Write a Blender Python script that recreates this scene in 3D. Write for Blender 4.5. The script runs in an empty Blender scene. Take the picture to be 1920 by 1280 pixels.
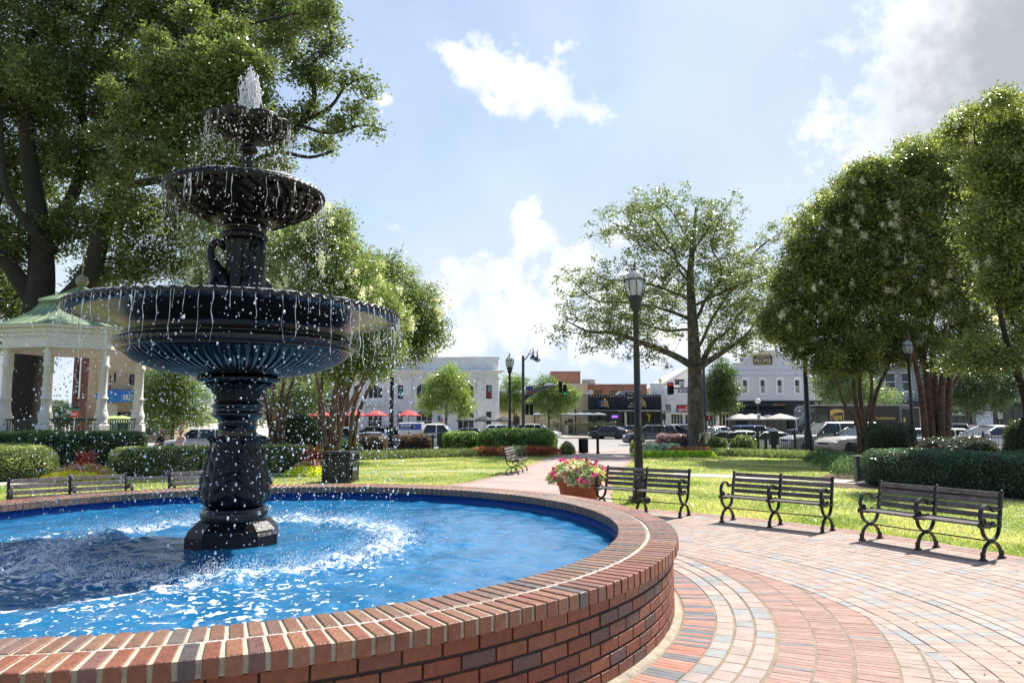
import bpy, math, random
import numpy as np
from mathutils import Vector, Matrix, noise
PI = math.pi
R_ = math.radians
sc = bpy.context.scene
C = sc.collection
random.seed(4)
NR = np.random.RandomState

# ------------------------------------------------------------------ camera
CH, FOC, PITCH, ROLL = 1.86, 1349.5, 0.1056, -0.0025
def cam_axes():
    f = np.array([0, math.cos(PITCH), math.sin(PITCH)]); r0 = np.array([1., 0, 0]); u0 = np.cross(r0, f)
    r = math.cos(ROLL) * r0 + math.sin(ROLL) * u0
    return r, np.cross(r, f), f
CR, CU, CF = cam_axes()
cd = bpy.data.cameras.new('camera'); cam = bpy.data.objects.new('camera', cd); C.objects.link(cam)
cd.sensor_width = 36; cd.lens = FOC / 1920 * 36; cd.clip_end = 3000; cd.clip_start = 0.05
cam.matrix_world = Matrix(((CR[0], CU[0], -CF[0], 0), (CR[1], CU[1], -CF[1], 0), (CR[2], CU[2], -CF[2], CH), (0, 0, 0, 1)))
sc.camera = cam

# ------------------------------------------------------------------ light
SUN_DIR = Vector((0.56, 0.52, 1.0)).normalized()
sun_el = math.asin(SUN_DIR.z); sun_az = math.atan2(SUN_DIR.x, SUN_DIR.y)
sl = bpy.data.lights.new('sun', 'SUN'); sl.energy = 5.0; sl.angle = R_(0.5); sl.color = (1, 0.95, 0.88)
so = bpy.data.objects.new('sun', sl); C.objects.link(so)
so.rotation_euler = SUN_DIR.to_track_quat('Z', 'Y').to_euler()
sc.view_settings.view_transform = 'Standard'; sc.view_settings.look = 'None'; sc.view_settings.gamma = 1
sc.view_settings.exposure = 0.85
sc.view_settings.use_curve_mapping = False

def ray(px, py):
    return (px - 960) / FOC * CR + (640 - py) / FOC * CU + CF
def at(px, py, Y):
    d = ray(px, py); t = Y / d[1]
    return Vector((d[0] * t, Y, CH + d[2] * t))
def X_(px, Y, py=783): return at(px, py, Y).x
def Z_(py, Y, px=960): return at(px, py, Y).z
def gz(y):
    t = min(1, max(0, (y - 37) / 10)); return -0.45 * t * t * (3 - 2 * t)

# ------------------------------------------------------------------ world: Nishita sky with clouds placed by direction
w = bpy.data.worlds.new('World'); sc.world = w; w.use_nodes = True
nt = w.node_tree; nt.nodes.clear()
def nd(t, typ, **k):
    n = t.nodes.new(typ)
    for a, v in k.items(): setattr(n, a, v)
    return n
def mth(t, op, a, b=None, c=None, clamp=False):
    n = t.nodes.new('ShaderNodeMath'); n.operation = op; n.use_clamp = clamp
    for i, v in enumerate((a, b, c)):
        if v is None: continue
        if isinstance(v, (int, float)): n.inputs[i].default_value = v
        else: t.links.new(v, n.inputs[i])
    return n.outputs[0]
def build_world():
    L = nt.links.new
    out = nd(nt, 'ShaderNodeOutputWorld'); bg = nd(nt, 'ShaderNodeBackground')
    sky = nd(nt, 'ShaderNodeTexSky', sky_type='NISHITA', sun_disc=False)
    sky.sun_elevation = sun_el; sky.sun_rotation = sun_az; sky.air_density = 1.0; sky.dust_density = 0.7; sky.ozone_density = 1.2
    bg.inputs[1].default_value = 0.105
    tc = nd(nt, 'ShaderNodeTexCoord')
    sep = nd(nt, 'ShaderNodeSeparateXYZ'); L(tc.outputs['Generated'], sep.inputs[0])
    az = mth(nt, 'ARCTAN2', sep.outputs[0], sep.outputs[1]); el = mth(nt, 'ARCSINE', sep.outputs[2])
    cmb = nd(nt, 'ShaderNodeCombineXYZ'); L(az, cmb.inputs[0]); L(el, cmb.inputs[1])
    # noise warps the outline
    n1 = nd(nt, 'ShaderNodeTexNoise'); n1.inputs['Scale'].default_value = 9; n1.inputs['Detail'].default_value = 9; n1.inputs['Roughness'].default_value = 0.62
    L(cmb.outputs[0], n1.inputs['Vector'])
    n2 = nd(nt, 'ShaderNodeTexNoise'); n2.inputs['Scale'].default_value = 5.5; n2.inputs['Detail'].default_value = 6
    L(cmb.outputs[0], n2.inputs['Vector'])
    def blob(px, py, rx, ry, slope=0, top=1.0):
        d = ray(px, py); d = d / np.linalg.norm(d)
        a0 = math.atan2(d[0], d[1]); e0 = math.asin(d[2])
        mp = nd(nt, 'ShaderNodeMapping', vector_type='TEXTURE')
        mp.inputs['Location'].default_value = (a0, e0, 0); mp.inputs['Rotation'].default_value = (0, 0, slope)
        mp.inputs['Scale'].default_value = (rx / FOC, ry / FOC, 1)
        L(cmb.outputs[0], mp.inputs[0])
        ln = nd(nt, 'ShaderNodeVectorMath', operation='LENGTH'); L(mp.outputs[0], ln.inputs[0])
        return mth(nt, 'SUBTRACT', top, ln.outputs['Value'])
    blobs = [(875, 112, 120, 42, -0.3, 1.1), (940, 140, 130, 60, -0.4, 1.2), (1010, 165, 125, 60, -0.4, 1.2), (1080, 200, 95, 32, -0.35, 1.1), (930, 195, 60, 26, -.4), (1055, 88, 60, 26, 0.1, .72),
             (1000, 450, 75, 75, 0), (900, 520, 140, 75, 0), (1060, 520, 120, 110, 0), (960, 600, 230, 120, 0), (1170, 440, 70, 40, 0), (1150, 560, 170, 90, 0), (860, 640, 140, 60, 0), (830, 560, 110, 50, 0), (1130, 620, 240, 90, 0), (990, 400, 45, 40, 0),
             (735, 428, 55, 24, 0, .7), (722, 188, 44, 24, 0, .55), (1920, 110, 300, 220, 0.5, 1.35), (1790, 40, 150, 120, 0.2, 1.2), (1700, 225, 150, 70, 0.6, 1.15), (1640, 290, 80, 70, .4, 1.05), (1950, 330, 300, 130, 0.2),
             (1300, 640, 560, 80, 0), (600, 690, 500, 60, 0), (-1100, 300, 420, 200, 0.1), (60, -1100, 450, 260, 0.3), (3400, 200, 500, 240, 0)]  # off-frame clouds close the list, added for fill light
    m = None
    for b in blobs:
        v = blob(*b); m = v if m is None else mth(nt, 'MAXIMUM', m, v)
    n3 = nd(nt, 'ShaderNodeTexNoise'); n3.inputs['Scale'].default_value = 34; n3.inputs['Detail'].default_value = 8; n3.inputs['Roughness'].default_value = 0.6
    L(cmb.outputs[0], n3.inputs['Vector'])
    nn = mth(nt, 'ADD', mth(nt, 'MULTIPLY', mth(nt, 'SUBTRACT', n1.outputs[0], 0.5), 1.7), mth(nt, 'MULTIPLY', mth(nt, 'SUBTRACT', n3.outputs[0], 0.5), 1.5))
    m = mth(nt, 'ADD', m, nn)
    mr = nd(nt, 'ShaderNodeMapRange', interpolation_type='SMOOTHSTEP'); L(m, mr.inputs[0])
    mr.inputs[1].default_value = 0.0; mr.inputs[2].default_value = 0.78
    # faint haze near the horizon and thin veil
    hz = nd(nt, 'ShaderNodeMapRange'); L(el, hz.inputs[0]); hz.inputs[1].default_value = 0.0; hz.inputs[2].default_value = 0.35; hz.inputs[3].default_value = 0.45; hz.inputs[4].default_value = 0.0
    veil = mth(nt, 'MULTIPLY', mth(nt, 'ADD', mth(nt, 'MULTIPLY', hz.outputs[0], 0.5), 0.27), mth(nt, 'ADD', mth(nt, 'MULTIPLY', sep.outputs[1], 1.6), 0.7, clamp=True))
    mask = mth(nt, 'MAXIMUM', mr.outputs[0], veil)
    # cloud tone: lit tops, greyer undersides
    cr = nd(nt, 'ShaderNodeValToRGB'); L(n2.outputs[0], cr.inputs[0])
    cr.color_ramp.elements[0].position = 0.33; cr.color_ramp.elements[0].color = (4.5, 5.0, 5.6, 1)
    cr.color_ramp.elements[1].position = 0.58; cr.color_ramp.elements[1].color = (6.2, 6.3, 6.4, 1)
    # the big cloud to the right is thick and grey inside
    g = blob(2010, 90, 300, 230, 0.3)
    gr = nd(nt, 'ShaderNodeMapRange', interpolation_type='SMOOTHSTEP'); L(mth(nt, 'ADD', g, mth(nt, 'MULTIPLY', nn, 0.35)), gr.inputs[0]); gr.inputs[1].default_value = -0.05; gr.inputs[2].default_value = 0.6; gr.inputs[3].default_value = 0; gr.inputs[4].default_value = 0.95
    mg = nd(nt, 'ShaderNodeMix', data_type='RGBA'); L(gr.outputs[0], mg.inputs[0]); L(cr.outputs[0], mg.inputs[6]); mg.inputs[7].default_value = (2.7, 2.9, 3.2, 1)
    mx = nd(nt, 'ShaderNodeMix', data_type='RGBA'); L(mask, mx.inputs[0]); dk = nd(nt, 'ShaderNodeVectorMath', operation='MINIMUM'); L(sky.outputs[0], dk.inputs[0]); dk.inputs[1].default_value = (3.05, 3.85, 4.9); L(dk.outputs[0], mx.inputs[6]); L(mg.outputs[2], mx.inputs[7])
    L(mx.outputs[2], bg.inputs[0]); L(bg.outputs[0], out.inputs[0])
build_world()

# ------------------------------------------------------------------ materials
MATS = {}
def mat(name, col=(0.5, 0.5, 0.5), rough=0.6, metal=0.0, var=0.0, vs=6.0, bump=0.0, bs=40.0, spec=0.5, col2=None, c2s=2.0, attr=False, coat=0.0, trans=0.0, emit=None, es=1.0, alpha=None):
    m = bpy.data.materials.new(name); m.use_nodes = True; t = m.node_tree; L = t.links.new
    b = t.nodes['Principled BSDF']; b.inputs['Roughness'].default_value = rough; b.inputs['Metallic'].default_value = metal
    b.inputs['Specular IOR Level'].default_value = spec; b.inputs['Coat Weight'].default_value = coat
    tc = nd(t, 'ShaderNodeTexCoord')
    base = None
    if attr:
        a = nd(t, 'ShaderNodeAttribute', attribute_name='Col'); base = a.outputs['Color']
    else:
        rgb = nd(t, 'ShaderNodeRGB'); rgb.outputs[0].default_value = (*col, 1); base = rgb.outputs[0]
    if col2:
        n = nd(t, 'ShaderNodeTexNoise'); n.inputs['Scale'].default_value = c2s; n.inputs['Detail'].default_value = 6; L(tc.outputs['Object'], n.inputs['Vector'])
        r = nd(t, 'ShaderNodeMapRange', interpolation_type='SMOOTHSTEP'); L(n.outputs[0], r.inputs[0]); r.inputs[1].default_value = 0.4; r.inputs[2].default_value = 0.62
        x = nd(t, 'ShaderNodeMix', data_type='RGBA'); L(r.outputs[0], x.inputs[0]); L(base, x.inputs[6]); x.inputs[7].default_value = (*col2, 1); base = x.outputs[2]
    if var:
        n = nd(t, 'ShaderNodeTexNoise'); n.inputs['Scale'].default_value = vs; n.inputs['Detail'].default_value = 8; n.inputs['Roughness'].default_value = 0.65; L(tc.outputs['Object'], n.inputs['Vector'])
        r = nd(t, 'ShaderNodeMapRange'); L(n.outputs[0], r.inputs[0]); r.inputs[1].default_value = 0.25; r.inputs[2].default_value = 0.75; r.inputs[3].default_value = 1 - var; r.inputs[4].default_value = 1 + var
        x = nd(t, 'ShaderNodeVectorMath', operation='SCALE'); L(base, x.inputs[0]); L(r.outputs[0], x.inputs['Scale']); base = x.outputs[0]
    L(base, b.inputs['Base Color'])
    if bump:
        n = nd(t, 'ShaderNodeTexNoise'); n.inputs['Scale'].default_value = bs; n.inputs['Detail'].default_value = 6; L(tc.outputs['Object'], n.inputs['Vector'])
        u = nd(t, 'ShaderNodeBump'); u.inputs['Strength'].default_value = bump; u.inputs['Distance'].default_value = 0.02; L(n.outputs[0], u.inputs['Height']); L(u.outputs[0], b.inputs['Normal'])
    if emit:
        b.inputs['Emission Color'].default_value = (*emit, 1); b.inputs['Emission Strength'].default_value = es
    if trans: b.inputs['Transmission Weight'].default_value = trans
    MATS[name] = m
    return m
def leafmat(name, tr=0.42, rough=0.28, gain=1.8):
    m = bpy.data.materials.new(name); m.use_nodes = True; t = m.node_tree; L = t.links.new
    b = t.nodes['Principled BSDF']; b.inputs['Roughness'].default_value = rough; b.inputs['Specular IOR Level'].default_value = 0.55
    a = nd(t, 'ShaderNodeAttribute', attribute_name='Col'); LG = nd(t, 'ShaderNodeVectorMath', operation='MULTIPLY'); L(a.outputs['Color'], LG.inputs[0]); LG.inputs[1].default_value = (gain, gain * .98, gain * (1.45 if gain > 1 else 1)); L(LG.outputs[0], b.inputs['Base Color'])
    tl = nd(t, 'ShaderNodeBsdfTranslucent')
    s = nd(t, 'ShaderNodeVectorMath', operation='MULTIPLY'); L(LG.outputs[0], s.inputs[0]); s.inputs[1].default_value = (1.55, 1.6, 0.85); L(s.outputs[0], tl.inputs[0])
    mx = nd(t, 'ShaderNodeMixShader'); mx.inputs[0].default_value = tr
    L(b.outputs[0], mx.inputs[1]); L(tl.outputs[0], mx.inputs[2]); L(mx.outputs[0], t.nodes['Material Output'].inputs[0])
    MATS[name] = m; return m

LEAF = leafmat('leaf'); PETAL = leafmat('petal', 0.4, 0.6, 1.0)
BARK = mat('bark', (0.085, 0.068, 0.052), 0.9, var=0.4, vs=5, bump=0.8, bs=14, col2=(0.16, 0.14, 0.115), c2s=3)
BARK2 = mat('smooth_bark', (0.15, 0.098, 0.066), 0.8, var=0.35, vs=6, bump=0.4, bs=9, col2=(0.09, 0.05, 0.032), c2s=5)
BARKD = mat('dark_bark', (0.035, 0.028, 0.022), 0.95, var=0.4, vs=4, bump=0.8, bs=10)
IRON = mat('black_iron', (0.012, 0.012, 0.014), 0.38, var=0.3, vs=20, bump=0.15, bs=60)
IRON2 = mat('black_gloss', (0.005, 0.006, 0.008), 0.2, var=0.3, vs=9, bump=0.15, bs=30)
IRON3 = mat('black_wet_iron', (0.005, 0.005, 0.006), 0.36, var=0.3, vs=9, bump=0.4, bs=40, spec=0.35)
GREENP = mat('green_paint', (0.012, 0.04, 0.026), 0.45, var=0.2)
WOOD = mat('weathered_wood', (0.17, 0.148, 0.135), 0.8, var=0.45, vs=22, bump=0.5, bs=50, col2=(0.12, 0.10, 0.09), c2s=7)
BRICK = mat('wall_brick', rough=0.42, attr=True, var=0.34, vs=22, bump=0.5, bs=70, spec=0.5)
PAVE = mat('paver', rough=0.8, attr=True, var=0.2, vs=9, bump=0.3, bs=70)
MORTL = mat('pale_mortar', (0.42, 0.385, 0.30), 0.9, var=0.25, vs=20, bump=0.6, bs=60)
MORTD = mat('shadowed_mortar', (0.05, 0.042, 0.035), 0.95, var=0.3, vs=20, bump=0.6, bs=60)  # near-black colour paints the shadow in the recessed wall joints
SAND = mat('joint_sand', (0.25, 0.2, 0.14), 0.95, var=0.35, vs=5, bump=0.5, bs=80)
CONC = mat('concrete', (0.5, 0.44, 0.37), 0.85, var=0.12, vs=2, bump=0.2, bs=50)
ASPH = mat('asphalt', (0.3, 0.29, 0.28), 0.9, var=0.12, vs=0.6, bump=0.2, bs=60, spec=0.2)
POOLB = mat('pool_blue', (0.012, 0.085, 0.36), 0.4, var=0.15, vs=3)
TERRA = mat('terracotta', (0.42, 0.13, 0.06), 0.75, var=0.15, vs=6, bump=0.15, bs=60)
MULCH = mat('mulch', (0.09, 0.055, 0.035), 0.95, var=0.5, vs=12, bump=1.0, bs=30)
SOIL = mat('lawn_soil', (0.21, 0.26, 0.07), 0.9, var=0.2, vs=30, bump=0.5, bs=90, col2=(0.34, 0.33, 0.14), c2s=0.5)
WHITEP = mat('white_paint', (0.78, 0.76, 0.72), 0.6, var=0.07, vs=4)
TYRE = mat('tyre_rubber', (0.015, 0.015, 0.016), 0.85)
RIM = mat('wheel_metal', (0.55, 0.56, 0.58), 0.3, metal=0.8)
GLASS = mat('dark_glass', (0.02, 0.027, 0.03), 0.06, spec=0.8)
WINGL = mat('shop_glass', (0.025, 0.03, 0.032), 0.1, spec=0.6)
TAIL = mat('tail_light', (0.45, 0.01, 0.012), 0.25)
HEADL = mat('head_light', (0.75, 0.76, 0.76), 0.12)
CHROME = mat('chrome', (0.6, 0.6, 0.62), 0.2, metal=0.9)
BLACKP = mat('black_plastic', (0.02, 0.02, 0.021), 0.55)
PLATE = mat('plate', (0.7, 0.7, 0.68), 0.5)
def paint(name, c, rough=0.25): return mat(name, c, rough, coat=0.6, var=0.04, vs=1.0)

# ------------------------------------------------------------------ mesh tools
class MB:
    def __init__(s):
        s.v = []; s.f = []; s.m = []; s.sm = []; s.c = []; s.T = Matrix.Identity(4)
    def add(s, vs, fs, mi=0, smooth=False, col=None):
        b = len(s.v); T = s.T
        s.v.extend([tuple(T @ Vector(p)) for p in vs])
        for f in fs:
            s.f.append(tuple(b + i for i in f)); s.m.append(mi); s.sm.append(smooth); s.c.append(col)
        return s
    def box(s, c, d, mi=0, rz=0, rx=0, ry=0, bev=0.0, col=None):
        x, y, z = d[0] / 2, d[1] / 2, d[2] / 2
        M = Matrix.Translation(c) @ Matrix.Rotation(rz, 4, 'Z') @ Matrix.Rotation(ry, 4, 'Y') @ Matrix.Rotation(rx, 4, 'X')
        if bev <= 0:
            vs = [(-x, -y, -z), (x, -y, -z), (x, y, -z), (-x, y, -z), (-x, -y, z), (x, -y, z), (x, y, z), (-x, y, z)]
            fs = [(0, 3, 2, 1), (4, 5, 6, 7), (0, 1, 5, 4), (1, 2, 6, 5), (2, 3, 7, 6), (3, 0, 4, 7)]
        else:
            e = min(bev, x * .9, y * .9, z * .9)
            def ring(ix, iy, zz): return [(-ix, -iy, zz), (ix, -iy, zz), (ix, iy, zz), (-ix, iy, zz)]
            r = [(x - e, y - e, -z), (x, y, -z + e), (x, y, z - e), (x - e, y - e, z)]
            vs = []
            for a, b_, zz in r: vs += ring(a, b_, zz)
            fs = [(3, 2, 1, 0), (12, 13, 14, 15)]
            for k in range(3):
                for i in range(4):
                    j = (i + 1) % 4; fs.append((k * 4 + i, k * 4 + j, k * 4 + 4 + j, k * 4 + 4 + i))
        return s.add([tuple(M @ Vector(p)) for p in vs], fs, mi, False, col)
    def b2(s, x0, x1, y0, y1, z0, z1, mi=0, bev=0.0, col=None):
        return s.box(((x0 + x1) / 2, (y0 + y1) / 2, (z0 + z1) / 2), (abs(x1 - x0), abs(y1 - y0), abs(z1 - z0)), mi, bev=bev, col=col)
    def lathe(s, prof, n=32, mi=0, smooth=True, cx=0, cy=0, fn=None, cap=False, col=None):
        vs = []; fs = []; k = len(prof)
        for j, (r, z) in enumerate(prof):
            for i in range(n):
                a = 2 * PI * i / n; rr, zz = r, z
                if fn: rr, zz = fn(r, z, a, j)
                vs.append((cx + rr * math.cos(a), cy + rr * math.sin(a), zz))
        for j in range(k - 1):
            for i in range(n):
                i2 = (i + 1) % n; fs.append((j * n + i, j * n + i2, (j + 1) * n + i2, (j + 1) * n + i))
        if cap:
            fs.append(tuple(range(n))[::-1]); fs.append(tuple((k - 1) * n + i for i in range(n)))
        return s.add(vs, fs, mi, smooth, col)
    def tube(s, pts, rad, n=6, mi=0, smooth=True, closed=False, flat=1.0, cap=True, col=None):
        P = [Vector(p) for p in pts]; k = len(P)
        rads = rad if isinstance(rad, (list, tuple)) else [rad] * k
        vs = []; fs = []; pu = None
        for i, p in enumerate(P):
            if closed: t = P[(i + 1) % k] - P[i - 1]
            else: t = P[min(i + 1, k - 1)] - P[max(i - 1, 0)]
            if t.length < 1e-9: t = Vector((0, 0, 1))
            t.normalize()
            if pu is None:
                u = t.orthogonal().normalized() if abs(t.x) < 0.9 and abs(t.z) > 0.3 else t.cross(Vector((1, 0, 0)) if abs(t.x) < .9 else Vector((0, 1, 0))).normalized()
            else:
                u = (pu - t * pu.dot(t))
                u = u.normalized() if u.length > 1e-6 else t.orthogonal().normalized()
            pu = u; v = t.cross(u)
            for q in range(n):
                a = 2 * PI * q / n; vs.append(tuple(p + (u * math.cos(a) + v * math.sin(a) * flat) * rads[i]))
        for i in range(k if closed else k - 1):
            j = (i + 1) % k
            for q in range(n):
                q2 = (q + 1) % n; fs.append((i * n + q, i * n + q2, j * n + q2, j * n + q))
        if cap and not closed:
            fs.append(tuple(range(n))[::-1]); fs.append(tuple((k - 1) * n + q for q in range(n)))
        return s.add(vs, fs, mi, smooth, col)
    def strap(s, pts, w, t, axis=(1, 0, 0), mi=0):
        """flat strap following pts (in a plane), width w along axis, thickness t"""
        P = [Vector(p) for p in pts]; ax = Vector(axis).normalized(); vs = []; fs = []
        for i, p in enumerate(P):
            d = (P[min(i + 1, len(P) - 1)] - P[max(i - 1, 0)]).normalized(); nn = d.cross(ax).normalized()
            for a, b in ((-1, -1), (1, -1), (1, 1), (-1, 1)): vs.append(tuple(p + ax * (a * w / 2) + nn * (b * t / 2)))
        for i in range(len(P) - 1):
            for q in range(4): fs.append((i * 4 + q, i * 4 + (q + 1) % 4, i * 4 + 4 + (q + 1) % 4, i * 4 + 4 + q))
        fs.append((3, 2, 1, 0)); b = (len(P) - 1) * 4; fs.append((b, b + 1, b + 2, b + 3))
        return s.add(vs, fs, mi, False)
    def prism(s, poly, y0, y1, mi=0, axis='y', col=None):
        """poly: 2D outline; extruded along axis"""
        n = len(poly)
        def mk(p, h):
            return (p[0], h, p[1]) if axis == 'y' else ((p[0], p[1], h) if axis == 'z' else (h, p[0], p[1]))
        vs = [mk(p, y0) for p in poly] + [mk(p, y1) for p in poly]
        fs = [tuple(range(n)), tuple(range(2 * n - 1, n - 1, -1))] + [(i, i + n, (i + 1) % n + n, (i + 1) % n) for i in range(n)]
        return s.add(vs, fs, mi, False, col)
    def sphere(s, c, r, mi=0, n=12, m=8, sc3=(1, 1, 1), col=None):
        pr = [(math.sin(PI * j / m) * r, -math.cos(PI * j / m) * r) for j in range(m + 1)]
        vs = []; fs = []
        for rr, zz in pr:
            for i in range(n):
                a = 2 * PI * i / n; vs.append((c[0] + max(rr, 1e-4) * math.cos(a) * sc3[0], c[1] + max(rr, 1e-4) * math.sin(a) * sc3[1], c[2] + zz * sc3[2]))
        for j in range(m):
            for i in range(n):
                i2 = (i + 1) % n; fs.append((j * n + i, j * n + i2, (j + 1) * n + i2, (j + 1) * n + i))
        return s.add(vs, fs, mi, True, col)
    def build(s, name, mats, parent=None, recalc=True):
        me = bpy.data.meshes.new(name); me.from_pydata(s.v, [], s.f)
        if not isinstance(mats, (list, tuple)): mats = [mats]
        for m in mats: me.materials.append(m)
        n = len(me.polygons)
        me.polygons.foreach_set('material_index', s.m[:n]); me.polygons.foreach_set('use_smooth', s.sm[:n])
        if any(c is not None for c in s.c):
            ca = me.color_attributes.new('Col', 'FLOAT_COLOR', 'CORNER'); arr = []
            for f, c in zip(s.f, s.c):
                c = c or (0.5, 0.5, 0.5)
                arr.extend([c[0], c[1], c[2], 1.0] * len(f))
            ca.data.foreach_set('color', arr)
        if recalc:
            import bmesh
            bm = bmesh.new(); bm.from_mesh(me); bmesh.ops.recalc_face_normals(bm, faces=bm.faces); bm.to_mesh(me); bm.free()
        me.update()
        o = bpy.data.objects.new(name, me); C.objects.link(o)
        if parent: o.parent = parent
        return o

def tag(o, label=None, cat=None, group=None, kind=None):
    if label: o['label'] = label
    if cat: o['category'] = cat
    if group: o['group'] = group
    if kind: o['kind'] = kind
    return o
def thing(name, loc, label, cat, rz=0.0, group=None):
    o = bpy.data.objects.new(name, None); C.objects.link(o); o.location = loc; o.rotation_euler = (0, 0, rz); o.empty_display_size = 0.3
    return tag(o, label, cat, group)
def copy_tree(o, parent=None):
    c = o.copy(); C.objects.link(c); c.parent = parent
    for ch in list(o.children): copy_tree(ch, c)
    return c
def place_copy(proto, loc, rz, label):
    c = copy_tree(proto); c.location = loc; c.rotation_euler = (0, 0, rz); c['label'] = label; return c

def npmesh(name, V, quads, col, m, parent=None, tris=False):
    """V (n,3), quads (k,4) or (k,3), col (k,3) per face"""
    k = quads.shape[1]; me = bpy.data.meshes.new(name); n = len(quads)
    me.vertices.add(len(V)); me.vertices.foreach_set('co', V.astype(np.float32).ravel())
    me.loops.add(n * k); me.loops.foreach_set('vertex_index', quads.astype(np.int32).ravel())
    me.polygons.add(n); me.polygons.foreach_set('loop_start', np.arange(0, n * k, k, dtype=np.int32))
    try: me.polygons.foreach_set('loop_total', np.full(n, k, dtype=np.int32))
    except Exception: pass
    me.update(calc_edges=True)
    ca = me.color_attributes.new('Col', 'FLOAT_COLOR', 'CORNER')
    cc = np.concatenate([col, np.ones((n, 1))], 1); ca.data.foreach_set('color', np.repeat(cc, k, 0).astype(np.float32).ravel())
    me.materials.append(m)
    o = bpy.data.objects.new(name, me); C.objects.link(o)
    if parent: o.parent = parent
    return o
def rnd_dirs(r, n):
    v = r.normal(size=(n, 3)); return v / np.linalg.norm(v, axis=1, keepdims=True)
def leaf_arrays(cen, size, r, aspect=0.5, up=0.0, nrm=None, nw=0.0):
    """diamond leaves at cen; size scalar or array"""
    n = len(cen); a = rnd_dirs(r, n); a[:, 2] = a[:, 2] * 0.7 + up
    nn = rnd_dirs(r, n)
    if nrm is not None: nn = nn * (1 - nw) + nrm * nw
    b = np.cross(a, nn); b /= (np.linalg.norm(b, axis=1, keepdims=True) + 1e-9); a /= (np.linalg.norm(a, axis=1, keepdims=True) + 1e-9)
    s = (np.ones(n) * size * r.uniform(0.65, 1.3, n))[:, None]
    V = np.empty((n, 4, 3)); bend = np.cross(a, b) * s * 0.12
    V[:, 0] = cen - a * s * .5; V[:, 1] = cen + b * s * aspect * .5 + bend; V[:, 2] = cen + a * s * .5; V[:, 3] = cen - b * s * aspect * .5 + bend
    return V.reshape(-1, 3), np.arange(n * 4).reshape(-1, 4)

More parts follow.
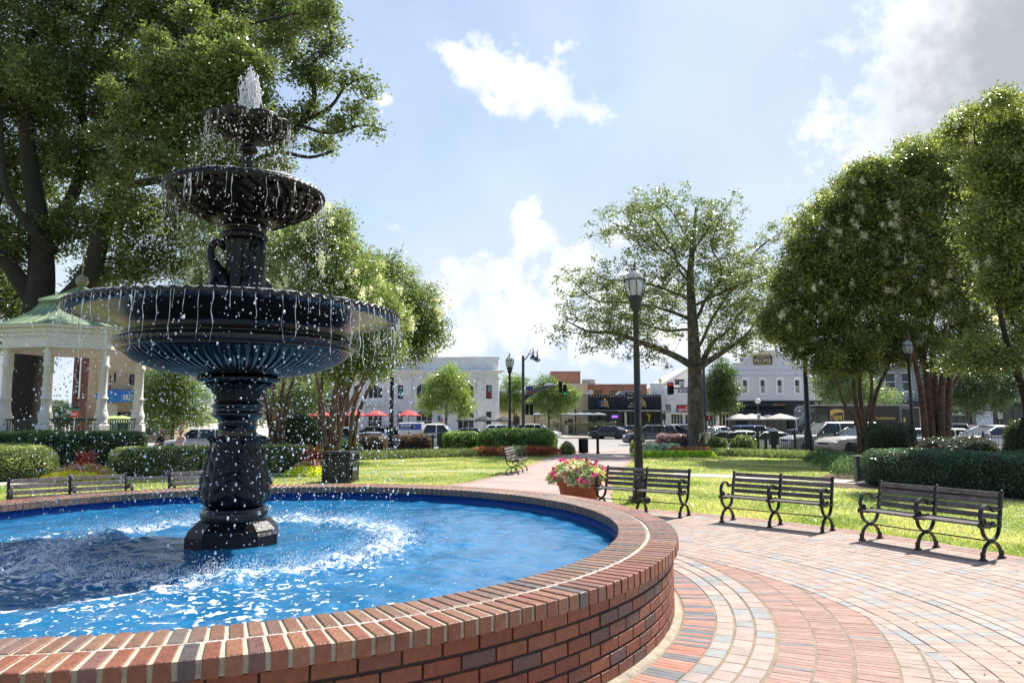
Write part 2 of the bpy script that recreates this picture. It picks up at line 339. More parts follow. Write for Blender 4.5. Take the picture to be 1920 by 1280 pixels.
# ------------------------------------------------------------------ trees
def catmull(pts, k=4):
    P = [np.array(p, float) for p in pts]; out = []
    P = [2 * P[0] - P[1]] + P + [2 * P[-1] - P[-2]]
    for i in range(1, len(P) - 2):
        for j in range(k):
            t = j / k; a, b, c, d = P[i - 1], P[i], P[i + 1], P[i + 2]
            out.append(0.5 * ((2 * b) + (-a + c) * t + (2 * a - 5 * b + 4 * c - d) * t * t + (-a + 3 * b - 3 * c + d) * t ** 3))
    out.append(P[-2]); return out
def tree(name, label, cat, base, trunks, blobs, nclu, leaf=0.14, per=45, crad=0.45, cols=((0.05, 0.085, 0.02), (0.09, 0.13, 0.03)), bark=None, seed=1, step=0.5,
         twig=0.012, shell=0.5, group=None, blooms=0, bloomc=(0.85, 0.85, 0.76), bloomside=None, aspect=0.5, flatz=0.7, branch_every=2, tub=6, wob=0.12, expo=2.2, droop=0.0, lowz=None, bloomr=0.2):
    """trunks: list of (points(world), r0, r1); blobs: list of (center(world xyz), (rx,ry,rz))"""
    r = NR(seed); base = np.array(base, float)
    root = thing(name, tuple(base), label, cat, group=group)
    nodes = []; par = []; fixr = []; chains = []
    for pts, r0, r1 in trunks:
        cp = catmull([np.array(p, float) - base for p in pts], 4); ids = []
        for i, p in enumerate(cp):
            if i == 0 and nodes:
                dd = [np.linalg.norm(q - p) for q in nodes]; k = int(np.argmin(dd))
                pr = k if dd[k] < 1.5 else -1
            else: pr = (len(nodes) - 1) if i else -1
            nodes.append(p); par.append(pr); ids.append(len(nodes) - 1); t = i / (len(cp) - 1); fixr.append(r0 * (1 - t) + r1 * t)
        chains.append(ids)
    # attractors
    vol = np.array([b[1][0] * b[1][1] * b[1][2] for b in blobs]) ** 0.62; pick = r.choice(len(blobs), nclu, p=vol / vol.sum())
    bc = np.array([b[0] for b in blobs], float) - base; br = np.array([b[1] for b in blobs], float)
    d = rnd_dirs(r, nclu); rad = r.uniform(shell, 1.0, nclu) ** 0.7
    lump = np.array([noise.noise(Vector((float(q[0]) * 2.6 + p_, float(q[1]) * 2.6, float(q[2]) * 2.6))) for q, p_ in zip(d, pick * 3.1)])
    att = bc[pick] + d * (rad * (1 + .38 * lump))[:, None] * br[pick]
    if lowz is not None: att = att[att[:, 2] > lowz - base[2]]
    bar = att[::branch_every]
    nd0 = np.array(nodes); dist = np.array([np.min(np.linalg.norm(nd0 - a, axis=1)) for a in bar]); order = np.argsort(dist)
    arr = np.zeros((len(nodes) + len(bar) * 14, 3)); arr[:len(nodes)] = nd0; n = len(nodes)
    for i in order:
        a = bar[i]; D = arr[:n]; dd = np.linalg.norm(D - a, axis=1) + 0.9 * np.maximum(0, D[:, 2] - a[2] + 0.1)
        k = int(np.argmin(dd)); p0 = D[k].copy(); ln = np.linalg.norm(a - p0); m = int(min(8, max(1, round(ln / step))))
        side = r.normal(size=3) * ln * wob; ids = [k]
        for j in range(1, m + 1):
            t = j / m; p = p0 + (a - p0) * t + side * math.sin(PI * t) + np.array([0, 0, 0.12 * ln * math.sin(PI * t)])
            arr[n] = p; par.append(ids[-1]); fixr.append(0); ids.append(n); n += 1
        chains.append(ids)
    cnt = np.zeros(n); isleaf = np.ones(n, bool)
    for i in range(n):
        if par[i] >= 0: isleaf[par[i]] = False
    cnt[isleaf] = 1
    for i in range(n - 1, -1, -1):
        if par[i] >= 0: cnt[par[i]] += cnt[i]
    rr = twig * np.maximum(cnt, 1) ** (1 / expo); rr = np.where(np.array(fixr) > 0, np.array(fixr), rr)
    lim = max(t[2] for t in trunks) * 0.85; nt_ = len(nd0)
    rr[nt_:] = np.minimum(rr[nt_:], lim)
    tb = MB()
    for ids in chains[:len(trunks)]:
        tb.tube([arr[i] for i in ids], [rr[i] for i in ids], 12)
    tb.build('trunk', bark or BARK, root, recalc=False)
    bb = MB()
    for ids in chains[len(trunks):]:
        rs = [rr[i] for i in ids]; rs[0] = min(rs[0], rs[1] * 1.15)
        bb.tube([arr[i] for i in ids], rs, tub, cap=False)
    bb.build('branches', bark or BARK, root, recalc=False)
    # leaves
    nl = len(att) * per; ci = np.repeat(np.arange(len(att)), per)
    g = r.normal(size=(nl, 3)) * crad * 0.55; g[:, 2] *= flatz
    cen = att[ci] + g
    V, Q = leaf_arrays(cen, leaf, r, aspect, nrm=np.array([0, 0, 1.0]), nw=0.4)
    c0, c1 = np.array(cols[0]), np.array(cols[1]); cm = r.uniform(0, 1, len(att))[ci]; mixv = np.clip(cm * 0.75 + r.uniform(-.1, 0.4, nl), 0, 1)[:, None]
    col = (c0 * (1 - mixv) + c1 * mixv) * r.uniform(0.75, 1.25, (nl, 1))
    npmesh('crown', V, Q, col, LEAF, root)
    if blooms:
        # panicles on outer shell
        out = rad[:len(att)] if len(rad) == len(att) else np.ones(len(att))
        cand = np.where(rad[:len(att)] > np.quantile(rad, 0.35))[0] if len(rad) == len(att) else np.arange(len(att))
        if bloomside is not None:
            keep = [i for i in cand if bloomside(att[i] + base)]
            cand = np.array(keep) if keep else cand
        hub = r.choice(cand, max(1, blooms // 5)); sel = []
        for h_ in hub:
            near = cand[np.argsort(np.linalg.norm(att[cand] - att[h_], axis=1))[:12]]; sel += list(r.choice(near, 5))
        sel = np.array(sel); nb = len(sel); bcn = att[sel] + d[:len(att)][sel] * 0.36 + r.normal(size=(nb, 3)) * 0.12 + np.array([-.05, -.12, .04])
        k2 = 62; c2 = np.repeat(bcn, k2, 0) + r.normal(size=(nb * k2, 3)) * np.array([bloomr * .3, bloomr * .3, bloomr * .45])
        V, Q = leaf_arrays(c2, 0.062, r, 0.9)
        npmesh('blossom', V, Q, np.array(bloomc) * r.uniform(0.8, 1.1, (len(c2), 1)), PETAL, root)
    return root

def hedge(name, label, cat, poly, z0, h, cols, leaf=0.06, dens=900, seed=1, group=None, rough=0.12, roundr=0.3, core=(0.012, 0.022, 0.008), accents=None):
    """hedge volume over a ground polygon (list of xy) convex-ish: sampled shell leaves + closed dark core shell"""
    r = NR(seed); P = np.array(poly, float); cen = P.mean(0); root = thing(name, (cen[0], cen[1], z0), label, cat, group=group)
    # resample outline
    L = np.linalg.norm(np.roll(P, -1, 0) - P, axis=1); tot = L.sum(); k = max(24, int(tot / 0.35)); pts = []
    cum = np.concatenate([[0], np.cumsum(L)])
    for s in np.arange(k) / k * tot:
        i = min(len(P) - 1, int(np.searchsorted(cum, s, 'right') - 1)); t = (s - cum[i]) / L[i]; pts.append(P[i] * (1 - t) + P[(i + 1) % len(P)] * t)
    O = np.array(pts)
    for _ in range(3): O = (np.roll(O, 1, 0) + O * 2 + np.roll(O, -1, 0)) / 4
    O -= cen; wid = np.linalg.norm(O, axis=1)
    # inward normals
    tg = np.roll(O, -1, 0) - np.roll(O, 1, 0); nn = np.stack([tg[:, 1], -tg[:, 0]], 1); nn /= np.linalg.norm(nn, axis=1, keepdims=True) + 1e-9
    if (nn * O).sum() < 0: nn = -nn
    rings = []; rr = min(roundr, h * .8)
    prof = [(0.12, 0.0), (0.0, 0.15 * h), (0.0, h - rr)] + [(rr * (1 - math.cos(a)), h - rr + rr * math.sin(a)) for a in (0.4, 0.8, 1.2, PI / 2)]
    for off, z in prof:
        rings.append(np.concatenate([O - nn * off, np.full((k, 1), z)], 1))
    # top fill: shrink toward medial by scaling
    for q in (0.8, 0.55, 0.3, 0.05):
        b = O - nn * rr; rings.append(np.concatenate([b * q, np.full((k, 1), h + 0.02)], 1))
    V = np.concatenate(rings); nr_ = len(rings)
    nz = np.array([noise.noise(Vector((p[0] * 1.3 + seed, p[1] * 1.3, p[2] * 1.5))) for p in V]) * rough
    nz2 = nz[:, None] * np.array([1, 1, 1.0]); ctr = np.array([0, 0, h * .4]); dirv = V - ctr; dirv /= np.linalg.norm(dirv, axis=1, keepdims=True) + 1e-9
    V = V + dirv * nz2
    F = []
    for j in range(nr_ - 1):
        for i in range(k): F.append((j * k + i, j * k + (i + 1) % k, (j + 1) * k + (i + 1) % k, (j + 1) * k + i))
    F = np.array(F)
    A = V[F[:, 0]]; B = V[F[:, 1]]; Cc = V[F[:, 2]]; D = V[F[:, 3]]
    ar = 0.5 * np.linalg.norm(np.cross(Cc - A, D - B), axis=1)
    fn = np.cross(Cc - A, D - B); fn /= np.linalg.norm(fn, axis=1, keepdims=True) + 1e-9
    sgn = np.sign((fn * ((A + Cc) / 2 - ctr)).sum(1)); fn = fn * sgn[:, None]
    n = int(ar.sum() * dens); f = r.choice(len(F), n, p=ar / ar.sum()); u, v = r.uniform(size=(2, n, 1))
    pos = (A[f] * (1 - u) + B[f] * u) * (1 - v) + (D[f] * (1 - u) + Cc[f] * u) * v
    depth = -np.abs(r.normal(size=(n, 1))) * 0.07 + 0.035
    pos = pos + fn[f] * depth + r.normal(size=(n, 3)) * 0.012
    cn = np.array([noise.noise(Vector((p[0] * 2.1, p[1] * 2.1, p[2] * 3 + seed))) for p in pos[::1]]) if n < 60000 else r.uniform(-.5, .5, n)
    mixv = np.clip(0.5 + cn * 0.9 + r.uniform(-.35, .35, n), 0, 1)[:, None]
    col = np.array(cols[0]) * (1 - mixv) + np.array(cols[1]) * mixv
    if accents:
        for ac, fr in accents:
            s_ = r.uniform(size=n) < fr; col[s_] = np.array(ac)
    V2, Q2 = leaf_arrays(pos, leaf, r, 0.6, nrm=fn[f], nw=0.55)
    npmesh('foliage', V2, Q2, col * r.uniform(.75, 1.25, (n, 1)), LEAF, root)
    Vc = V.copy(); Vc = Vc - dirv * 0.09; Vc[:k, 2] = V[:k, 2]
    mc = MATS.get('hedge_core') or mat('hedge_core', (0.02, 0.03, 0.012), 0.95)
    m2 = MB(); m2.add([tuple(p) for p in Vc], [tuple(q) for q in F], 0, True); m2.build('inner_core', mc, root, recalc=False)
    return root
def patch(name, label, cat, pts, z, h, n, leaf, cols, seed=1, kind=None, accents=None, group=None, up=0.6, aspect=0.25, ncol=None):
    """low planting: upright leaves scattered over polygon bounding strip defined by pts list (x,y,r)"""
    r = NR(seed); P = np.array(pts, float); c = P[:, :2].mean(0)
    w_ = P[:, 2] ** 2; k = r.choice(len(P), n, p=w_ / w_.sum()); a = r.uniform(0, 2 * PI, n); q = np.sqrt(r.uniform(0, 1, n))
    hh = h * np.sqrt(np.maximum(0.05, 1 - q ** 2)); x = P[k, 0] + np.cos(a) * q * P[k, 2]; y = P[k, 1] + np.sin(a) * q * P[k, 2]
    zz = r.uniform(0.15, 1, n) ** 0.6 * hh
    cen = np.stack([x - c[0], y - c[1], zz], 1)
    V, Q = leaf_arrays(cen, leaf, r, aspect, up=up)
    m = r.uniform(size=(n, 1)); col = np.array(cols[0]) * (1 - m) + np.array(cols[1]) * m
    o = npmesh(name, V, Q, col, LEAF); o.location = (c[0], c[1], z); tag(o, label, cat, group, kind)
    if accents:
        for nm, ac, na, ls in accents:
            s_ = r.choice(n, na); cc = cen[s_] * np.array([1, 1, 1.0]) + np.array([0, 0, 0.03]); cc[:, 2] = np.maximum(cc[:, 2], hh[s_] * .8)
            k3 = 5; c3 = np.repeat(cc, k3, 0) + r.normal(size=(na * k3, 3)) * ls * 0.3
            V, Q = leaf_arrays(c3, ls, r, 0.9)
            npmesh(nm, V, Q, np.array(ac) * r.uniform(.8, 1.2, (len(c3), 1)), PETAL, o)
    return o

# ================================================================== SETTING: ground sheets
FX, FY = -3.12, 8.23          # fountain axis
PX, PY = -2.5, 6.75           # centre of the outer paving circles
def clipy(poly, y0, y1):
    def cl(P, f, inside):
        o = []
        for i in range(len(P)):
            a, b = P[i], P[(i + 1) % len(P)]
            ia, ib = inside(a), inside(b)
            if ia: o.append(a)
            if ia != ib:
                t = (f - a[1]) / (b[1] - a[1]); o.append((a[0] + (b[0] - a[0]) * t, f))
        return o
    P = cl(poly, y0, lambda p: p[1] >= y0)
    return cl(P, y1, lambda p: p[1] <= y1) if P else P
def sheet(name, poly, dz, m, label=None):
    ys = [-200] + [37 + i * 1.0 for i in range(11)] + [900]
    b = MB()
    for a, c in zip(ys[:-1], ys[1:]):
        P = clipy(poly, a, c)
        if len(P) >= 3: b.add([(p[0], p[1], gz(p[1]) + dz) for p in P], [tuple(range(len(P)))], 0)
    o = b.build(name, m, recalc=False); tag(o, kind='structure')
    for p in o.data.polygons:
        if p.normal.z < 0:
            o.data.flip_normals(); break
    return o
sheet('ground', [(-700, -60), (700, -60), (700, 850), (-700, 850)], -0.075, CONC)
sheet('road', [(-160, 47.5), (6, 47.5), (9.3, 55), (10.0, 53.5), (24.5, 36.8), (60, 12), (160, -20), (160, 83), (-160, 83)], -0.055, ASPH)
lawn_poly = [(-60, -20), (40, -20), (33, 22), (22, 38.2), (9.5, 51), (8, 46.0), (-60, 46.0)]
sheet('lawn', lawn_poly, -0.03, SOIL)
def arc(cx, cy, r, a0, a1, n):
    return [(cx + r * math.cos(a0 + (a1 - a0) * i / n), cy + r * math.sin(a0 + (a1 - a0) * i / n)) for i in range(n + 1)]
# planting beds
def smooth_poly(P, k=4):
    q = P[-1:] + P + P[:2]; out = []
    for i in range(1, len(q) - 2):
        a, b, c, d = [np.array(x) for x in q[i - 1:i + 3]]
        for j in range(k):
            t = j / k; v = 0.5 * ((2 * b) + (-a + c) * t + (2 * a - 5 * b + 4 * c - d) * t * t + (-a + 3 * b - 3 * c + d) * t ** 3); out.append((float(v[0]), float(v[1])))
    return out
BED_R = smooth_poly([(8.7, 20.3), (9.6, 18.8), (12.5, 15.4), (20, 9), (32, 10), (30, 24), (22.5, 36.5), (18, 40.5), (9.8, 49), (8.6, 44), (10.5, 37.6), (13, 36.5), (14.5, 33), (13.2, 27), (10, 23.5)])
sheet('planting_bed', BED_R, -0.022, MULCH)
BED_L = smooth_poly([(-26, 21.5), (-17, 21.2), (-13, 22.6), (-9, 24.2), (-6.9, 25.4), (-6.2, 28), (-8, 33), (-6, 38.3), (0, 38.6), (4.3, 38.2), (4.8, 42), (3, 45.5), (-12, 45.8), (-26, 45)])
sheet('planting_bed', BED_L, -0.022, MULCH)
# brick path to the street corner
PATHM = None
def pathmat():
    m = bpy.data.materials.new('path_brick'); m.use_nodes = True; t = m.node_tree; L = t.links.new; b = t.nodes['Principled BSDF']
    b.inputs['Roughness'].default_value = 0.8
    tc = nd(t, 'ShaderNodeTexCoord'); mp = nd(t, 'ShaderNodeMapping'); mp.inputs['Rotation'].default_value = (0, 0, 0.9); L(tc.outputs['Object'], mp.inputs[0])
    br = nd(t, 'ShaderNodeTexBrick'); br.inputs['Scale'].default_value = 1.0; br.inputs['Brick Width'].default_value = 0.205; br.inputs['Row Height'].default_value = 0.103; br.inputs['Mortar Size'].default_value = 0.005
    br.inputs['Color1'].default_value = (0.42, 0.30, 0.26, 1); br.inputs['Color2'].default_value = (0.36, 0.30, 0.28, 1); br.inputs['Mortar'].default_value = (0.16, 0.12, 0.1, 1)
    L(mp.outputs[0], br.inputs['Vector'])
    n = nd(t, 'ShaderNodeTexNoise'); n.inputs['Scale'].default_value = 1.1; n.inputs['Detail'].default_value = 8; L(tc.outputs['Object'], n.inputs['Vector'])
    r = nd(t, 'ShaderNodeMapRange'); L(n.outputs[0], r.inputs[0]); r.inputs[1].default_value = .3; r.inputs[2].default_value = .7; r.inputs[3].default_value = .8; r.inputs[4].default_value = 1.12
    x = nd(t, 'ShaderNodeVectorMath', operation='SCALE'); L(br.outputs[0], x.inputs[0]); L(r.outputs[0], x.inputs['Scale']); L(x.outputs[0], b.inputs['Base Color'])
    return m
PATHM = pathmat()
Lp = [(-5.5, 14.5), (-4.2, 17.2), (-2.6, 19.3), (-1.2, 21.5), (0.0, 25.0), (0.95, 30.0), (1.9, 35.0), (3.3, 38.6), (4.6, 41.5), (4.8, 46.5), (4.2, 54.8)]
Rp = [(9.5, 55.3), (7.9, 45.8), (6.8, 40.0), (5.4, 33.0), (4.2, 27.5), (3.35, 24.0), (2.7, 20.5), (2.4, 18.0), (2.0, 14.0)]
sheet('path', Lp + Rp, -0.014, PATHM)
# concrete walk that crosses both lawns on a wide arc
cw = []
for a, b in ((R_(8), R_(66)), (R_(103), R_(175))):
    sheet('sidewalk', arc(PX, PY, 18.6, a, b, 40) + arc(PX, PY, 19.75, b, a, 40), -0.017, CONC)
# far pavement in front of the shops
sheet('pavement', [(-160, 83), (160, 83), (160, 140), (-160, 140)], 0.05, CONC)
kb = MB(); kb.b2(-160, 160, 82.8, 83.0, -0.5, -0.38, 0); tag(kb.build('kerb', CONC), kind='structure')
# pale brick edge lines of the path
eb = MB()
for line in (Lp[2:10], Rp[1:-1]):
    cp = catmull([(p[0], p[1], 0) for p in line], 6)
    for a, b in zip(cp[:-1], cp[1:]):
        d = np.array(b) - np.array(a); d /= np.linalg.norm(d); n_ = np.array([-d[1], d[0], 0]) * 0.1
        q = [a + n_, a - n_, b - n_, b + n_]
        eb.add([(float(p[0]), float(p[1]), gz(float(p[1])) - 0.009) for p in q], [(0, 1, 2, 3)], 0)
tag(eb.build('path_edging', mat('edge_brick', (0.36, 0.22, 0.18), 0.85, var=0.2, vs=8), recalc=True), kind='structure')

# plaza: sand bed plus real pavers in rings
sheet('plaza', arc(PX, PY, 9.82, 0, 2 * PI, 160)[:-1], -0.007, SAND)
rb = random.Random(11)
def pcol(kind='p'):
    if kind == 's':
        c = rb.choice([(0.31, 0.18, 0.14), (0.33, 0.195, 0.155), (0.29, 0.18, 0.145), (0.33, 0.215, 0.175)]) if rb.random() > 0.08 else (0.22, 0.2, 0.2)
    elif kind == 'a':
        c = rb.choice([(0.38, 0.17, 0.12), (0.36, 0.2, 0.16)]) if rb.random() > 0.38 else (0.15, 0.15, 0.16)
    elif kind == 'q':
        c = rb.choice([(0.37, 0.28, 0.245), (0.35, 0.275, 0.245), (0.38, 0.29, 0.25)]) if rb.random() > 0.25 else (0.26, 0.265, 0.265)
    else:
        c = rb.choice([(0.34, 0.25, 0.205), (0.325, 0.245, 0.205), (0.355, 0.265, 0.22), (0.36, 0.275, 0.23), (0.315, 0.24, 0.2)]) if rb.random() > 0.10 else (0.27, 0.27, 0.265)
    k = rb.uniform(0.9, 1.1); return (c[0] * k, c[1] * k, c[2] * k)
def ring(mb, cx, cy, r0, r1, pitch, kind, cond, gap=0.006, off=0.0, jit=0.001, zo=0.0):
    rm = (r0 + r1) / 2; n = int(round(2 * PI * rm / pitch)); da = 2 * PI / n; sub = 1 if (pitch < 0.14) else 2
    for i in range(n):
        a0 = off + i * da; am = a0 + da / 2; x = cx + rm * math.cos(am); y = cy + rm * math.sin(am)
        if not cond(x, y): continue
        z = zo + rb.uniform(-jit, jit); g = gap / 2 / rm; vs = []; top = []; bot = []
        tw = rb.uniform(-0.0012, 0.0012)
        for k in range(sub + 1):
            a = a0 + g + (da - 2 * g) * k / sub
            for rr, e in ((r0 + gap / 2, 1), (r1 - gap / 2, -1)):
                top.append((cx + (rr + e * .003) * math.cos(a), cy + (rr + e * .003) * math.sin(a), z + tw * e)); bot.append((cx + rr * math.cos(a), cy + rr * math.sin(a), -0.012))
        nt_ = len(top); V = top + bot; F = []
        for k in range(sub): F.append((2 * k, 2 * k + 1, 2 * k + 3, 2 * k + 2))
        for k in range(sub):
            F.append((2 * k + 1, nt_ + 2 * k + 1, nt_ + 2 * k + 3, 2 * k + 3)); F.append((2 * k + 2, nt_ + 2 * k + 2, nt_ + 2 * k, 2 * k))
        F.append((0, nt_, nt_ + 1, 1)); e = 2 * sub; F.append((e + 1, nt_ + e + 1, nt_ + e, e))
        mb.add(V, F, 0, False, pcol(kind))
d1 = lambda x, y: math.hypot(x - FX, y - FY)
d2 = lambda x, y: math.hypot(x - PX, y - PY)
pv = MB()
inview = lambda x, y: (y > 2.6 and x > -1.5) or (y > 9.5)
i1 = lambda x, y: inview(x, y) and x > -3
ring(pv, FX, FY, 4.885, 5.17, 0.062, 'a', i1)
ring(pv, FX, FY, 5.18, 5.335, 0.205, 'q', i1, 0.009)
ring(pv, FX, FY, 5.345, 5.505, 0.205, 'q', i1, 0.009, 0.01)
ring(pv, FX, FY, 5.515, 5.68, 0.205, 'q', i1, 0.009, 0.02)
ring(pv, FX, FY, 5.705, 5.98, 0.067, 's', lambda x, y: i1(x, y) and d2(x, y) < 5.93, zo=-.004)
ring(pv, FX, FY, 5.99, 6.24, 0.067, 's', lambda x, y: i1(x, y) and d2(x, y) < 5.93, zo=-.004)
ring(pv, FX, FY, 6.262, 6.55, 0.067, 's', lambda x, y: i1(x, y) and d2(x, y) < 5.93, zo=-.004)
for k in range(6): ring(pv, FX, FY, 6.97 + .2 * k, 7.16 + .2 * k, 0.1, 'p', lambda x, y: i1(x, y) and d2(x, y) < 5.93, zo=-.004)
ring(pv, FX, FY, 6.56, 6.75, 0.1, 'p', lambda x, y: i1(x, y) and d2(x, y) < 5.93, zo=-.004)
ring(pv, FX, FY, 6.76, 6.95, 0.1, 'p', lambda x, y: i1(x, y) and d2(x, y) < 5.93, zo=-.004)
o2 = lambda x, y: inview(x, y) and d1(x, y) > 5.72
ring(pv, PX, PY, 5.82, 5.94, 0.2, 'q', o2, 0.009)
rr_ = [(5.945 + 0.19 * i, 5.945 + 0.19 * (i + 1)) for i in range(4)]
for k, (a, b) in enumerate(rr_): ring(pv, PX, PY, a, b, 0.1, 'p', o2, 0.004, k * 0.007)
ring(pv, PX, PY, 6.715, 6.855, 0.205, 'q', o2, 0.009); ring(pv, PX, PY, 6.855, 6.995, 0.205, 'q', o2, 0.009, 0.01)
for k in range(5): ring(pv, PX, PY, 7.0 + .202 * k, 7.0 + .202 * (k + 1), 0.1, 'p', o2, 0.004, k * 0.007)
for k in range(3): ring(pv, PX, PY, 8.02 + .145 * k, 8.02 + .145 * (k + 1), 0.205, 'p', o2, 0.008, k * .01)
for k in range(4): ring(pv, PX, PY, 8.46 + .235 * k, 8.46 + .235 * (k + 1), 0.1, 'p', o2, 0.004, k * 0.007)
ring(pv, PX, PY, 9.405, 9.60, 0.062, 's', inview); ring(pv, PX, PY, 9.605, 9.80, 0.062, 's', inview, 0.006, 0.003)
tag(pv.build('paving', PAVE, recalc=True), kind='structure')

# ------------------------------------------------------------------ pool wall
pw = thing('pool_wall', (FX, FY, 0), 'round red brick wall around the blue fountain pool', 'wall')
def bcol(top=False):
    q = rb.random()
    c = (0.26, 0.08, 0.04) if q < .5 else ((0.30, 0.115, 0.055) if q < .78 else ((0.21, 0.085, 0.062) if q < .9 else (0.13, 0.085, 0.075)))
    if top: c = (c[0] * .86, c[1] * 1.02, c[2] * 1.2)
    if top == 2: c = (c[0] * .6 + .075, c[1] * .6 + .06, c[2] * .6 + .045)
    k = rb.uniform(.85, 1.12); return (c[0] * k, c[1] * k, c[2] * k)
cb = MB(); n = 282
for rowi, (ra, rb2) in enumerate(((4.578, 4.85), (4.262, 4.540))):
    for i in range(n):
        a = 2 * PI * (i + (0.12 * rowi)) / n; rm = (ra + rb2) / 2; wd = (0.080 if rowi == 0 else 0.077) * rb.uniform(.95, 1.03)
        rm += rb.uniform(-.003, .003)
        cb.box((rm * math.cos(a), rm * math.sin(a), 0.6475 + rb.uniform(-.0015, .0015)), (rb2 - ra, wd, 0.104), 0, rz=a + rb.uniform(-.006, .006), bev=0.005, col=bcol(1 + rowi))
cb.build('coping', BRICK, pw, recalc=False)
mb = MB(); mb.lathe([(4.27, 0.6), (4.27, 0.690), (4.838, 0.690), (4.838, 0.6)], 282, 0, False); mb.build('coping_mortar', MORTL, pw)
mb = MB(); mb.lathe([(4.545, 0.69), (4.553, 0.6962), (4.565, 0.6962), (4.575, 0.69)], 282, 0, False); mb.build('centre_joint', mat('white_joint', (0.5, 0.46, 0.4), 0.85, var=.4, vs=9, bump=.8, col2=(.4, .34, .26), c2s=2.5), pw)
wb = MB(); n = 120
for k in range(6):
    for i in range(n):
        a = 2 * PI * (i + .5 * (k % 2)) / n
        if math.sin(a) > 0.75: continue
        wb.box((4.75 * math.cos(a), 4.75 * math.sin(a), 0.595 - (k + .5) * .0985), (0.1 + rb.uniform(-.004, .004), 0.236, 0.083), 0, rz=a + rb.uniform(-.004, .004), bev=0.005, col=(lambda c_: (c_[0] * .72, c_[1] * .62, c_[2] * .6))(bcol()))  # wall brick colour darkened to deepen the shade on the face
wb.build('brick_courses', BRICK, pw, recalc=False)
mb = MB(); mb.lathe([(4.60, 0.0), (4.60, 0.6), (4.788, 0.6), (4.788, 0.0)], 240, 0, False); mb.build('wall_core', MORTD, pw)
mb = MB(); mb.lathe([(4.31, 0.02), (4.31, 0.6), (4.6, 0.6)], 240, 0, True); mb.lathe([(0.3, 0.03), (4.31, 0.03)], 120, 0); mb.build('pool_lining', POOLB, pw)
mb = MB(); mb.lathe([(4.79, -0.01), (4.79, 0.016), (4.855, 0.006), (4.87, -0.01)], 240, 0, False); mb.build('footing', mat('footing_mortar', (.34, .29, .22), .95, var=.4, vs=7, bump=.8, bs=30), pw)

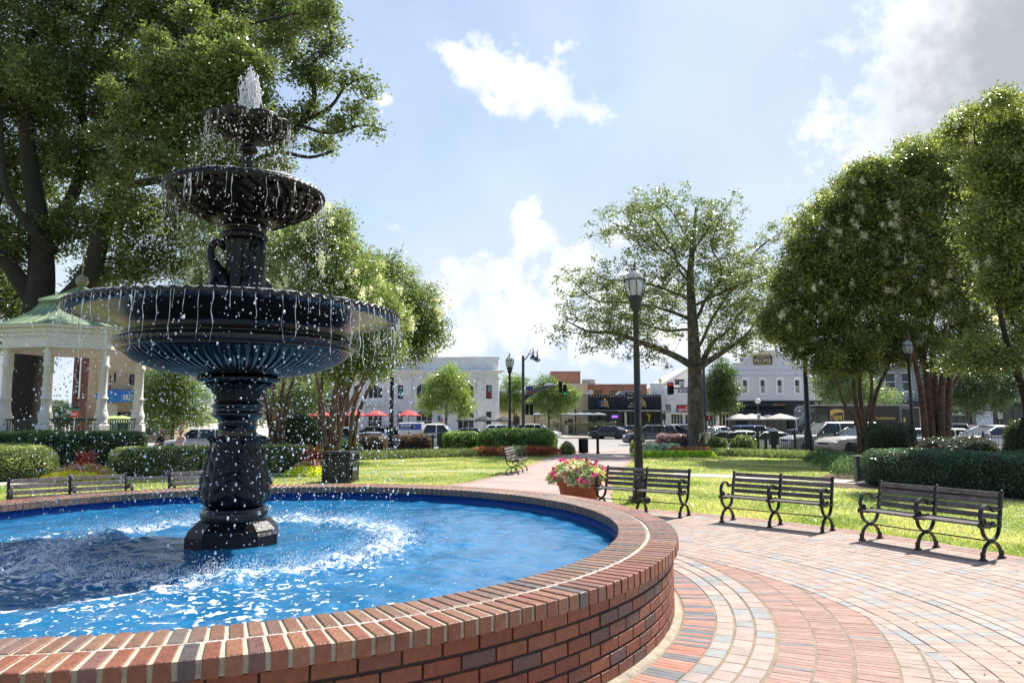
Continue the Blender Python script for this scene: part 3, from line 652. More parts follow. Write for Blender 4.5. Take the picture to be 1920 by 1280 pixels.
# ------------------------------------------------------------------ water
def water():
    r = NR(5); nr, na = 190, 900; rad = np.linspace(0.34, 4.305, nr); an = np.linspace(0, 2 * PI, na, endpoint=False)
    Rr, A = np.meshgrid(rad, an, indexing='ij'); x = Rr * np.cos(A); y = Rr * np.sin(A); h = np.zeros_like(x)
    for i in range(70):
        lam = 0.09 * (8 ** r.uniform()); k = 2 * PI / lam; th = r.uniform(0, 2 * PI); ph = r.uniform(0, 2 * PI); A_ = 0.0042 * lam ** 0.9
        h += A_ * np.sin(k * (x * math.cos(th) + y * math.sin(th)) + ph + 1.3 * np.sin(2.1 * x + ph) + 1.1 * np.sin(1.7 * y - ph))
    for lam, a_, p in ((0.16, .0016, 0), (0.23, .002, 1.), (.33, .0022, 2.)):
        h += a_ * np.sin(2 * PI * (Rr - 1.8) / lam + p + 2 * np.sin(A * 3 + p)) * np.exp(-np.abs(Rr - 1.8) / 1.2)
    ch = 0.6 + 1.6 * np.exp(-((Rr - 1.78) / .42) ** 2)
    h *= ch * np.clip((4.31 - Rr) / .05, 0, 1) ** .2
    V = np.stack([x, y, h], -1).reshape(-1, 3); i0 = np.arange(nr - 1)[:, None] * na; j = np.arange(na)[None, :]; j2 = (j + 1) % na
    Q = np.stack([i0 + j, i0 + na + j, i0 + na + j2, i0 + j2], -1).reshape(-1, 4)
    m = bpy.data.materials.new('pool_water'); m.use_nodes = True; t = m.node_tree; L = t.links.new; b = t.nodes['Principled BSDF']
    tc = nd(t, 'ShaderNodeTexCoord'); sp = nd(t, 'ShaderNodeSeparateXYZ'); L(tc.outputs['Object'], sp.inputs[0])
    cx = nd(t, 'ShaderNodeCombineXYZ'); L(sp.outputs[0], cx.inputs[0]); L(sp.outputs[1], cx.inputs[1])
    ln = nd(t, 'ShaderNodeVectorMath', operation='LENGTH'); L(cx.outputs[0], ln.inputs[0]); rd = ln.outputs['Value']
    def noi(s, d=5, ro=.6, dist=0.0):
        n = nd(t, 'ShaderNodeTexNoise'); n.inputs['Scale'].default_value = s; n.inputs['Detail'].default_value = d; n.inputs['Roughness'].default_value = ro; n.inputs['Distortion'].default_value = dist
        L(cx.outputs[0], n.inputs['Vector']); return n.outputs[0]
    # splash ring
    e = mth(t, 'ABSOLUTE', mth(t, 'SUBTRACT', rd, 1.80)); ringm = mth(t, 'SUBTRACT', 1.0, mth(t, 'DIVIDE', e, 0.6), clamp=True)
    fine = noi(16, 6, .7, .6)
    f1 = mth(t, 'MULTIPLY', mth(t, 'SUBTRACT', mth(t, 'ADD', mth(t, 'MULTIPLY', ringm, 0.24), fine), 0.66), 6.0, clamp=True)
    # drifting foam flecks outside the ring
    pm = nd(t, 'ShaderNodeMapRange'); L(rd, pm.inputs[0]); pm.inputs[1].default_value = 1.9; pm.inputs[2].default_value = 3.9; pm.inputs[3].default_value = 0.19; pm.inputs[4].default_value = 0.045
    inn = mth(t, 'GREATER_THAN', rd, 1.7)
    fr = nd(t, 'ShaderNodeMapRange'); L(mth(t, 'ADD', sp.outputs[1], mth(t, 'MULTIPLY', sp.outputs[0], 0.45)), fr.inputs[0]); fr.inputs[1].default_value = -3.0; fr.inputs[2].default_value = 1.2; fr.inputs[3].default_value = 0.045; fr.inputs[4].default_value = -0.14
    big = mth(t, 'ADD', mth(t, 'MULTIPLY', mth(t, 'SUBTRACT', noi(0.9, 2), 0.5), 0.3), fr.outputs[0])
    f2 = mth(t, 'MULTIPLY', mth(t, 'MULTIPLY', mth(t, 'SUBTRACT', mth(t, 'ADD', mth(t, 'ADD', noi(11, 3.5, .6, .8), pm.outputs[0]), big), 0.715), 26.0, clamp=True), inn)
    f = mth(t, 'MAXIMUM', f1, f2, clamp=True)
    mxc = nd(t, 'ShaderNodeMix', data_type='RGBA'); L(f, mxc.inputs[0])
    bl = nd(t, 'ShaderNodeValToRGB'); L(noi(1.3, 4), bl.inputs[0]); bl.color_ramp.elements[0].position = .3; bl.color_ramp.elements[0].color = (0.008, 0.10, 0.235, 1); bl.color_ramp.elements[1].position = .7; bl.color_ramp.elements[1].color = (0.026, 0.18, 0.37, 1)
    L(bl.outputs[0], mxc.inputs[6]); mxc.inputs[7].default_value = (0.82, 0.86, 0.9, 1); L(mxc.outputs[2], b.inputs['Base Color'])
    rg = mth(t, 'ADD', 0.06, mth(t, 'MULTIPLY', f, 0.6)); L(rg, b.inputs['Roughness']); b.inputs['IOR'].default_value = 1.33; b.inputs['Subsurface Weight'].default_value = 0.75; b.inputs['Subsurface Scale'].default_value = 0.55; b.inputs['Subsurface Radius'].default_value = (0.3, 0.8, 1.0)
    bu = nd(t, 'ShaderNodeBump'); bu.inputs['Strength'].default_value = 0.6; bu.inputs['Distance'].default_value = 0.012; L(mth(t, 'ADD', noi(22, 3), mth(t, 'MULTIPLY', f, .8)), bu.inputs['Height']); L(bu.outputs[0], b.inputs['Normal'])
    o = npmesh('water', V, Q, np.full((len(Q), 3), .5), m); o.data.polygons.foreach_set('use_smooth', [True] * len(Q)); o.location = (FX, FY, 0.49)
    tag(o, kind='structure')
water()

# ------------------------------------------------------------------ the fountain
ft = thing('fountain', (FX, FY, 0), 'tall black cast iron fountain of three tiers in the middle of the blue pool', 'fountain')
def cr_prof(P, k=4):
    return [(max(0.001, float(p[0])), float(p[1])) for p in catmull([(a, b, 0) for a, b in P], k)]
def fountain():
    # octagonal plinth, faces turned to the viewer
    b = MB(); rot = math.atan2(-8.23, 3.12) - R_(4)
    def octo(h, c):
        P = [(h, -h + c), (h, h - c), (h - c, h), (-h + c, h), (-h, h - c), (-h, -h + c), (-h + c, -h), (h - c, -h)]
        return [(x * math.cos(rot) - y * math.sin(rot), x * math.sin(rot) + y * math.cos(rot)) for x, y in P]
    L_ = [(.47, .19, .1), (.47, .19, .60), (.45, .18, .635), (.445, .18, .655), (.40, .16, .70), (.37, .15, .73), (.355, .14, .74)]
    vs = []; fs = []
    for h, c, z in L_: vs += [(x, y, z) for x, y in octo(h, c)]
    for j in range(len(L_) - 1):
        for i in range(8): fs.append((j * 8 + i, j * 8 + (i + 1) % 8, j * 8 + 8 + (i + 1) % 8, j * 8 + 8 + i))
    fs.append(tuple((len(L_) - 1) * 8 + i for i in range(8)))
    b.add(vs, fs, 0, False); b.build('plinth', IRON3, ft)
    b = MB(); b.lathe([(.33, .73), (.352, .735), (.355, .75), (.355, .825), (.35, .84), (.335, .85), (.34, .862), (.325, .875), (.28, .88)], 64, 0); b.build('drum', IRON2, ft)
    # vase wrapped in acanthus leaves
    P = cr_prof([(.26, .87), (.315, .90), (.35, .97), (.362, 1.06), (.345, 1.2), (.305, 1.36), (.275, 1.5), (.262, 1.6), (.262, 1.655), (.21, 1.665)], 12)
    def vf(r, z, a, j):
        t = (z - .87) / .8; q = (a * 5 / PI) % 2 - 1; u = abs(q)       # ten half-width lobes: leaf centre at u=0
        rib = math.exp(-(u / .1) ** 2) * .014
        wid = .95 * (1 - max(0, t - .75) * 1.6) * (0.82 + .16 * math.sin(t * 26 + u * 3))
        edge = 1 / (1 + math.exp((u - wid) * 26)); vein = .026 * (abs(math.sin((t * 5.5 - u * 1.5 + .45 * u * u) * PI)) ** .6 - .5) * (1 - math.exp(-(u / .15) ** 2)) * edge
        curl = .035 * math.exp(-((t - .965) / .035) ** 2) * edge + .018 * math.exp(-((t - .12) / .08) ** 2) * (1 - u)
        return r + (.026 * edge + rib + vein) * min(1, t * 8) + curl - .012, z
    b = MB(); b.lathe(P, 260, 0, True, fn=vf); b.build('leaf_vase', IRON3, ft)
    # neck and capital
    b = MB(); b.lathe(cr_prof([(.205, 1.64), (.205, 1.7)], 2) + [(.205, 1.78), (.215, 1.785), (.215, 1.80), (.2, 1.805), (.22, 1.85), (.275, 1.885), (.285, 1.9), (.285, 1.925), (.27, 1.93), (.265, 1.98), (.285, 1.985), (.288, 2.02), (.26, 2.03), (.25, 2.06)], 64, 0); b.build('neck', IRON2, ft)
    b = MB(); b.lathe(cr_prof([(.25, 2.05), (.255, 2.12), (.285, 2.18), (.345, 2.225), (.36, 2.24), (.33, 2.26), (.30, 2.27)], 8), 192, 0, fn=lambda r, z, a, j: (r + .016 * max(0, math.cos(a * 16)) * min(1, max(0, (z - 2.07) * 9)) + .008 * math.sin(z * 160 + 3 * math.cos(a * 16)), z + .012 * math.cos(16 * a) * (z > 2.17))); b.build('capital', IRON3, ft)
    b = MB(); b.lathe(cr_prof([(.29, 2.25), (.40, 2.27), (.44, 2.305), (.41, 2.34), (.38, 2.355)], 5), 160, 0, fn=lambda r, z, a, j: (r + .012 * math.cos(40 * a), z)); b.build('collar', IRON2, ft)
    # large basin
    bowl = cr_prof([(.38, 2.345), (.62, 2.365), (.88, 2.42), (1.08, 2.50), (1.22, 2.60)], 8)
    band = cr_prof([(1.22, 2.60), (1.262, 2.605), (1.27, 2.62), (1.262, 2.635), (1.285, 2.65), (1.30, 2.685), (1.285, 2.72), (1.25, 2.735), (1.25, 2.75), (1.225, 2.76), (1.215, 2.79)], 4)
    flare = cr_prof([(1.215, 2.79), (1.245, 2.845), (1.34, 2.905), (1.50, 2.955), (1.66, 2.985)], 6)
    lip = [(1.70, 2.99), (1.745, 2.995), (1.785, 3.01), (1.80, 3.035), (1.785, 3.055), (1.74, 3.06), (1.68, 3.045), (1.3, 2.93), (.6, 2.86), (.1, 2.85)]
    nf = 80
    def bf(r, z, a, j):
        tw = a * nf + (r - .4) * 3.0; s_ = min(1, max(0, (r - .4) / .15)) * min(1, max(0, (1.235 - r) / .05))
        return r, z - .02 * abs(math.sin(tw / 2)) * s_ * (.35 + r * .5)
    b = MB(); b.lathe(bowl, nf * 8, 0, fn=bf)
    b.lathe(band, 320, 0, fn=lambda r, z, a, j: (r + .005 * math.cos(a * 90) * (2.64 < z < 2.73) + .004 * math.sin(z * 300 + 8 * math.cos(a * 45)) * (2.66 < z < 2.72), z))
    b.lathe(flare, 200, 0)
    nl = 92
    b.lathe([flare[-1]] + lip, nl * 7, 0, fn=lambda r, z, a, j: (r + (.014 * math.sin(a * nl + z * 90)) * (r > 1.69), z + .013 * math.sin(a * nl + r * 14) * min(1, max(0, (r - 1.66) * 20))))
    b.build('large_basin', IRON2, ft)
    # column
    b = MB(); b.lathe(cr_prof([(.34, 2.84), (.33, 2.93), (.24, 3.0), (.2, 3.12), (.19, 3.4), (.185, 3.75), (.2, 3.9), (.24, 3.93)], 5) + [(.25, 3.95), (.255, 3.99), (.215, 4.0), (.205, 4.02), (.24, 4.03), (.25, 4.06), (.24, 4.08), (.2, 4.09), (.2, 4.12)], 96, 0, fn=lambda r, z, a, j: (r + .012 * math.sin(a * 12) * (3.0 < z < 3.9) + .01 * math.cos(a * 24) * (3.93 < z < 3.99), z - (.018 * abs(math.cos(a * 10)) if 3.92 < z < 3.96 else 0))); b.build('column', IRON3, ft)
    # three long necked birds stand round the column
    for k in range(3):
        a0 = R_(203 + 120 * k); ca, sa = math.cos(a0), math.sin(a0)
        b = MB(); prof = [(.10, 2.98, .05), (.16, 3.05, .13), (.20, 3.18, .155), (.225, 3.32, .15), (.25, 3.45, .12), (.285, 3.55, .085), (.33, 3.64, .06), (.355, 3.73, .046), (.35, 3.81, .04), (.315, 3.865, .038), (.27, 3.875, .044), (.235, 3.845, .042), (.215, 3.80, .02), (.20, 3.75, .009)]
        P = catmull([(p[0], 0, p[1]) for p in prof], 4); Rd = np.interp(np.linspace(0, len(prof) - 1, len(P)), range(len(prof)), [p[2] for p in prof])
        b.tube([(p[0] * ca, p[0] * sa, p[2]) for p in P], [float(q) for q in Rd], 14)
        for s_ in (-1, 1):   # folded wings grow out of the body sides
            W_ = catmull([(.27, .07 * s_, 3.47), (.30, .135 * s_, 3.36), (.26, .165 * s_, 3.2), (.2, .14 * s_, 3.02), (.17, .1 * s_, 2.93)], 4)
            b.tube([(p[0] * ca - p[1] * sa, p[0] * sa + p[1] * ca, p[2]) for p in W_], [.02, .035, .048, .055, .06, .06, .058, .055, .052, .048, .04, .032, .025, .018, .012, .008, .004][:len(W_)], 8, flat=.6)
        b.build('bird_figure', IRON3, ft)
    # middle basin with leaf relief below, rope rim
    prof = cr_prof([(.2, 4.15), (.30, 4.17), (.35, 4.22), (.5, 4.285), (.68, 4.37), (.81, 4.45), (.86, 4.49)], 8)
    def mf(r, z, a, j):
        s_ = min(1, max(0, (r - .34) / .1)); ph = a * 16 + r * 2.2
        return r, z - s_ * (.03 * abs(math.cos(ph / 2)) + .012 * math.sin(ph * 2 + r * 46) + .008 * math.sin(r * 90 + math.cos(ph) * 5))
    b = MB(); b.T = Matrix.Translation((0, 0, -.075)); b.lathe(prof, 256, 0, fn=mf); nl = 64
    b.lathe([(.86, 4.485), (.885, 4.51), (.895, 4.545), (.88, 4.575), (.85, 4.59), (.81, 4.58), (.6, 4.53), (.05, 4.5)], nl * 6, 0, fn=lambda r, z, a, j: (r + .012 * math.sin(a * nl + z * 70) * (r > .8), z + .009 * math.cos(a * nl + z * 70) * (r > .8)))
    b.build('middle_basin', IRON3, ft)
    b = MB(); b.lathe([(.14, 4.42), (.1, 4.52), (.07, 4.6), (.06, 4.66), (.06, 4.86), (.072, 4.9), (.06, 4.93), (.075, 4.96), (.112, 4.99), (.118, 5.02), (.10, 5.045), (.072, 5.07), (.09, 5.09)], 48, 0, fn=lambda r, z, a, j: (r + .004 * math.cos(a * 12) * (4.62 < z < 4.88), z)); b.build('upper_stem', IRON3, ft)
    # top bowl: scalloped shell
    def tf(r, z, a, j):
        s_ = min(1, max(0, (r - .1) / .3)); lob = abs(math.cos(a * 4)) ** .7
        return r * (1 + .10 * (lob - .6) * s_), z + s_ * (.018 * (lob - .5)) - s_ * (.03 * abs(math.cos(a * 12 + r * 5)) + .012 * math.sin(r * 70 + 3 * math.cos(a * 8))) * (z < 5.33)
    b = MB(); b.lathe(cr_prof([(.075, 5.08), (.14, 5.115), (.25, 5.165), (.36, 5.225), (.43, 5.285), (.462, 5.325), (.468, 5.345), (.45, 5.352), (.4, 5.32), (.2, 5.26), (.03, 5.24)], 6), 240, 0, fn=tf); b.build('top_bowl', IRON3, ft)
    b = MB(); b.lathe([(.03, 5.25), (.028, 5.40), (.02, 5.42), (.012, 5.45)], 16, 0); b.build('nozzle', IRON3, ft)
fountain()

# falling water: threads, drops, splash
def wmat(name, c, rough, tr):
    m = mat(name, c, rough, spec=0.8); b = m.node_tree.nodes['Principled BSDF']; b.inputs['Transmission Weight'].default_value = tr; b.inputs['IOR'].default_value = 1.33; return m
WSTR = wmat('water_thread', (0.95, 0.97, 1.0), 0.12, 0.4)
WDRP = wmat('water_drop', (0.95, 0.97, 1.0), 0.15, 0.35)
def falling():
    r = random.Random(8); b = MB()
    def thread(a, R0, z0, ln, w0, out=.02):
        k = max(5, int(ln / .035)); P = []; Rd = []; ph = r.uniform(0, 6); ph2 = r.uniform(0, 6); rx = R0 * math.cos(a); ry = R0 * math.sin(a); amp = r.uniform(.003, .016)
        for i in range(k + 1):
            t = i / k; o = out * math.sqrt(t * ln) ; s1 = amp * math.sin(ph + t * ln * 22) * (t + .15); s2 = amp * math.sin(ph2 + t * ln * 31) * (t + .15)
            P.append((rx + (o) * math.cos(a) + s1, ry + o * math.sin(a) + s2, z0 - t * ln)); Rd.append(w0 * (1 - .5 * t) * (r.uniform(.7, 1.9) if r.random() < .35 else r.uniform(.2, .8)))
        b.tube(P, Rd, 5)
        for q in range(r.randint(1, 4)):
            z = z0 - ln - r.uniform(.01, .22); b.sphere((rx + out * math.cos(a) + r.uniform(-.02, .02), ry + out * math.sin(a) + r.uniform(-.02, .02), z), r.uniform(.004, .008), 0, 6, 4, (1, 1, 1.5))
    for i in range(92):
        a = 2 * PI * (i + .25) / 92
        thread(a, 1.79, 3.035, r.choice([.06, .1, .16, .22, .3, .42, .55]) * r.uniform(.7, 1.2), r.uniform(.0032, .0065), .03)
        if r.random() < .35: thread(a + .015, 1.79, 3.03, r.uniform(.05, .2), .004, .03)
    for i in range(40):
        a = r.uniform(0, 2 * PI); thread(a, .885, 4.45, r.choice([.05, .1, .16, .28, .34]), r.uniform(.003, .007), .02)
    for i in range(34):
        a = r.uniform(0, 2 * PI); thread(a, .465, 5.325, r.choice([.05, .1, .18, .25]), r.uniform(.003, .006), .03)
    for R0, z0, n_, w0 in ((1.765, 3.066, 900, .006), (.862, 4.515, 420, .007), (.452, 5.35, 220, .006)):
        P = []; Rd = []; lobe = R0 < .5
        for i in range(n_):
            a = 2 * PI * i / n_; q = noise.noise(Vector((math.cos(a) * R0 * 6, math.sin(a) * R0 * 6, z0))); k = 1 + (.10 * (abs(math.cos(a * 4)) ** .7 - .6) if lobe else 0); zz = .018 * (abs(math.cos(a * 4)) ** .7 - .5) if lobe else 0
            P.append((R0 * k * math.cos(a) + .012 * q * math.cos(a), R0 * k * math.sin(a) + .012 * q * math.sin(a), z0 + zz + .004 * q)); Rd.append(max(.0012, w0 * (.35 + 1.7 * q) * r.uniform(.5, 1.4)))
        b.tube(P, Rd, 4, closed=True)
    o = b.build('falling_water', WSTR, recalc=False); o.location = (FX, FY, 0); tag(o, 'threads of water falling from the three tiers of the fountain', 'water', kind='stuff')
    # jet on top
    b = MB()
    for i in range(64):
        a = r.uniform(0, 2 * PI); top = r.uniform(.22, .66); w = r.uniform(.02, .125); P = []; Rd = []; p1, p2 = r.uniform(0, 6), r.uniform(0, 6)
        for k in range(17):
            t = k / 16; rr = .012 + w * min(1, t * 1.9) ** .9 + .03 * max(0, t - .6); z = 5.32 + (top * math.sin(min(1, t * 2.2) * PI / 2) if t < .4545 else top - (top + .04) * ((t - .4545) / .5455) ** 1.6)
            P.append((rr * math.cos(a) + .014 * math.sin(t * 19 + p1), rr * math.sin(a) + .014 * math.cos(t * 17 + p2), z)); Rd.append((.009 if t < .5 else .007) * (r.uniform(.9, 1.9) if r.random() < .35 else r.uniform(.2, .8)))
        b.tube(P, Rd, 5)
    for i in range(260):
        a = r.uniform(0, 2 * PI); q = abs(r.gauss(0, .085)); b.sphere((q * math.cos(a), q * math.sin(a), 5.36 + r.uniform(.02, .72) * (1 - q)), r.uniform(.003, .010), 0, 6, 4, (1, 1, 1.4))
    o = b.build('water_jet', WSTR, recalc=False); o.location = (FX, FY, 0); tag(o, 'white foaming jet of water spouting from the top bowl of the fountain', 'water jet')
    # drops in the air
    rr = NR(3); N = 7800
    kind = rr.choice(4, N, p=[.40, .24, .14, .22]); R0 = np.where(kind == 0, 1.80, np.where(kind == 1, .9, np.where(kind == 2, .47, 1.1))); zt = np.where(kind == 0, 3.0, np.where(kind == 1, 4.5, np.where(kind == 2, 5.35, 3.0))); zb = np.where(kind == 2, 4.5, np.where(kind == 1, 3.0, .5))
    wn = rr.normal(size=N); Rr = np.abs(R0 + wn * np.where(kind == 0, .12, .1) - (kind == 3) * rr.uniform(0, .7, N)); z = zb + (zt - zb) * rr.uniform(0, 1, N) ** .8; a = rr.uniform(0, 2 * PI, N)
    far = rr.uniform(size=N) < .16; Rr = np.where(far, Rr + np.abs(rr.normal(size=N)) * .35, Rr)
    s = np.exp(rr.normal(np.log(.0047), .48, N)); s = np.clip(s, .002, .013)
    ph = (1 + 5 ** .5) / 2; ico = np.array([(-1, ph, 0), (1, ph, 0), (-1, -ph, 0), (1, -ph, 0), (0, -1, ph), (0, 1, ph), (0, -1, -ph), (0, 1, -ph), (ph, 0, -1), (ph, 0, 1), (-ph, 0, -1), (-ph, 0, 1)]) / 1.9
    fc = np.array([(0, 11, 5), (0, 5, 1), (0, 1, 7), (0, 7, 10), (0, 10, 11), (1, 5, 9), (5, 11, 4), (11, 10, 2), (10, 7, 6), (7, 1, 8), (3, 9, 4), (3, 4, 2), (3, 2, 6), (3, 6, 8), (3, 8, 9), (4, 9, 5), (2, 4, 11), (6, 2, 10), (8, 6, 7), (9, 8, 1)])
    cen = np.stack([Rr * np.cos(a), Rr * np.sin(a), z], 1); st = np.stack([np.ones(N), np.ones(N), rr.uniform(1.0, 1.9, N)], 1)
    V = (cen[:, None, :] + ico[None] * s[:, None, None] * st[:, None, :]).reshape(-1, 3); F = (np.arange(N)[:, None, None] * 12 + fc[None]).reshape(-1, 3)
    o = npmesh('water_drops', V, F, np.full((len(F), 3), .9), WDRP); o.location = (FX, FY, 0); o.data.polygons.foreach_set('use_smooth', [True] * len(F)); tag(o, 'fine water drops flying around the black fountain', 'water drops', kind='stuff')
    # splash crown where the water lands
    N = 20000; a = rr.uniform(0, 2 * PI, N); Rr = 1.80 + rr.normal(size=N) * .22; hh = np.abs(rr.normal(size=N)) * .05; clump = 0.5 + 0.5 * np.sin(a * 23) * np.sin(a * 9 + 1); keep = rr.uniform(size=N) < (.35 + .65 * clump); a, Rr, hh = a[keep], Rr[keep], hh[keep] * (0.5 + clump[keep]); N = len(a)
    cen = np.stack([Rr * np.cos(a), Rr * np.sin(a), .495 + hh], 1); s = rr.uniform(.0012, .0036, N); st = np.stack([np.ones(N) * rr.uniform(.8, 1.8, N), np.ones(N), rr.uniform(.8, 3.2, N)], 1)
    V = (cen[:, None, :] + ico[None] * s[:, None, None] * st[:, None, :]).reshape(-1, 3); F = (np.arange(N)[:, None, None] * 12 + fc[None]).reshape(-1, 3)
    o = npmesh('splash', V, F, np.full((len(F), 3), .9), WDRP); o.location = (FX, FY, 0); tag(o, 'white splash ring where the falling water hits the pool', 'splash', kind='stuff')
falling()

# ================================================================== BENCHES
def bench_proto():
    """local frame: x along the bench (-0.9..0.9), -y is the front"""
    root = thing('park_bench', (0, 0, 0), 'x', 'bench')
    def arcp(cx, cz, r, a0, a1, n=12, rz_=None): return [(cx + r * math.cos(a0 + (a1 - a0) * i / n), cz + (rz_ or r) * math.sin(a0 + (a1 - a0) * i / n)) for i in range(n + 1)]
    def frame(x0):
        b = MB()
        def st(pp, w_=.045, t_=.022): b.strap([(x0, p[0], p[1]) for p in pp], w_, t_)
        st(arcp(-.01, .43, .19, PI, 2 * PI, 14, .19))                       # upper U below the seat
        st(arcp(-.01, .02, .205, 0, PI, 14, .21))                             # lower arch
        b.tube([(x0 - .02, -.01, .235), (x0 + .02, -.01, .235)], .03, 8)
        for y in (-.215, .195):
            b.box((x0, y, .06), (.05, .036, .09), bev=.006); b.box((x0, y, .012), (.075, .075, .024), bev=.006)
        b.box((x0, -.01, .425), (.042, .44, .028), bev=.004)                   # seat bearer
        st([(-.235, .43), (-.245, .445), (-.235, .47)], .05, .03)
        # back post
        st([(.19, .40), (.205, .5), (.235, .62), (.27, .76), (.295, .855)], .042, .034)
        b.sphere((x0, .297, .862), .024, n=8, m=6)
        for z, y in ((.56, .225), (.66, .25), (.77, .278)): b.sphere((x0, y, z), .028, n=8, m=6)
        # ring arm rest with a scroll
        st(arcp(-.07, .555, .145, R_(25), R_(205), 18), .052, .02)
        st(arcp(-.07, .555, .145, R_(205), R_(330), 10), .04, .02)
        st([(.065, .615), (.13, .63), (.2, .64), (.24, .64)], .04, .024)
        st(arcp(-.155, .50, .035, R_(-90), R_(200), 10), .036, .016)
        b.sphere((x0, -.155, .505), .018, n=8, m=6); b.sphere((x0, -.10, .475), .02, n=8, m=6)
        b.sphere((x0, -.24, .455), .03, n=8, m=6)
        return b.build('frame', IRON, root)
    for x0 in (-.89, 0, .89): frame(x0)
    # back slats, two bays
    rs = random.Random(2)
    s_ = MB()
    for z, y in ((.82, .262), (.725, .238), (.63, .212), (.535, .19)):
        for xc in (-.445, .445):
            s_.box((xc, y, z), (.85, .022, .068), rx=R_(-15), bev=.005)
    for z, y in ((.82, .262), (.725, .238), (.63, .212), (.535, .19)):
        for x in (-.845, -.045, .045, .845): s_.sphere((x, y - .014, z), .009, 1, n=6, m=4)
    s_.build('backrest', [WOOD, CHROME], root)
    s_ = MB()
    for i, y in enumerate((-.215, -.135, -.055, .025, .105)):
        for xc in (-.445, .445): s_.box((xc, y, .452), (.862 if i else .87, .062, .028), bev=.005)
    s_.build('seat', WOOD, root)
    bt = MB(); bt.tube([(-.89, -.01, .235), (.89, -.01, .235)], .009, 6); bt.build('tie_rod', IRON, root)
    return root
def bench_at(proto, fl, fr, label, first=False):
    """front-left foot -> front-right foot as seen from the front"""
    fl = Vector((fl[0], fl[1], 0)); fr = Vector((fr[0], fr[1], 0)); d = (fr - fl).normalized(); mid = (fl + fr) / 2
    ang = math.atan2(d.y, d.x); back = Vector((-d.y, d.x, 0))
    loc = mid + back * .215
    if first: proto.location = loc; proto.rotation_euler = (0, 0, ang); proto['label'] = label; return proto
    return place_copy(proto, loc, ang, label)
bp = bench_proto(); bp['group'] = 'slatted benches around the fountain'
bench_at(bp, (5.31, 11.16), (6.1, 9.6), 'dark slatted bench in front of the long clipped dark hedge', True)
bench_at(bp, (3.76, 13.09), (4.97, 11.87), 'slatted bench on the brick edge between two other benches, open lawn behind it')
bench_at(bp, (1.68, 14.72), (3.12, 13.65), 'slatted bench beside the terracotta flower planter')
bench_at(bp, (0.20, 24.15), (0.52, 25.9), 'lone bench by the path, seen end-on beside a lamp post').rotation_euler
bench_at(bp, (-8.12, 11.9), (-6.8, 13.03), 'bench behind the pool at far left, backed by the red and yellow flower bed')
bench_at(bp, (-6.2, 13.45), (-4.8, 14.5), 'bench partly hidden behind the fountain pedestal')

# ================================================================== PLANTER, BINS, BOLLARD, LAMPS
def planter():
    p = at(1086, 900, 15.4); t = thing('flower_planter', (p.x, p.y, 0), 'big terracotta pot overflowing with pink petunias and trailing leaves', 'planter')
    b = MB(); b.lathe([(.001, .02), (.33, .0), (.35, .03), (.44, .44), (.475, .45), (.48, .47), (.465, .475), (.47, .55), (.50, .56), (.505, .60), (.49, .61), (.46, .60), (.44, .54), (.001, .53)], 48, 0, True); b.build('pot', TERRA, t)
    r = NR(21)
    n = 5200; a = r.uniform(0, 2 * PI, n); q = np.sqrt(r.uniform(0, 1, n)); el = r.uniform(0, 1, n) ** .5
    x = np.cos(a) * q * .66; y = np.sin(a) * q * .62; z = .60 + (1 - q ** 2) * .36 * el + .06 * np.sin(a * 5) * q - np.clip(q - .8, 0, 1) * .35 * (np.sin(a * 3) > 0)
    cen = np.stack([x, y, z], 1) + r.normal(size=(n, 3)) * .03
    V, Q = leaf_arrays(cen, .075, r, .55, up=.2)
    pick = r.uniform(size=(n, 1)); sect = (np.sin(a * 2.3 + 1) > .2)[:, None]
    col = np.where(pick < .35, [.24, .30, .12], np.where(pick < .6, [.12, .18, .05], [.42, .44, .28])); col = np.where(sect & (pick > .75), [.62, .5, .16], col); col = np.where((pick > .93), [.55, .16, .08], col)
    npmesh('leaves', V, Q, col * r.uniform(.8, 1.2, (n, 1)), LEAF, t)
    n = 58; a = r.uniform(0, 2 * PI, n); q = r.uniform(.2, 1, n) ** .5; x = np.cos(a) * q * .70; y = np.sin(a) * q * .66; z = .64 + (1 - q ** 2) * .36 + .05 + .06 * np.sin(a * 5) * q - np.clip(q - .8, 0, 1) * .5
    cen = np.repeat(np.stack([x, y, z], 1), 9, 0) + r.normal(size=(n * 9, 3)) * .018
    V, Q = leaf_arrays(cen, .052, r, .95); npmesh('petunia_blooms', V, Q, np.array([.62, .03, .30]) * r.uniform(.6, 1.3, (len(cen), 1)), PETAL, t)
planter()

def square_bin():
    p = (-5.12, 21.75); t = thing('litter_bin', (p[0], p[1], 0), 'square black cast iron litter bin with ribbed gothic panels behind the pool', 'litter bin', rz=R_(-6))
    b = MB(); b.box((0, 0, .42), (.80, .80, .72), bev=.02)
    b.build('body', IRON, t)
    b = MB()
    for s_ in range(4):
        T = Matrix.Rotation(s_ * PI / 2, 4, 'Z'); b.T = T
        for i in range(4):
            x = -.3 + .2 * i; b.box((x, -.415, .40), (.024, .03, .66), bev=.004)
            if i < 3:
                b.tube([(x + .1 + .085 * math.cos(q), -.41, .55 + .1 * math.sin(q)) for q in [PI * k / 8 for k in range(9)]], .012, 5)
        b.box((-.40, -.40, .42), (.05, .05, .84), bev=.01)
    b.build('ribs', IRON, t)
    b = MB(); b.box((0, 0, .815), (.92, .92, .05), bev=.015); b.box((0, 0, .86), (.84, .84, .05), bev=.02); b.build('lid', IRON, t)
    b = MB(); b.box((0, 0, .04), (.86, .86, .08), bev=.01); b.build('base', IRON, t)
    b = MB(); b.box((.43, -.1, .35), (.12, .5, .5), bev=.02); b.build('side_hopper', IRON, t)
square_bin()
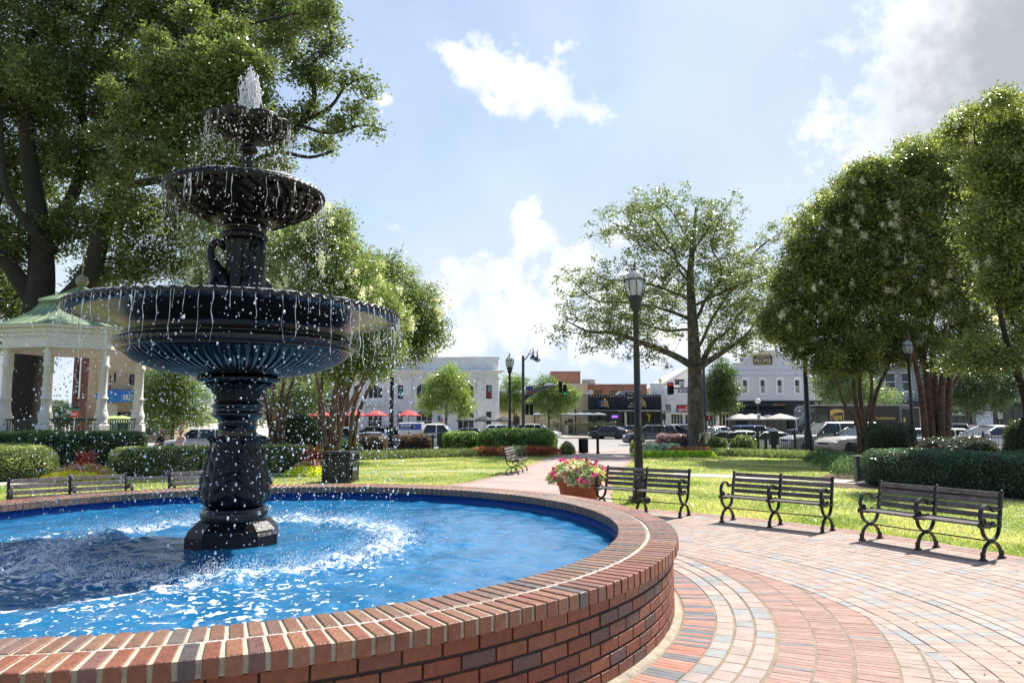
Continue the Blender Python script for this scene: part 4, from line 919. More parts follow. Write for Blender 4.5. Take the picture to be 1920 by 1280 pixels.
def round_bin():
    p = at(1094, 846, 39.5); z = gz(39.5); t = thing('round_litter_bin', (p.x, 39.5, z), 'round black slatted litter bin on the brick path by the street', 'litter bin')
    b = MB()
    for i in range(28):
        a = 2 * PI * i / 28; b.box((.255 * math.cos(a), .255 * math.sin(a), .40), (.012, .038, .72), rz=a)
    b.lathe([(.262, .02), (.27, .03), (.27, .07), (.262, .08)], 32); b.lathe([(.262, .70), (.275, .72), (.275, .78), (.25, .80), (.18, .80)], 32); b.build('slatted_body', IRON, t)
    b = MB(); b.lathe([(.001, .05), (.23, .05), (.235, .76), (.2, .78)], 24); b.build('liner', BLACKP, t)
round_bin()
def bollard():
    p = at(1121, 850, 38.5); t = thing('bollard', (p.x, 38.5, gz(38.5)), 'thin black bollard standing in the brick path next to the round bin', 'bollard')
    b = MB(); b.lathe([(.11, 0), (.11, .04), (.085, .06), (.075, .1), (.072, .72), (.085, .74), (.085, .78), (.06, .80)], 20); b.build('post', IRON, t)
    b = MB(); b.lathe([(.06, .80), (.075, .83), (.075, .87), (.05, .91), (.02, .93), (.015, .95)], 20); b.build('cap', IRON, t)
bollard()

LGL = mat('lamp_glass', (0.62, 0.66, 0.66), 0.12, spec=0.6, trans=0.55)
LGW = mat('lamp_white_globe', (0.75, 0.74, 0.68), 0.25)
def lamp_proto():
    t = thing('street_lamp', (0, 0, 0), 'x', 'lamp post')
    b = MB(); b.box((0, 0, .06), (.42, .42, .12), bev=.02); b.lathe([(.155, .12), (.15, .2), (.135, .42), (.12, .62), (.13, .64), (.13, .68), (.11, .70), (.10, .74)], 24); b.build('base', IRON, t)
    b = MB(); b.lathe([(.10, .74), (.093, 1.3), (.10, 1.32), (.115, 1.34), (.115, 1.37), (.10, 1.39), (.088, 1.41), (.088, 1.62), (.10, 1.64), (.10, 1.67), (.078, 1.69), (.06, 4.28), (.085, 4.3), (.08, 4.33)], 24); b.build('shaft', IRON, t)
    b = MB(); b.lathe([(.085, 4.30), (.1, 4.34), (.125, 4.40), (.12, 4.47), (.165, 4.56), (.17, 4.60), (.165, 4.63), (.12, 4.64)], 24)
    for i in range(8):
        a = 2 * PI * i / 8; b.tube([(r_ * math.cos(a), r_ * math.sin(a), z) for r_, z in ((.165, 4.62), (.205, 4.72), (.228, 4.85), (.232, 4.95), (.235, 5.0))], .009, 5)
    for i in range(24):
        a = 2 * PI * i / 24; b.box((.238 * math.cos(a), .238 * math.sin(a), 5.015), (.014, .03, .03), rz=a)
    b.lathe([(.225, 4.99), (.24, 4.99), (.24, 5.005), (.225, 5.005)], 32); b.build('lantern_cage', IRON, t)
    b = MB(); b.lathe([(.13, 4.63), (.17, 4.70), (.205, 4.82), (.215, 4.95), (.212, 5.02), (.19, 5.10), (.13, 5.19), (.075, 5.23), (.06, 5.26)], 32); g = b.build('globe', LGL, t)
    b = MB(); b.lathe([(.06, 4.64), (.07, 4.7), (.08, 4.95), (.05, 5.02), (.01, 5.04)], 16); b.build('refractor', LGW, t)
    b = MB(); b.lathe([(.065, 5.24), (.075, 5.26), (.03, 5.29), (.02, 5.32), (.035, 5.34), (.03, 5.36), (.012, 5.38), (.008, 5.46)], 16); b.build('finial', IRON, t)
    return t
lp = lamp_proto(); lp['group'] = 'acorn lamp posts in the park'
lp.location = (2.83, 16.32, -.01); lp['label'] = 'tall black lamp post with clear acorn globe, nearest, right behind the bench beside the planter'
q = at(956, 848, 39.0); place_copy(lp, (q.x, 39.0, gz(39)), .3, 'black acorn lamp post rising from the red flower bed near the lone bench')
q = at(1714.5, 860, 31.8); place_copy(lp, (q.x, 31.8, 0), .7, 'black acorn lamp post in front of the crape myrtle trunks on the right')

def tall_pole(px, Y, H, label, r0=.15, col=None, arms=(-1, 1)):
    p = at(px, 850, Y); z = gz(Y); t = thing('pole_light', (p.x, Y, z), label, 'street light')
    b = MB(); b.lathe([(r0 * 1.9, 0), (r0 * 1.9, .15), (r0 * 1.5, .5), (r0 * 1.45, .9), (r0 * 1.2, 1.1), (r0 * 1.25, 1.2), (r0, 1.3), (r0 * .62, H), (r0 * .3, H + .15)], 16); b.build('pole', col or IRON, t)
    for s_ in arms:
        b = MB(); b.tube([(0, 0, H - 1.0), (.25 * s_, 0, H - .6), (.7 * s_, 0, H - .35), (1.05 * s_, 0, H - .4), (1.15 * s_, 0, H - .6)], [.05, .045, .04, .035, .03], 8)
        b.lathe([(.03, H - .56), (.06, H - .62), (.07, H - .75), (.19, H - .95), (.26, H - 1.0), (.2, H - 1.02)], 16, cx=1.15 * s_)
        a = b.build('arm', col or IRON, t); b = MB(); b.sphere((1.15 * s_, 0, H - 1.05), .16, n=12, m=8, sc3=(1, 1, .8)); b.build('lens', LGL, a)
    return t
tall_pole(1517, 40.6, 8.2, 'thick dark green pole by the fence at right, its top lost in the flowering tree', .15)
tall_pole(733, 41.3, 7.6, 'dark pole behind the green fence at left in front of the marble bank', .14)
tall_pole(1201.5, 76, 9.6, 'street light with two hanging lamps beside the black restaurant front', .16, GREENP)

def G(px, Y, z=None):
    z = gz(Y) if z is None else z
    return (px - 960) / FOC * (Y * math.cos(PITCH) + (z - CH) * math.sin(PITCH))
def text(parent, s, w, h, loc, m, name='lettering', ext=.01, rz=0.0, bold=0.0, spacing=1.0):
    cu = bpy.data.curves.new('t', 'FONT'); cu.body = s; cu.size = 1; cu.extrude = ext; cu.align_x = 'CENTER'; cu.align_y = 'CENTER'; cu.offset = bold; cu.resolution_u = 3; cu.space_character = spacing; cu.space_line = .9
    to = bpy.data.objects.new('t', cu); C.objects.link(to); bpy.context.view_layer.update()
    me = bpy.data.meshes.new_from_object(to); C.objects.unlink(to); bpy.data.objects.remove(to)
    xs = [v.co.x for v in me.vertices]; ys = [v.co.y for v in me.vertices]
    if not xs: return None
    sx = w / (max(xs) - min(xs)); sy = h / (max(ys) - min(ys)); mx_ = (max(xs) + min(xs)) / 2; my_ = (max(ys) + min(ys)) / 2
    for v in me.vertices: v.co = Vector(((v.co.x - mx_) * sx, -v.co.z, (v.co.y - my_) * sy))
    me.materials.clear(); me.materials.append(m); me.name = name
    o = bpy.data.objects.new(name, me); C.objects.link(o); o.parent = parent; o.location = loc; o.rotation_euler = (0, 0, rz); return o

# ================================================================== SIGNALS AND STREET SIGNS
BANN = mat('banner_blue', (0.03, 0.05, 0.16), 0.7); ORNG = mat('orange_paint', (0.75, 0.22, 0.05), 0.6); GLED = mat('green_signal', (0.02, 0.5, 0.25), 0.4, emit=(0.05, 1, .5), es=.2)
RLED = mat('red_signal', (0.5, 0.03, 0.02), 0.4, emit=(1, .08, .04), es=.3); SIGNW = mat('sign_white', (0.75, 0.76, 0.75), 0.5); SIGNG = mat('sign_green', (0.02, 0.2, 0.1), 0.5)
STEELD = mat('dark_steel', (0.03, 0.035, 0.045), 0.4)
def signal_head(parent, x, y, z, lit=None, rz=0):
    b = MB(); T = Matrix.Translation((x, y, z)) @ Matrix.Rotation(rz, 4, 'Z'); b.T = T
    b.box((0, 0, 0), (.36, .25, 1.1), bev=.03)
    for k in range(3):
        b.tube([(.0, -.12, .34 - .34 * k), (0, -.36, .33 - .34 * k)], .15, 10, cap=False)
    o = b.build('signal_head', BLACKP, parent)
    for k in range(3):
        b = MB(); b.T = T; b.sphere((0, -.13, .34 - .34 * k), .12, n=10, m=6, sc3=(1, .3, 1))
        b.build('signal_lens', (GLED if k == 2 else BLACKP) if lit == 'g' else ((RLED if k == 0 else BLACKP) if lit == 'r' else BLACKP), o)
    return o
def mast():
    Y = 70.; x = G(981, Y); z0 = gz(Y); t = thing('signal_mast', (x, Y, z0), 'street pole with banner, two hanging lamps and a curved traffic signal arm reaching right', 'traffic signal')
    zz = lambda py: Z_(py, Y) - z0; xx = lambda px: G(px, Y) - x
    H = zz(668); b = MB(); b.lathe([(.3, 0), (.3, .3), (.2, .4), (.17, 1.0), (.13, H), (.05, H + .1)], 16); b.build('pole', STEELD, t)
    b = MB(); b.tube([(0, 0, zz(750)), (xx(1005), 0, zz(734)), (xx(1030), 0, zz(724)), (xx(1046), 0, zz(722))], [.14, .11, .09, .07], 8)
    b.tube([(0, 0, zz(745)), (xx(1008), 0, zz(727)), (xx(1040), 0, zz(721.5))], [.1, .08, .06], 8); b.build('signal_arm', STEELD, t)
    signal_head(t, xx(1051), -.2, zz(725)); signal_head(t, xx(1060), .3, zz(731), 'g')
    signal_head(t, xx(988), -.2, zz(767)); signal_head(t, xx(996), -.2, zz(767))
    b = MB(); b.box((xx(992.5), -.02, zz(733)), (xx(999) - xx(985.5), .04, zz(723) - zz(742)), bev=.005); bn = b.build('banner', BANN, t)
    text(bn, 'Marietta', xx(998) - xx(986.5), .42, (xx(992.5), -.06, zz(734.5)), ORNG)
    for k, (px, py) in enumerate(((1000, 669), (1008, 673))):
        b = MB(); X = xx(px); Zt = zz(py - 8); b.tube([(0, 0, H - .5), (X * .35, 0, H - .15 + .25 * k), (X * .8, 0, Zt + .3), (X, 0, Zt + .2), (X, 0, Zt)], [.05, .04, .035, .03, .03], 6)
        b.lathe([(.03, Zt + .5), (.05, Zt + .1), (.07, Zt), (.09, Zt - .2), (.2, Zt - .35), (.33, Zt - .5), (.34, Zt - .56)], 16, cx=X); a = b.build('lamp_arm', STEELD, t)
        b = MB(); b.sphere((X, 0, Zt - .56), .26, n=12, m=8, sc3=(1, 1, .7)); b.build('lens', LGL, a)
    b = MB(); b.box((xx(1031), 0, zz(720)), (xx(1038) - xx(1024), .03, .25)); b.build('street_blade', SIGNW, t)
mast()
def sign_blades():
    Y = 52.; x = G(1199, Y); z0 = gz(Y); t = thing('street_name_post', (x, Y, z0), 'dark post carrying black street name plates, hidden behind the nearest lamp post', 'street sign')
    zz = lambda py: Z_(py, Y) - z0; xx = lambda px: G(px, Y) - x
    b = MB(); b.lathe([(.1, 0), (.05, .2), (.045, zz(731))], 12); b.build('post', GREENP, t)
    for s, p0, p1, y0, y1 in (('West Park Sq', 1176, 1206, 736, 741.5), ('South Park Sq', 1175, 1206, 742.5, 749.5), ('Public', 1182, 1204, 755, 759), ('Park Sq', 1178, 1204, 760, 765.5)):
        b = MB(); b.box(((xx(p0) + xx(p1)) / 2, -.06, (zz(y0) + zz(y1)) / 2), (xx(p1) - xx(p0), .02, zz(y0) - zz(y1)), bev=.004); f = b.build('name_plate', BLACKP, t)
        text(f, s, (xx(p1) - xx(p0)) * .9, (zz(y0) - zz(y1)) * .62, ((xx(p0) + xx(p1)) / 2, -.085, (zz(y0) + zz(y1)) / 2), SIGNW)
sign_blades()
def mast2():
    Y = 64.; x = G(1323, Y); z0 = gz(Y); t = thing('signal_mast', (x, Y, z0), 'pole behind the big oak with purple banner, red traffic signal and one way sign', 'traffic signal')
    zz = lambda py: Z_(py, Y) - z0; xx = lambda px: G(px, Y) - x
    b = MB(); b.lathe([(.32, 0), (.32, .3), (.2, .45), (.17, 1.2), (.12, zz(690))], 16); b.build('pole', STEELD, t)
    b = MB(); b.tube([(0, 0, zz(729)), (xx(1290), 0, zz(728)), (xx(1266), 0, zz(728.5))], [.11, .08, .06], 8); b.build('signal_arm', STEELD, t)
    signal_head(t, xx(1257), -.1, zz(729), 'r'); signal_head(t, xx(1262), .2, zz(728), 'r')
    b = MB(); b.box((xx(1280), -.2, zz(722)), (xx(1284.5) - xx(1276), .03, zz(716.5) - zz(728.5)), bev=.004); s = b.build('turn_sign', SIGNW, t)
    text(s, 'NO\nTURN\nON RED', .36, .5, (xx(1280), -.225, zz(722.5)), BLACKP)
    b = MB(); b.box((xx(1281.5), -.2, zz(734)), (xx(1290.5) - xx(1272.5), .03, zz(731) - zz(737)), bev=.004); s = b.build('one_way_sign', BLACKP, t)
    X0, X1 = xx(1273.5), xx(1289.5); zc = zz(734)
    b = MB(); b.prism([(X0, zc), (X0 + .2, zc + .11), (X0 + .2, zc + .075), (X1, zc + .075), (X1, zc - .075), (X0 + .2, zc - .075), (X0 + .2, zc - .11)], -.226, -.22); ar = b.build('arrow', SIGNW, s)
    text(ar, 'ONE WAY', .42, .085, ((X0 + X1) / 2 + .08, -.235, zc), BLACKP)
    b = MB(); b.box((xx(1320), -.02, zz(744)), (.45, .03, 1.15)); b.build('banner', mat('banner_purple', (.12, .04, .14), .7), t)
    b = MB(); b.box((xx(1328), -.3, zz(784)), (.42, .3, .5), bev=.03); p = b.build('walk_signal', BLACKP, t)
    b = MB(); b.box((xx(1328), -.46, zz(784)), (.12, .02, .2)); b.build('hand_light', RLED, p)
mast2()
def walk_pole():
    Y = 60.; x = G(1241, Y); z0 = gz(Y); t = thing('walk_signal_post', (x, Y, z0), 'thin black post with a pedestrian signal box beyond the fence, left of the oak trunk', 'traffic signal')
    zz = lambda py: Z_(py, Y) - z0
    b = MB(); b.lathe([(.12, 0), (.12, .2), (.06, .3), (.055, zz(768)), (.08, zz(767))], 12); b.build('post', BLACKP, t)
    b = MB(); b.box((.14, -.1, zz(781)), (.34, .3, .62), bev=.03); b.build('signal_box', BLACKP, t)
    Y = 46.; t = thing('walk_signal_post', (G(968, 60), 60, gz(60)), 'short post with a dark pedestrian signal box behind the left hedge', 'traffic signal')
    b = MB(); b.lathe([(.06, 0), (.055, 2.6), (.08, 2.65)], 12); b.build('post', BLACKP, t); b = MB(); b.box((0, -.05, 2.1), (.5, .3, .7), bev=.03); b.build('signal_box', BLACKP, t)
walk_pole()
def globe_lamp(px, Y, ptop, label, sign=True):
    x = G(px, Y); z0 = gz(Y) + .1; zz = lambda py: Z_(py, Y) - z0; H = zz(ptop); t = thing('globe_lamp', (x, Y, z0), label, 'lamp post')
    b = MB(); b.lathe([(.16, 0), (.15, .3), (.09, .5), (.06, .8), (.05, H - .7), (.1, H - .66), (.12, H - .6)], 14); b.build('post', IRON, t)
    b = MB(); b.sphere((0, 0, H - .33), .3, n=16, m=10); b.build('globe', LGW, t); b = MB(); b.lathe([(.08, H - .06), (.05, H), (.02, H + .12)], 10); b.build('finial', IRON, t)
    if sign:
        b = MB(); b.box((.02, -.09, zz(781)), (.38, .02, .58)); s = b.build('parking_sign', SIGNW, t); text(s, '2 HOUR\nPARKING', .3, .3, (.02, -.115, zz(782)), SIGNG)
globe_lamp(1423, 78, 747, 'white globe street lamp in front of the black awning')
globe_lamp(272, 60, 733, 'globe lamp among the trees right of the blue awning, behind the fountain', False)

# utility boxes, cabinet
def ubox(px, Y, w_, h_, label, m=GREENP, post=True):
    x = G(px, Y); t = thing('utility_box', (x, Y, gz(Y)), label, 'utility box')
    b = MB(); b.box((.12, 0, h_ * .68), (w_, .25, h_ * .62), bev=.02); b.build('box', m, t)
    b = MB(); b.box((.12, 0, h_ * .2), (w_ * .55, .15, h_ * .4)); b.box((-.32, 0, h_ * .45), (.11, .11, h_ * .9), bev=.01); b.box((-.32, 0, h_ * .8), (.4, .09, .09)); b.build('stand', m, t)
ubox(822, 39.6, .42, 1.15, 'green utility box on a stand between the barberry hedge and green hedge')
ubox(1447, 38.6, .42, 1.2, 'green utility box on a stand by the fence in front of the silver suv')
def cabinet():
    Y = 47.5; x = G(1219, Y); t = thing('cabinet', (x, Y, gz(Y)), 'small pale ribbed cabinet behind the fence end near the tall lamp post', 'cabinet')
    b = MB(); b.box((0, 0, .42), (.62, .4, .84), bev=.02); b.build('body', WHITEP, t); b = MB()
    for k in range(4): b.box((-.24 + .16 * k, -.21, .42), (.025, .02, .74))
    b.build('ribs', MATS['concrete'], t)
    x = G(1610, 21.6); t = thing('junction_box', (x, 21.6, -.02), 'small grey green junction box at the left end of the long dark hedge', 'utility box')
    b = MB(); b.box((0, 0, .35), (.2, .2, .7), bev=.01); b.build('post', mat('greygreen', (.08, .1, .085), .6), t); b = MB(); b.box((0, 0, .72), (.3, .3, .05), bev=.01); b.build('cap', MATS['greygreen'], t)
cabinet()

# ================================================================== FENCES
def fence(label, P0, P1, zf):
    P0, P1 = Vector(P0), Vector(P1); d = P1 - P0; L = d.length; ang = math.atan2(d.y, d.x); z0 = (gz(P0.y) + gz(P1.y)) / 2 + zf
    t = thing('iron_fence', (P0.x, P0.y, z0), label, 'fence', rz=ang)
    npst = max(2, int(round(L / 2.4)) + 1)
    for i in range(npst):
        b = MB(); b.box((L * i / (npst - 1), 0, .56), (.09, .09, 1.12), bev=.01); b.lathe([(.05, 1.12), (.03, 1.15), (.045, 1.19), (.02, 1.23), (.005, 1.26)], 8, cx=L * i / (npst - 1)); b.build('fence_post', GREENP, t)
    b = MB()
    for z in (.12, .62, .95): b.box((L / 2, 0, z), (L, .02, .032))
    n = int(L / .13)
    for i in range(n): b.box((L * (i + .5) / n, 0, .55 + (.06 if i % 2 else -.03)), (.017, .014, .98 + (.12 if i % 2 else -.06)))
    b.build('fence_panel', GREENP, t)
fence('green iron picket fence in front of the parked cars on the left', (G(520, 42), 42), (G(848, 42), 42), .05)
fence('green iron picket fence behind the oak and in front of the silver suv', (G(1211, 50), 50), (G(1420, 43.2), 43.2), .1)
fence('green iron picket fence continuing right past the flowering tree trunks', (G(1422, 43.1), 43.1), (G(1960, 32), 32), .1)

# ================================================================== GAZEBO
GZW = mat('gazebo_white', (0.72, 0.68, 0.61), 0.6, var=.06, vs=3); COPP = mat('green_copper', (0.20, 0.30, 0.18), 0.6, var=.2, vs=1.2, col2=(0.27, 0.34, 0.2), c2s=.8)
def gazebo():
    Yc = 31.6; S = 1 / FOC * Yc; xc = -19.15; t = thing('gazebo', (xc, Yc, 0), 'white octagonal gazebo with green copper roof left of the fountain', 'gazebo')
    R = 2.68; off = math.atan2(-Yc, -xc) + R_(22.5); A = [off + PI / 4 * i for i in range(8)]
    zf = 1.05; zt = 4.74
    # floor
    b = MB(); b.prism([((R + .35) * math.cos(a), (R + .35) * math.sin(a)) for a in A], 0, zf, axis='z'); b.build('floor', mat('gazebo_base', (.3, .28, .25), .8, var=.2), t)
    for a in A:
        b = MB(); x, y = R * math.cos(a), R * math.sin(a); k = (zt - zf) / 3.57
        b.box((x, y, zf + .3), (.42, .42, .6), rz=a, bev=.05)
        pr = [(.24, .6), (.27, .63), (.22, .68), (.26, .78), (.275, .9), (.235, 1.02), (.185, 1.14), (.165, 1.3), (.16, 1.52), (.215, 1.56), (.22, 1.62), (.165, 1.66), (.15, 1.7), (.135, 2.78), (.17, 2.82), (.2, 2.88), (.19, 2.94), (.16, 2.98), (.16, 3.57)]
        b.lathe([(r * .80, zf + z * k) for r, z in pr], 16, cx=x, cy=y); b.build('column', GZW, t)
    b = MB()
    for i in range(8):
        a0, a1 = A[i], A[(i + 1) % 8]
        p0 = Vector((math.cos(a0), math.sin(a0), 0)) * R; p1 = Vector((math.cos(a1), math.sin(a1), 0)) * R; d = (p1 - p0); m_ = (p0 + p1) / 2; an = math.atan2(d.y, d.x)
        b.box((m_.x, m_.y, zf + .78), (d.length - .4, .06, .07), rz=an)
        for k in range(14):
            q = p0 + d * ((k + 1) / 15); b.box((q.x, q.y, zf + .4), (.025, .025, .74), rz=an)
    b.build('railing', GREENP, t)
    def octr(r0, z0, r1, z1):
        return [(r0 * math.cos(a), r0 * math.sin(a), z0) for a in A], [(r1 * math.cos(a), r1 * math.sin(a), z1) for a in A]
    b = MB(); rings = [(R - .2, zt), (R + .26, zt), (R + .26, zt + .10), (R + .2, zt + .13), (R + .22, zt + .58), (R + .30, zt + .63), (R + .36, zt + .76), (R + .50, zt + .82), (R + .55, zt + .92), (R - .4, zt + .92)]
    vs = [];
    for r, z in rings: vs += [(r * math.cos(a), r * math.sin(a), z) for a in A]
    fs = [(j * 8 + i, j * 8 + (i + 1) % 8, j * 8 + 8 + (i + 1) % 8, j * 8 + 8 + i) for j in range(len(rings) - 1) for i in range(8)] + [tuple(range(8))]
    b.add(vs, fs)
    for i in range(8):   # scalloped drapery relief
        a0, a1 = A[i], A[(i + 1) % 8]; p0 = Vector((math.cos(a0), math.sin(a0), 0)) * (R + .222); p1 = Vector((math.cos(a1), math.sin(a1), 0)) * (R + .222); d = p1 - p0; nrm = Vector((math.cos((a0 + a1) / 2), math.sin((a0 + a1) / 2), 0))
        for k in range(9):
            c0 = p0 + d * (k + .1) / 9; c1 = p0 + d * (k + .9) / 9
            b.tube([c0 + (c1 - c0) * q + nrm * .01 + Vector((0, 0, zt + .5 - .1 * math.sin(PI * q))) for q in (0, .25, .5, .75, 1)], .022, 5)
    b.build('entablature', GZW, t)
    b = MB(); base = zt + .93; P = [(R + .58, base), (R + .2, base + .11), (R - .35, base + .38), (R - .8, base + .72), (R - 1.05, base + 1.02), (R - 1.15, base + 1.16), (R - 1.0, base + 1.17), (R - 1.0, base + 1.24), (.8, base + 1.6), (.12, base + 2.0)]
    vs = []
    for r, z in P: vs += [(r * math.cos(a), r * math.sin(a), z) for a in A]
    fs = [(j * 8 + i, j * 8 + (i + 1) % 8, j * 8 + 8 + (i + 1) % 8, j * 8 + 8 + i) for j in range(len(P) - 1) for i in range(8)]
    b.add(vs, fs)
    for i in range(8):   # standing seams and hips
        a0, a1 = A[i], A[(i + 1) % 8]
        for f in (0, .25, .5, .75):
            pts = []
            for r, z in P:
                p = Vector((math.cos(a0), math.sin(a0), 0)) * r * (1 - f) + Vector((math.cos(a1), math.sin(a1), 0)) * r * f; pts.append(p + Vector((0, 0, z + .015)))
            b.tube(pts, .035 if f == 0 else .018, 4, smooth=False)
    b.build('roof', COPP, t)
    b = MB(); z = base + 2.0; b.lathe([(.12, z - .05), (.1, z + .05), (.22, z + .12), (.27, z + .3), (.22, z + .48), (.08, z + .55), (.03, z + .6), (.03, z + .95), (.09, z + 1.0), (.03, z + 1.06), (.02, z + 1.5), (.07, z + 1.56), (.02, z + 1.62), (.006, z + 1.95)], 20); b.build('ball_finial', mat('gilt', (.20, .19, .12), .6), t)
gazebo()

# ================================================================== PEOPLE
SKIN = mat('skin', (0.40, 0.24, 0.17), 0.55); HAIR = mat('dark_hair', (0.012, 0.009, 0.008), 0.5); CLB = mat('black_cloth', (0.015, 0.015, 0.018), 0.85); CLP = mat('pale_pink_cloth', (0.62, 0.50, 0.52), 0.85); CLG = mat('grey_cloth', (.35, .33, .3), .85); DENIM = mat('denim', (.05, .07, .12), .85); SHOE = mat('shoe', (.03, .03, .03), .6); YEL = mat('yellow_print', (.7, .5, .06), .7)
def person(loc, rz, label, pose, top, bottom, hair_long, holds=None, group=None, printm=None):
    t = thing('person', loc, label, 'person', rz=rz, group=group); s = 1.0
    # joints in local frame, facing -y
    if pose == 'sit':
        hip = .50; J = dict(pel=(0, .02, .50), waist=(0, .06, .66), chest=(0, .05, .88), neckb=(0, .04, 1.03), neck=(0, .02, 1.10))
        legs = [((.09 * k, .0, .50), (.11 * k, -.42, .50), (.11 * k, -.45, .10), (.11 * k, -.57, .05)) for k in (-1, 1)]
        arms = [((.175 * k, .05, .98), (.23 * k, .0, .73), (.09 * k, -.24, .62), (.05 * k, -.29, .61)) for k in (-1, 1)]
    else:
        J = dict(pel=(0, 0, .92), waist=(0, .0, 1.08), chest=(0, .01, 1.30), neckb=(0, .0, 1.45), neck=(0, -.01, 1.52))
        legs = [((.09 * k, .0, .90), (.10 * k, -.02, .48), (.11 * k, .01, .09), (.12 * k, -.12, .04)) for k in (-1, 1)]
        arms = [((.19 * k, .0, 1.41), (.25 * k, -.02, 1.15), (.12 * k, -.24, 1.12), (.06 * k, -.3, 1.15)) for k in (-1, 1)]
    V = []; E = []; Rd = []
    def add(p, r, par=None):
        V.append(p); Rd.append(r); i = len(V) - 1
        if par is not None: E.append((par, i))
        return i
    def mid(a, b, f): return tuple(a[i] * (1 - f) + b[i] * f for i in range(3))
    pel = add(J['pel'], .15); wa = add(J['waist'], .125, pel); chs = add(J['chest'], .145, wa); nb = add(J['neckb'], .075, chs); nk = add(J['neck'], .055, nb)
    nz = J['neck'][2]; hy = J['neck'][1]; h1 = add((0, hy - .01, nz + .08), .085, nk); h2 = add((0, hy - .005, nz + .17), .088, h1); add((0, hy, nz + .215), .055, h2)
    for l in legs:
        a = add(l[0], .095, pel); b_ = add(mid(l[0], l[1], .5), .08, a); c = add(l[1], .062, b_); d = add(mid(l[1], l[2], .35), .057, c); e = add(l[2], .038, d); add(l[3], .032, e)
    hands = []
    for l in arms:
        a = add(l[0], .058, chs); c = add(l[1], .042, a); d = add(mid(l[1], l[2], .4), .038, c); e = add(l[2], .026, d); f = add(l[3], .024, e)
        dr = (Vector(l[3]) - Vector(l[2])).normalized()
        for q in range(4):
            off = Vector((.018 * (q - 1.5), 0, 0)); p1 = Vector(l[3]) + dr * .045 + off; p2 = p1 + dr * (.028 + .004 * (q in (1, 2))) + Vector((0, 0, -.02)); g = add(tuple(p1), .009, f); add(tuple(p2), .0075, g)
        th = add(tuple(Vector(l[3]) + Vector((-.04 * (1 if l[3][0] > 0 else -1), 0, .0)) + dr * .02), .009, f)
    me = bpy.data.meshes.new('body'); me.from_pydata(V, E, []); o = bpy.data.objects.new('body', me); C.objects.link(o)
    md = o.modifiers.new('s', 'SKIN'); sk = me.skin_vertices[0].data
    for i, r in enumerate(Rd): sk[i].radius = (r, r * (.78 if i in (0, 1, 2) else 1)); sk[i].use_root = (i == 0)
    o.modifiers.new('u', 'SUBSURF').levels = 1
    dg = bpy.context.evaluated_depsgraph_get(); m2 = bpy.data.meshes.new_from_object(o.evaluated_get(dg)); C.objects.unlink(o); bpy.data.objects.remove(o)
    m2.name = 'body'; m2.materials.clear()
    for m in (SKIN, top, bottom, SHOE): m2.materials.append(m)
    seat = J['pel'][2]
    for p in m2.polygons:
        c = p.center; p.use_smooth = True
        isarm = abs(c.x) > .0 and c.y < -.12 and c.z > seat + .06
        if pose == 'sit':
            if c.z > nz - .05: k = 0
            elif c.z < .13: k = 3
            elif c.z < .60 and (c.y < -.05 or c.z < .56): k = 2
            elif isarm: k = 0
            else: k = 1
            if isarm and c.z > .56 and c.z < nz: k = 0
        else:
            if c.z > nz - .05: k = 0
            elif c.z < .09: k = 3
            elif c.z < .98: k = 2
            elif c.y < -.13: k = 0
            else: k = 1
        p.material_index = k
    ob = bpy.data.objects.new('body', m2); C.objects.link(ob); ob.parent = t
    b = MB(); hz = nz + .13
    b.sphere((0, hy + .02, hz + .035), .108, n=14, m=10, sc3=(.95, 1.02, 1.08))
    if hair_long: b.tube([(0, hy + .06, hz), (0, hy + .10, hz - .12), (.01, hy + .11, hz - .26), (.02, hy + .10, hz - .36)], [.09, .10, .085, .04], 10, flat=.6)
    hb = b.build('hair', HAIR, t)
    # the face shows in front of the hair
    b = MB(); b.sphere((0, hy - .035, hz + .005), .088, n=14, m=10, sc3=(.85, .9, 1.15)); b.sphere((0, hy - .118, hz - .005), .016, n=6, m=5, sc3=(.8, 1, 1.3)); fc = b.build('face', SKIN, ob)
    b = MB()
    for k in (-1, 1): b.sphere((.032 * k, hy - .105, hz + .02), .011, n=6, m=4, sc3=(1.2, .6, .8))
    b.box((0, hy - .112, hz - .045), (.04, .008, .008)); b.build('eyes', HAIR, fc)
    if printm:
        b = MB(); b.box((0, -.075, J['chest'][2] - .02), (.17, .02, .09), bev=.008); b.build('shirt_print', printm, t)
    return t
def low_bench():
    Y = 37.; x = G(318, Y); t = thing('low_wall_seat', (x, Y, 0), 'dark low seat under the trees where two people sit', 'bench')
    b = MB(); b.box((0, .1, .385), (2.6, .42, .05), bev=.01)
    b.build('seat', WOOD, t); b = MB()
    for k in (-1.1, 0, 1.1): b.box((k, .1, .18), (.08, .36, .36), bev=.01)
    b.build('legs', IRON, t)
low_bench()
person((G(298, 36.9), 36.95, -.05), R_(-22), 'seated person with long dark hair and a black shirt under the trees at left', 'sit', CLB, DENIM, True, printm=None)
person((G(336, 36.9), 36.95, -.05), R_(-8), 'seated person in a pale pink shirt with yellow print, dark hair tied up', 'sit', CLP, DENIM, False, printm=YEL)
person((G(1062, 84), 84, .05), R_(15), 'person standing by the tan wall in black shirt and pale trousers', 'stand', CLB, CLG, False)

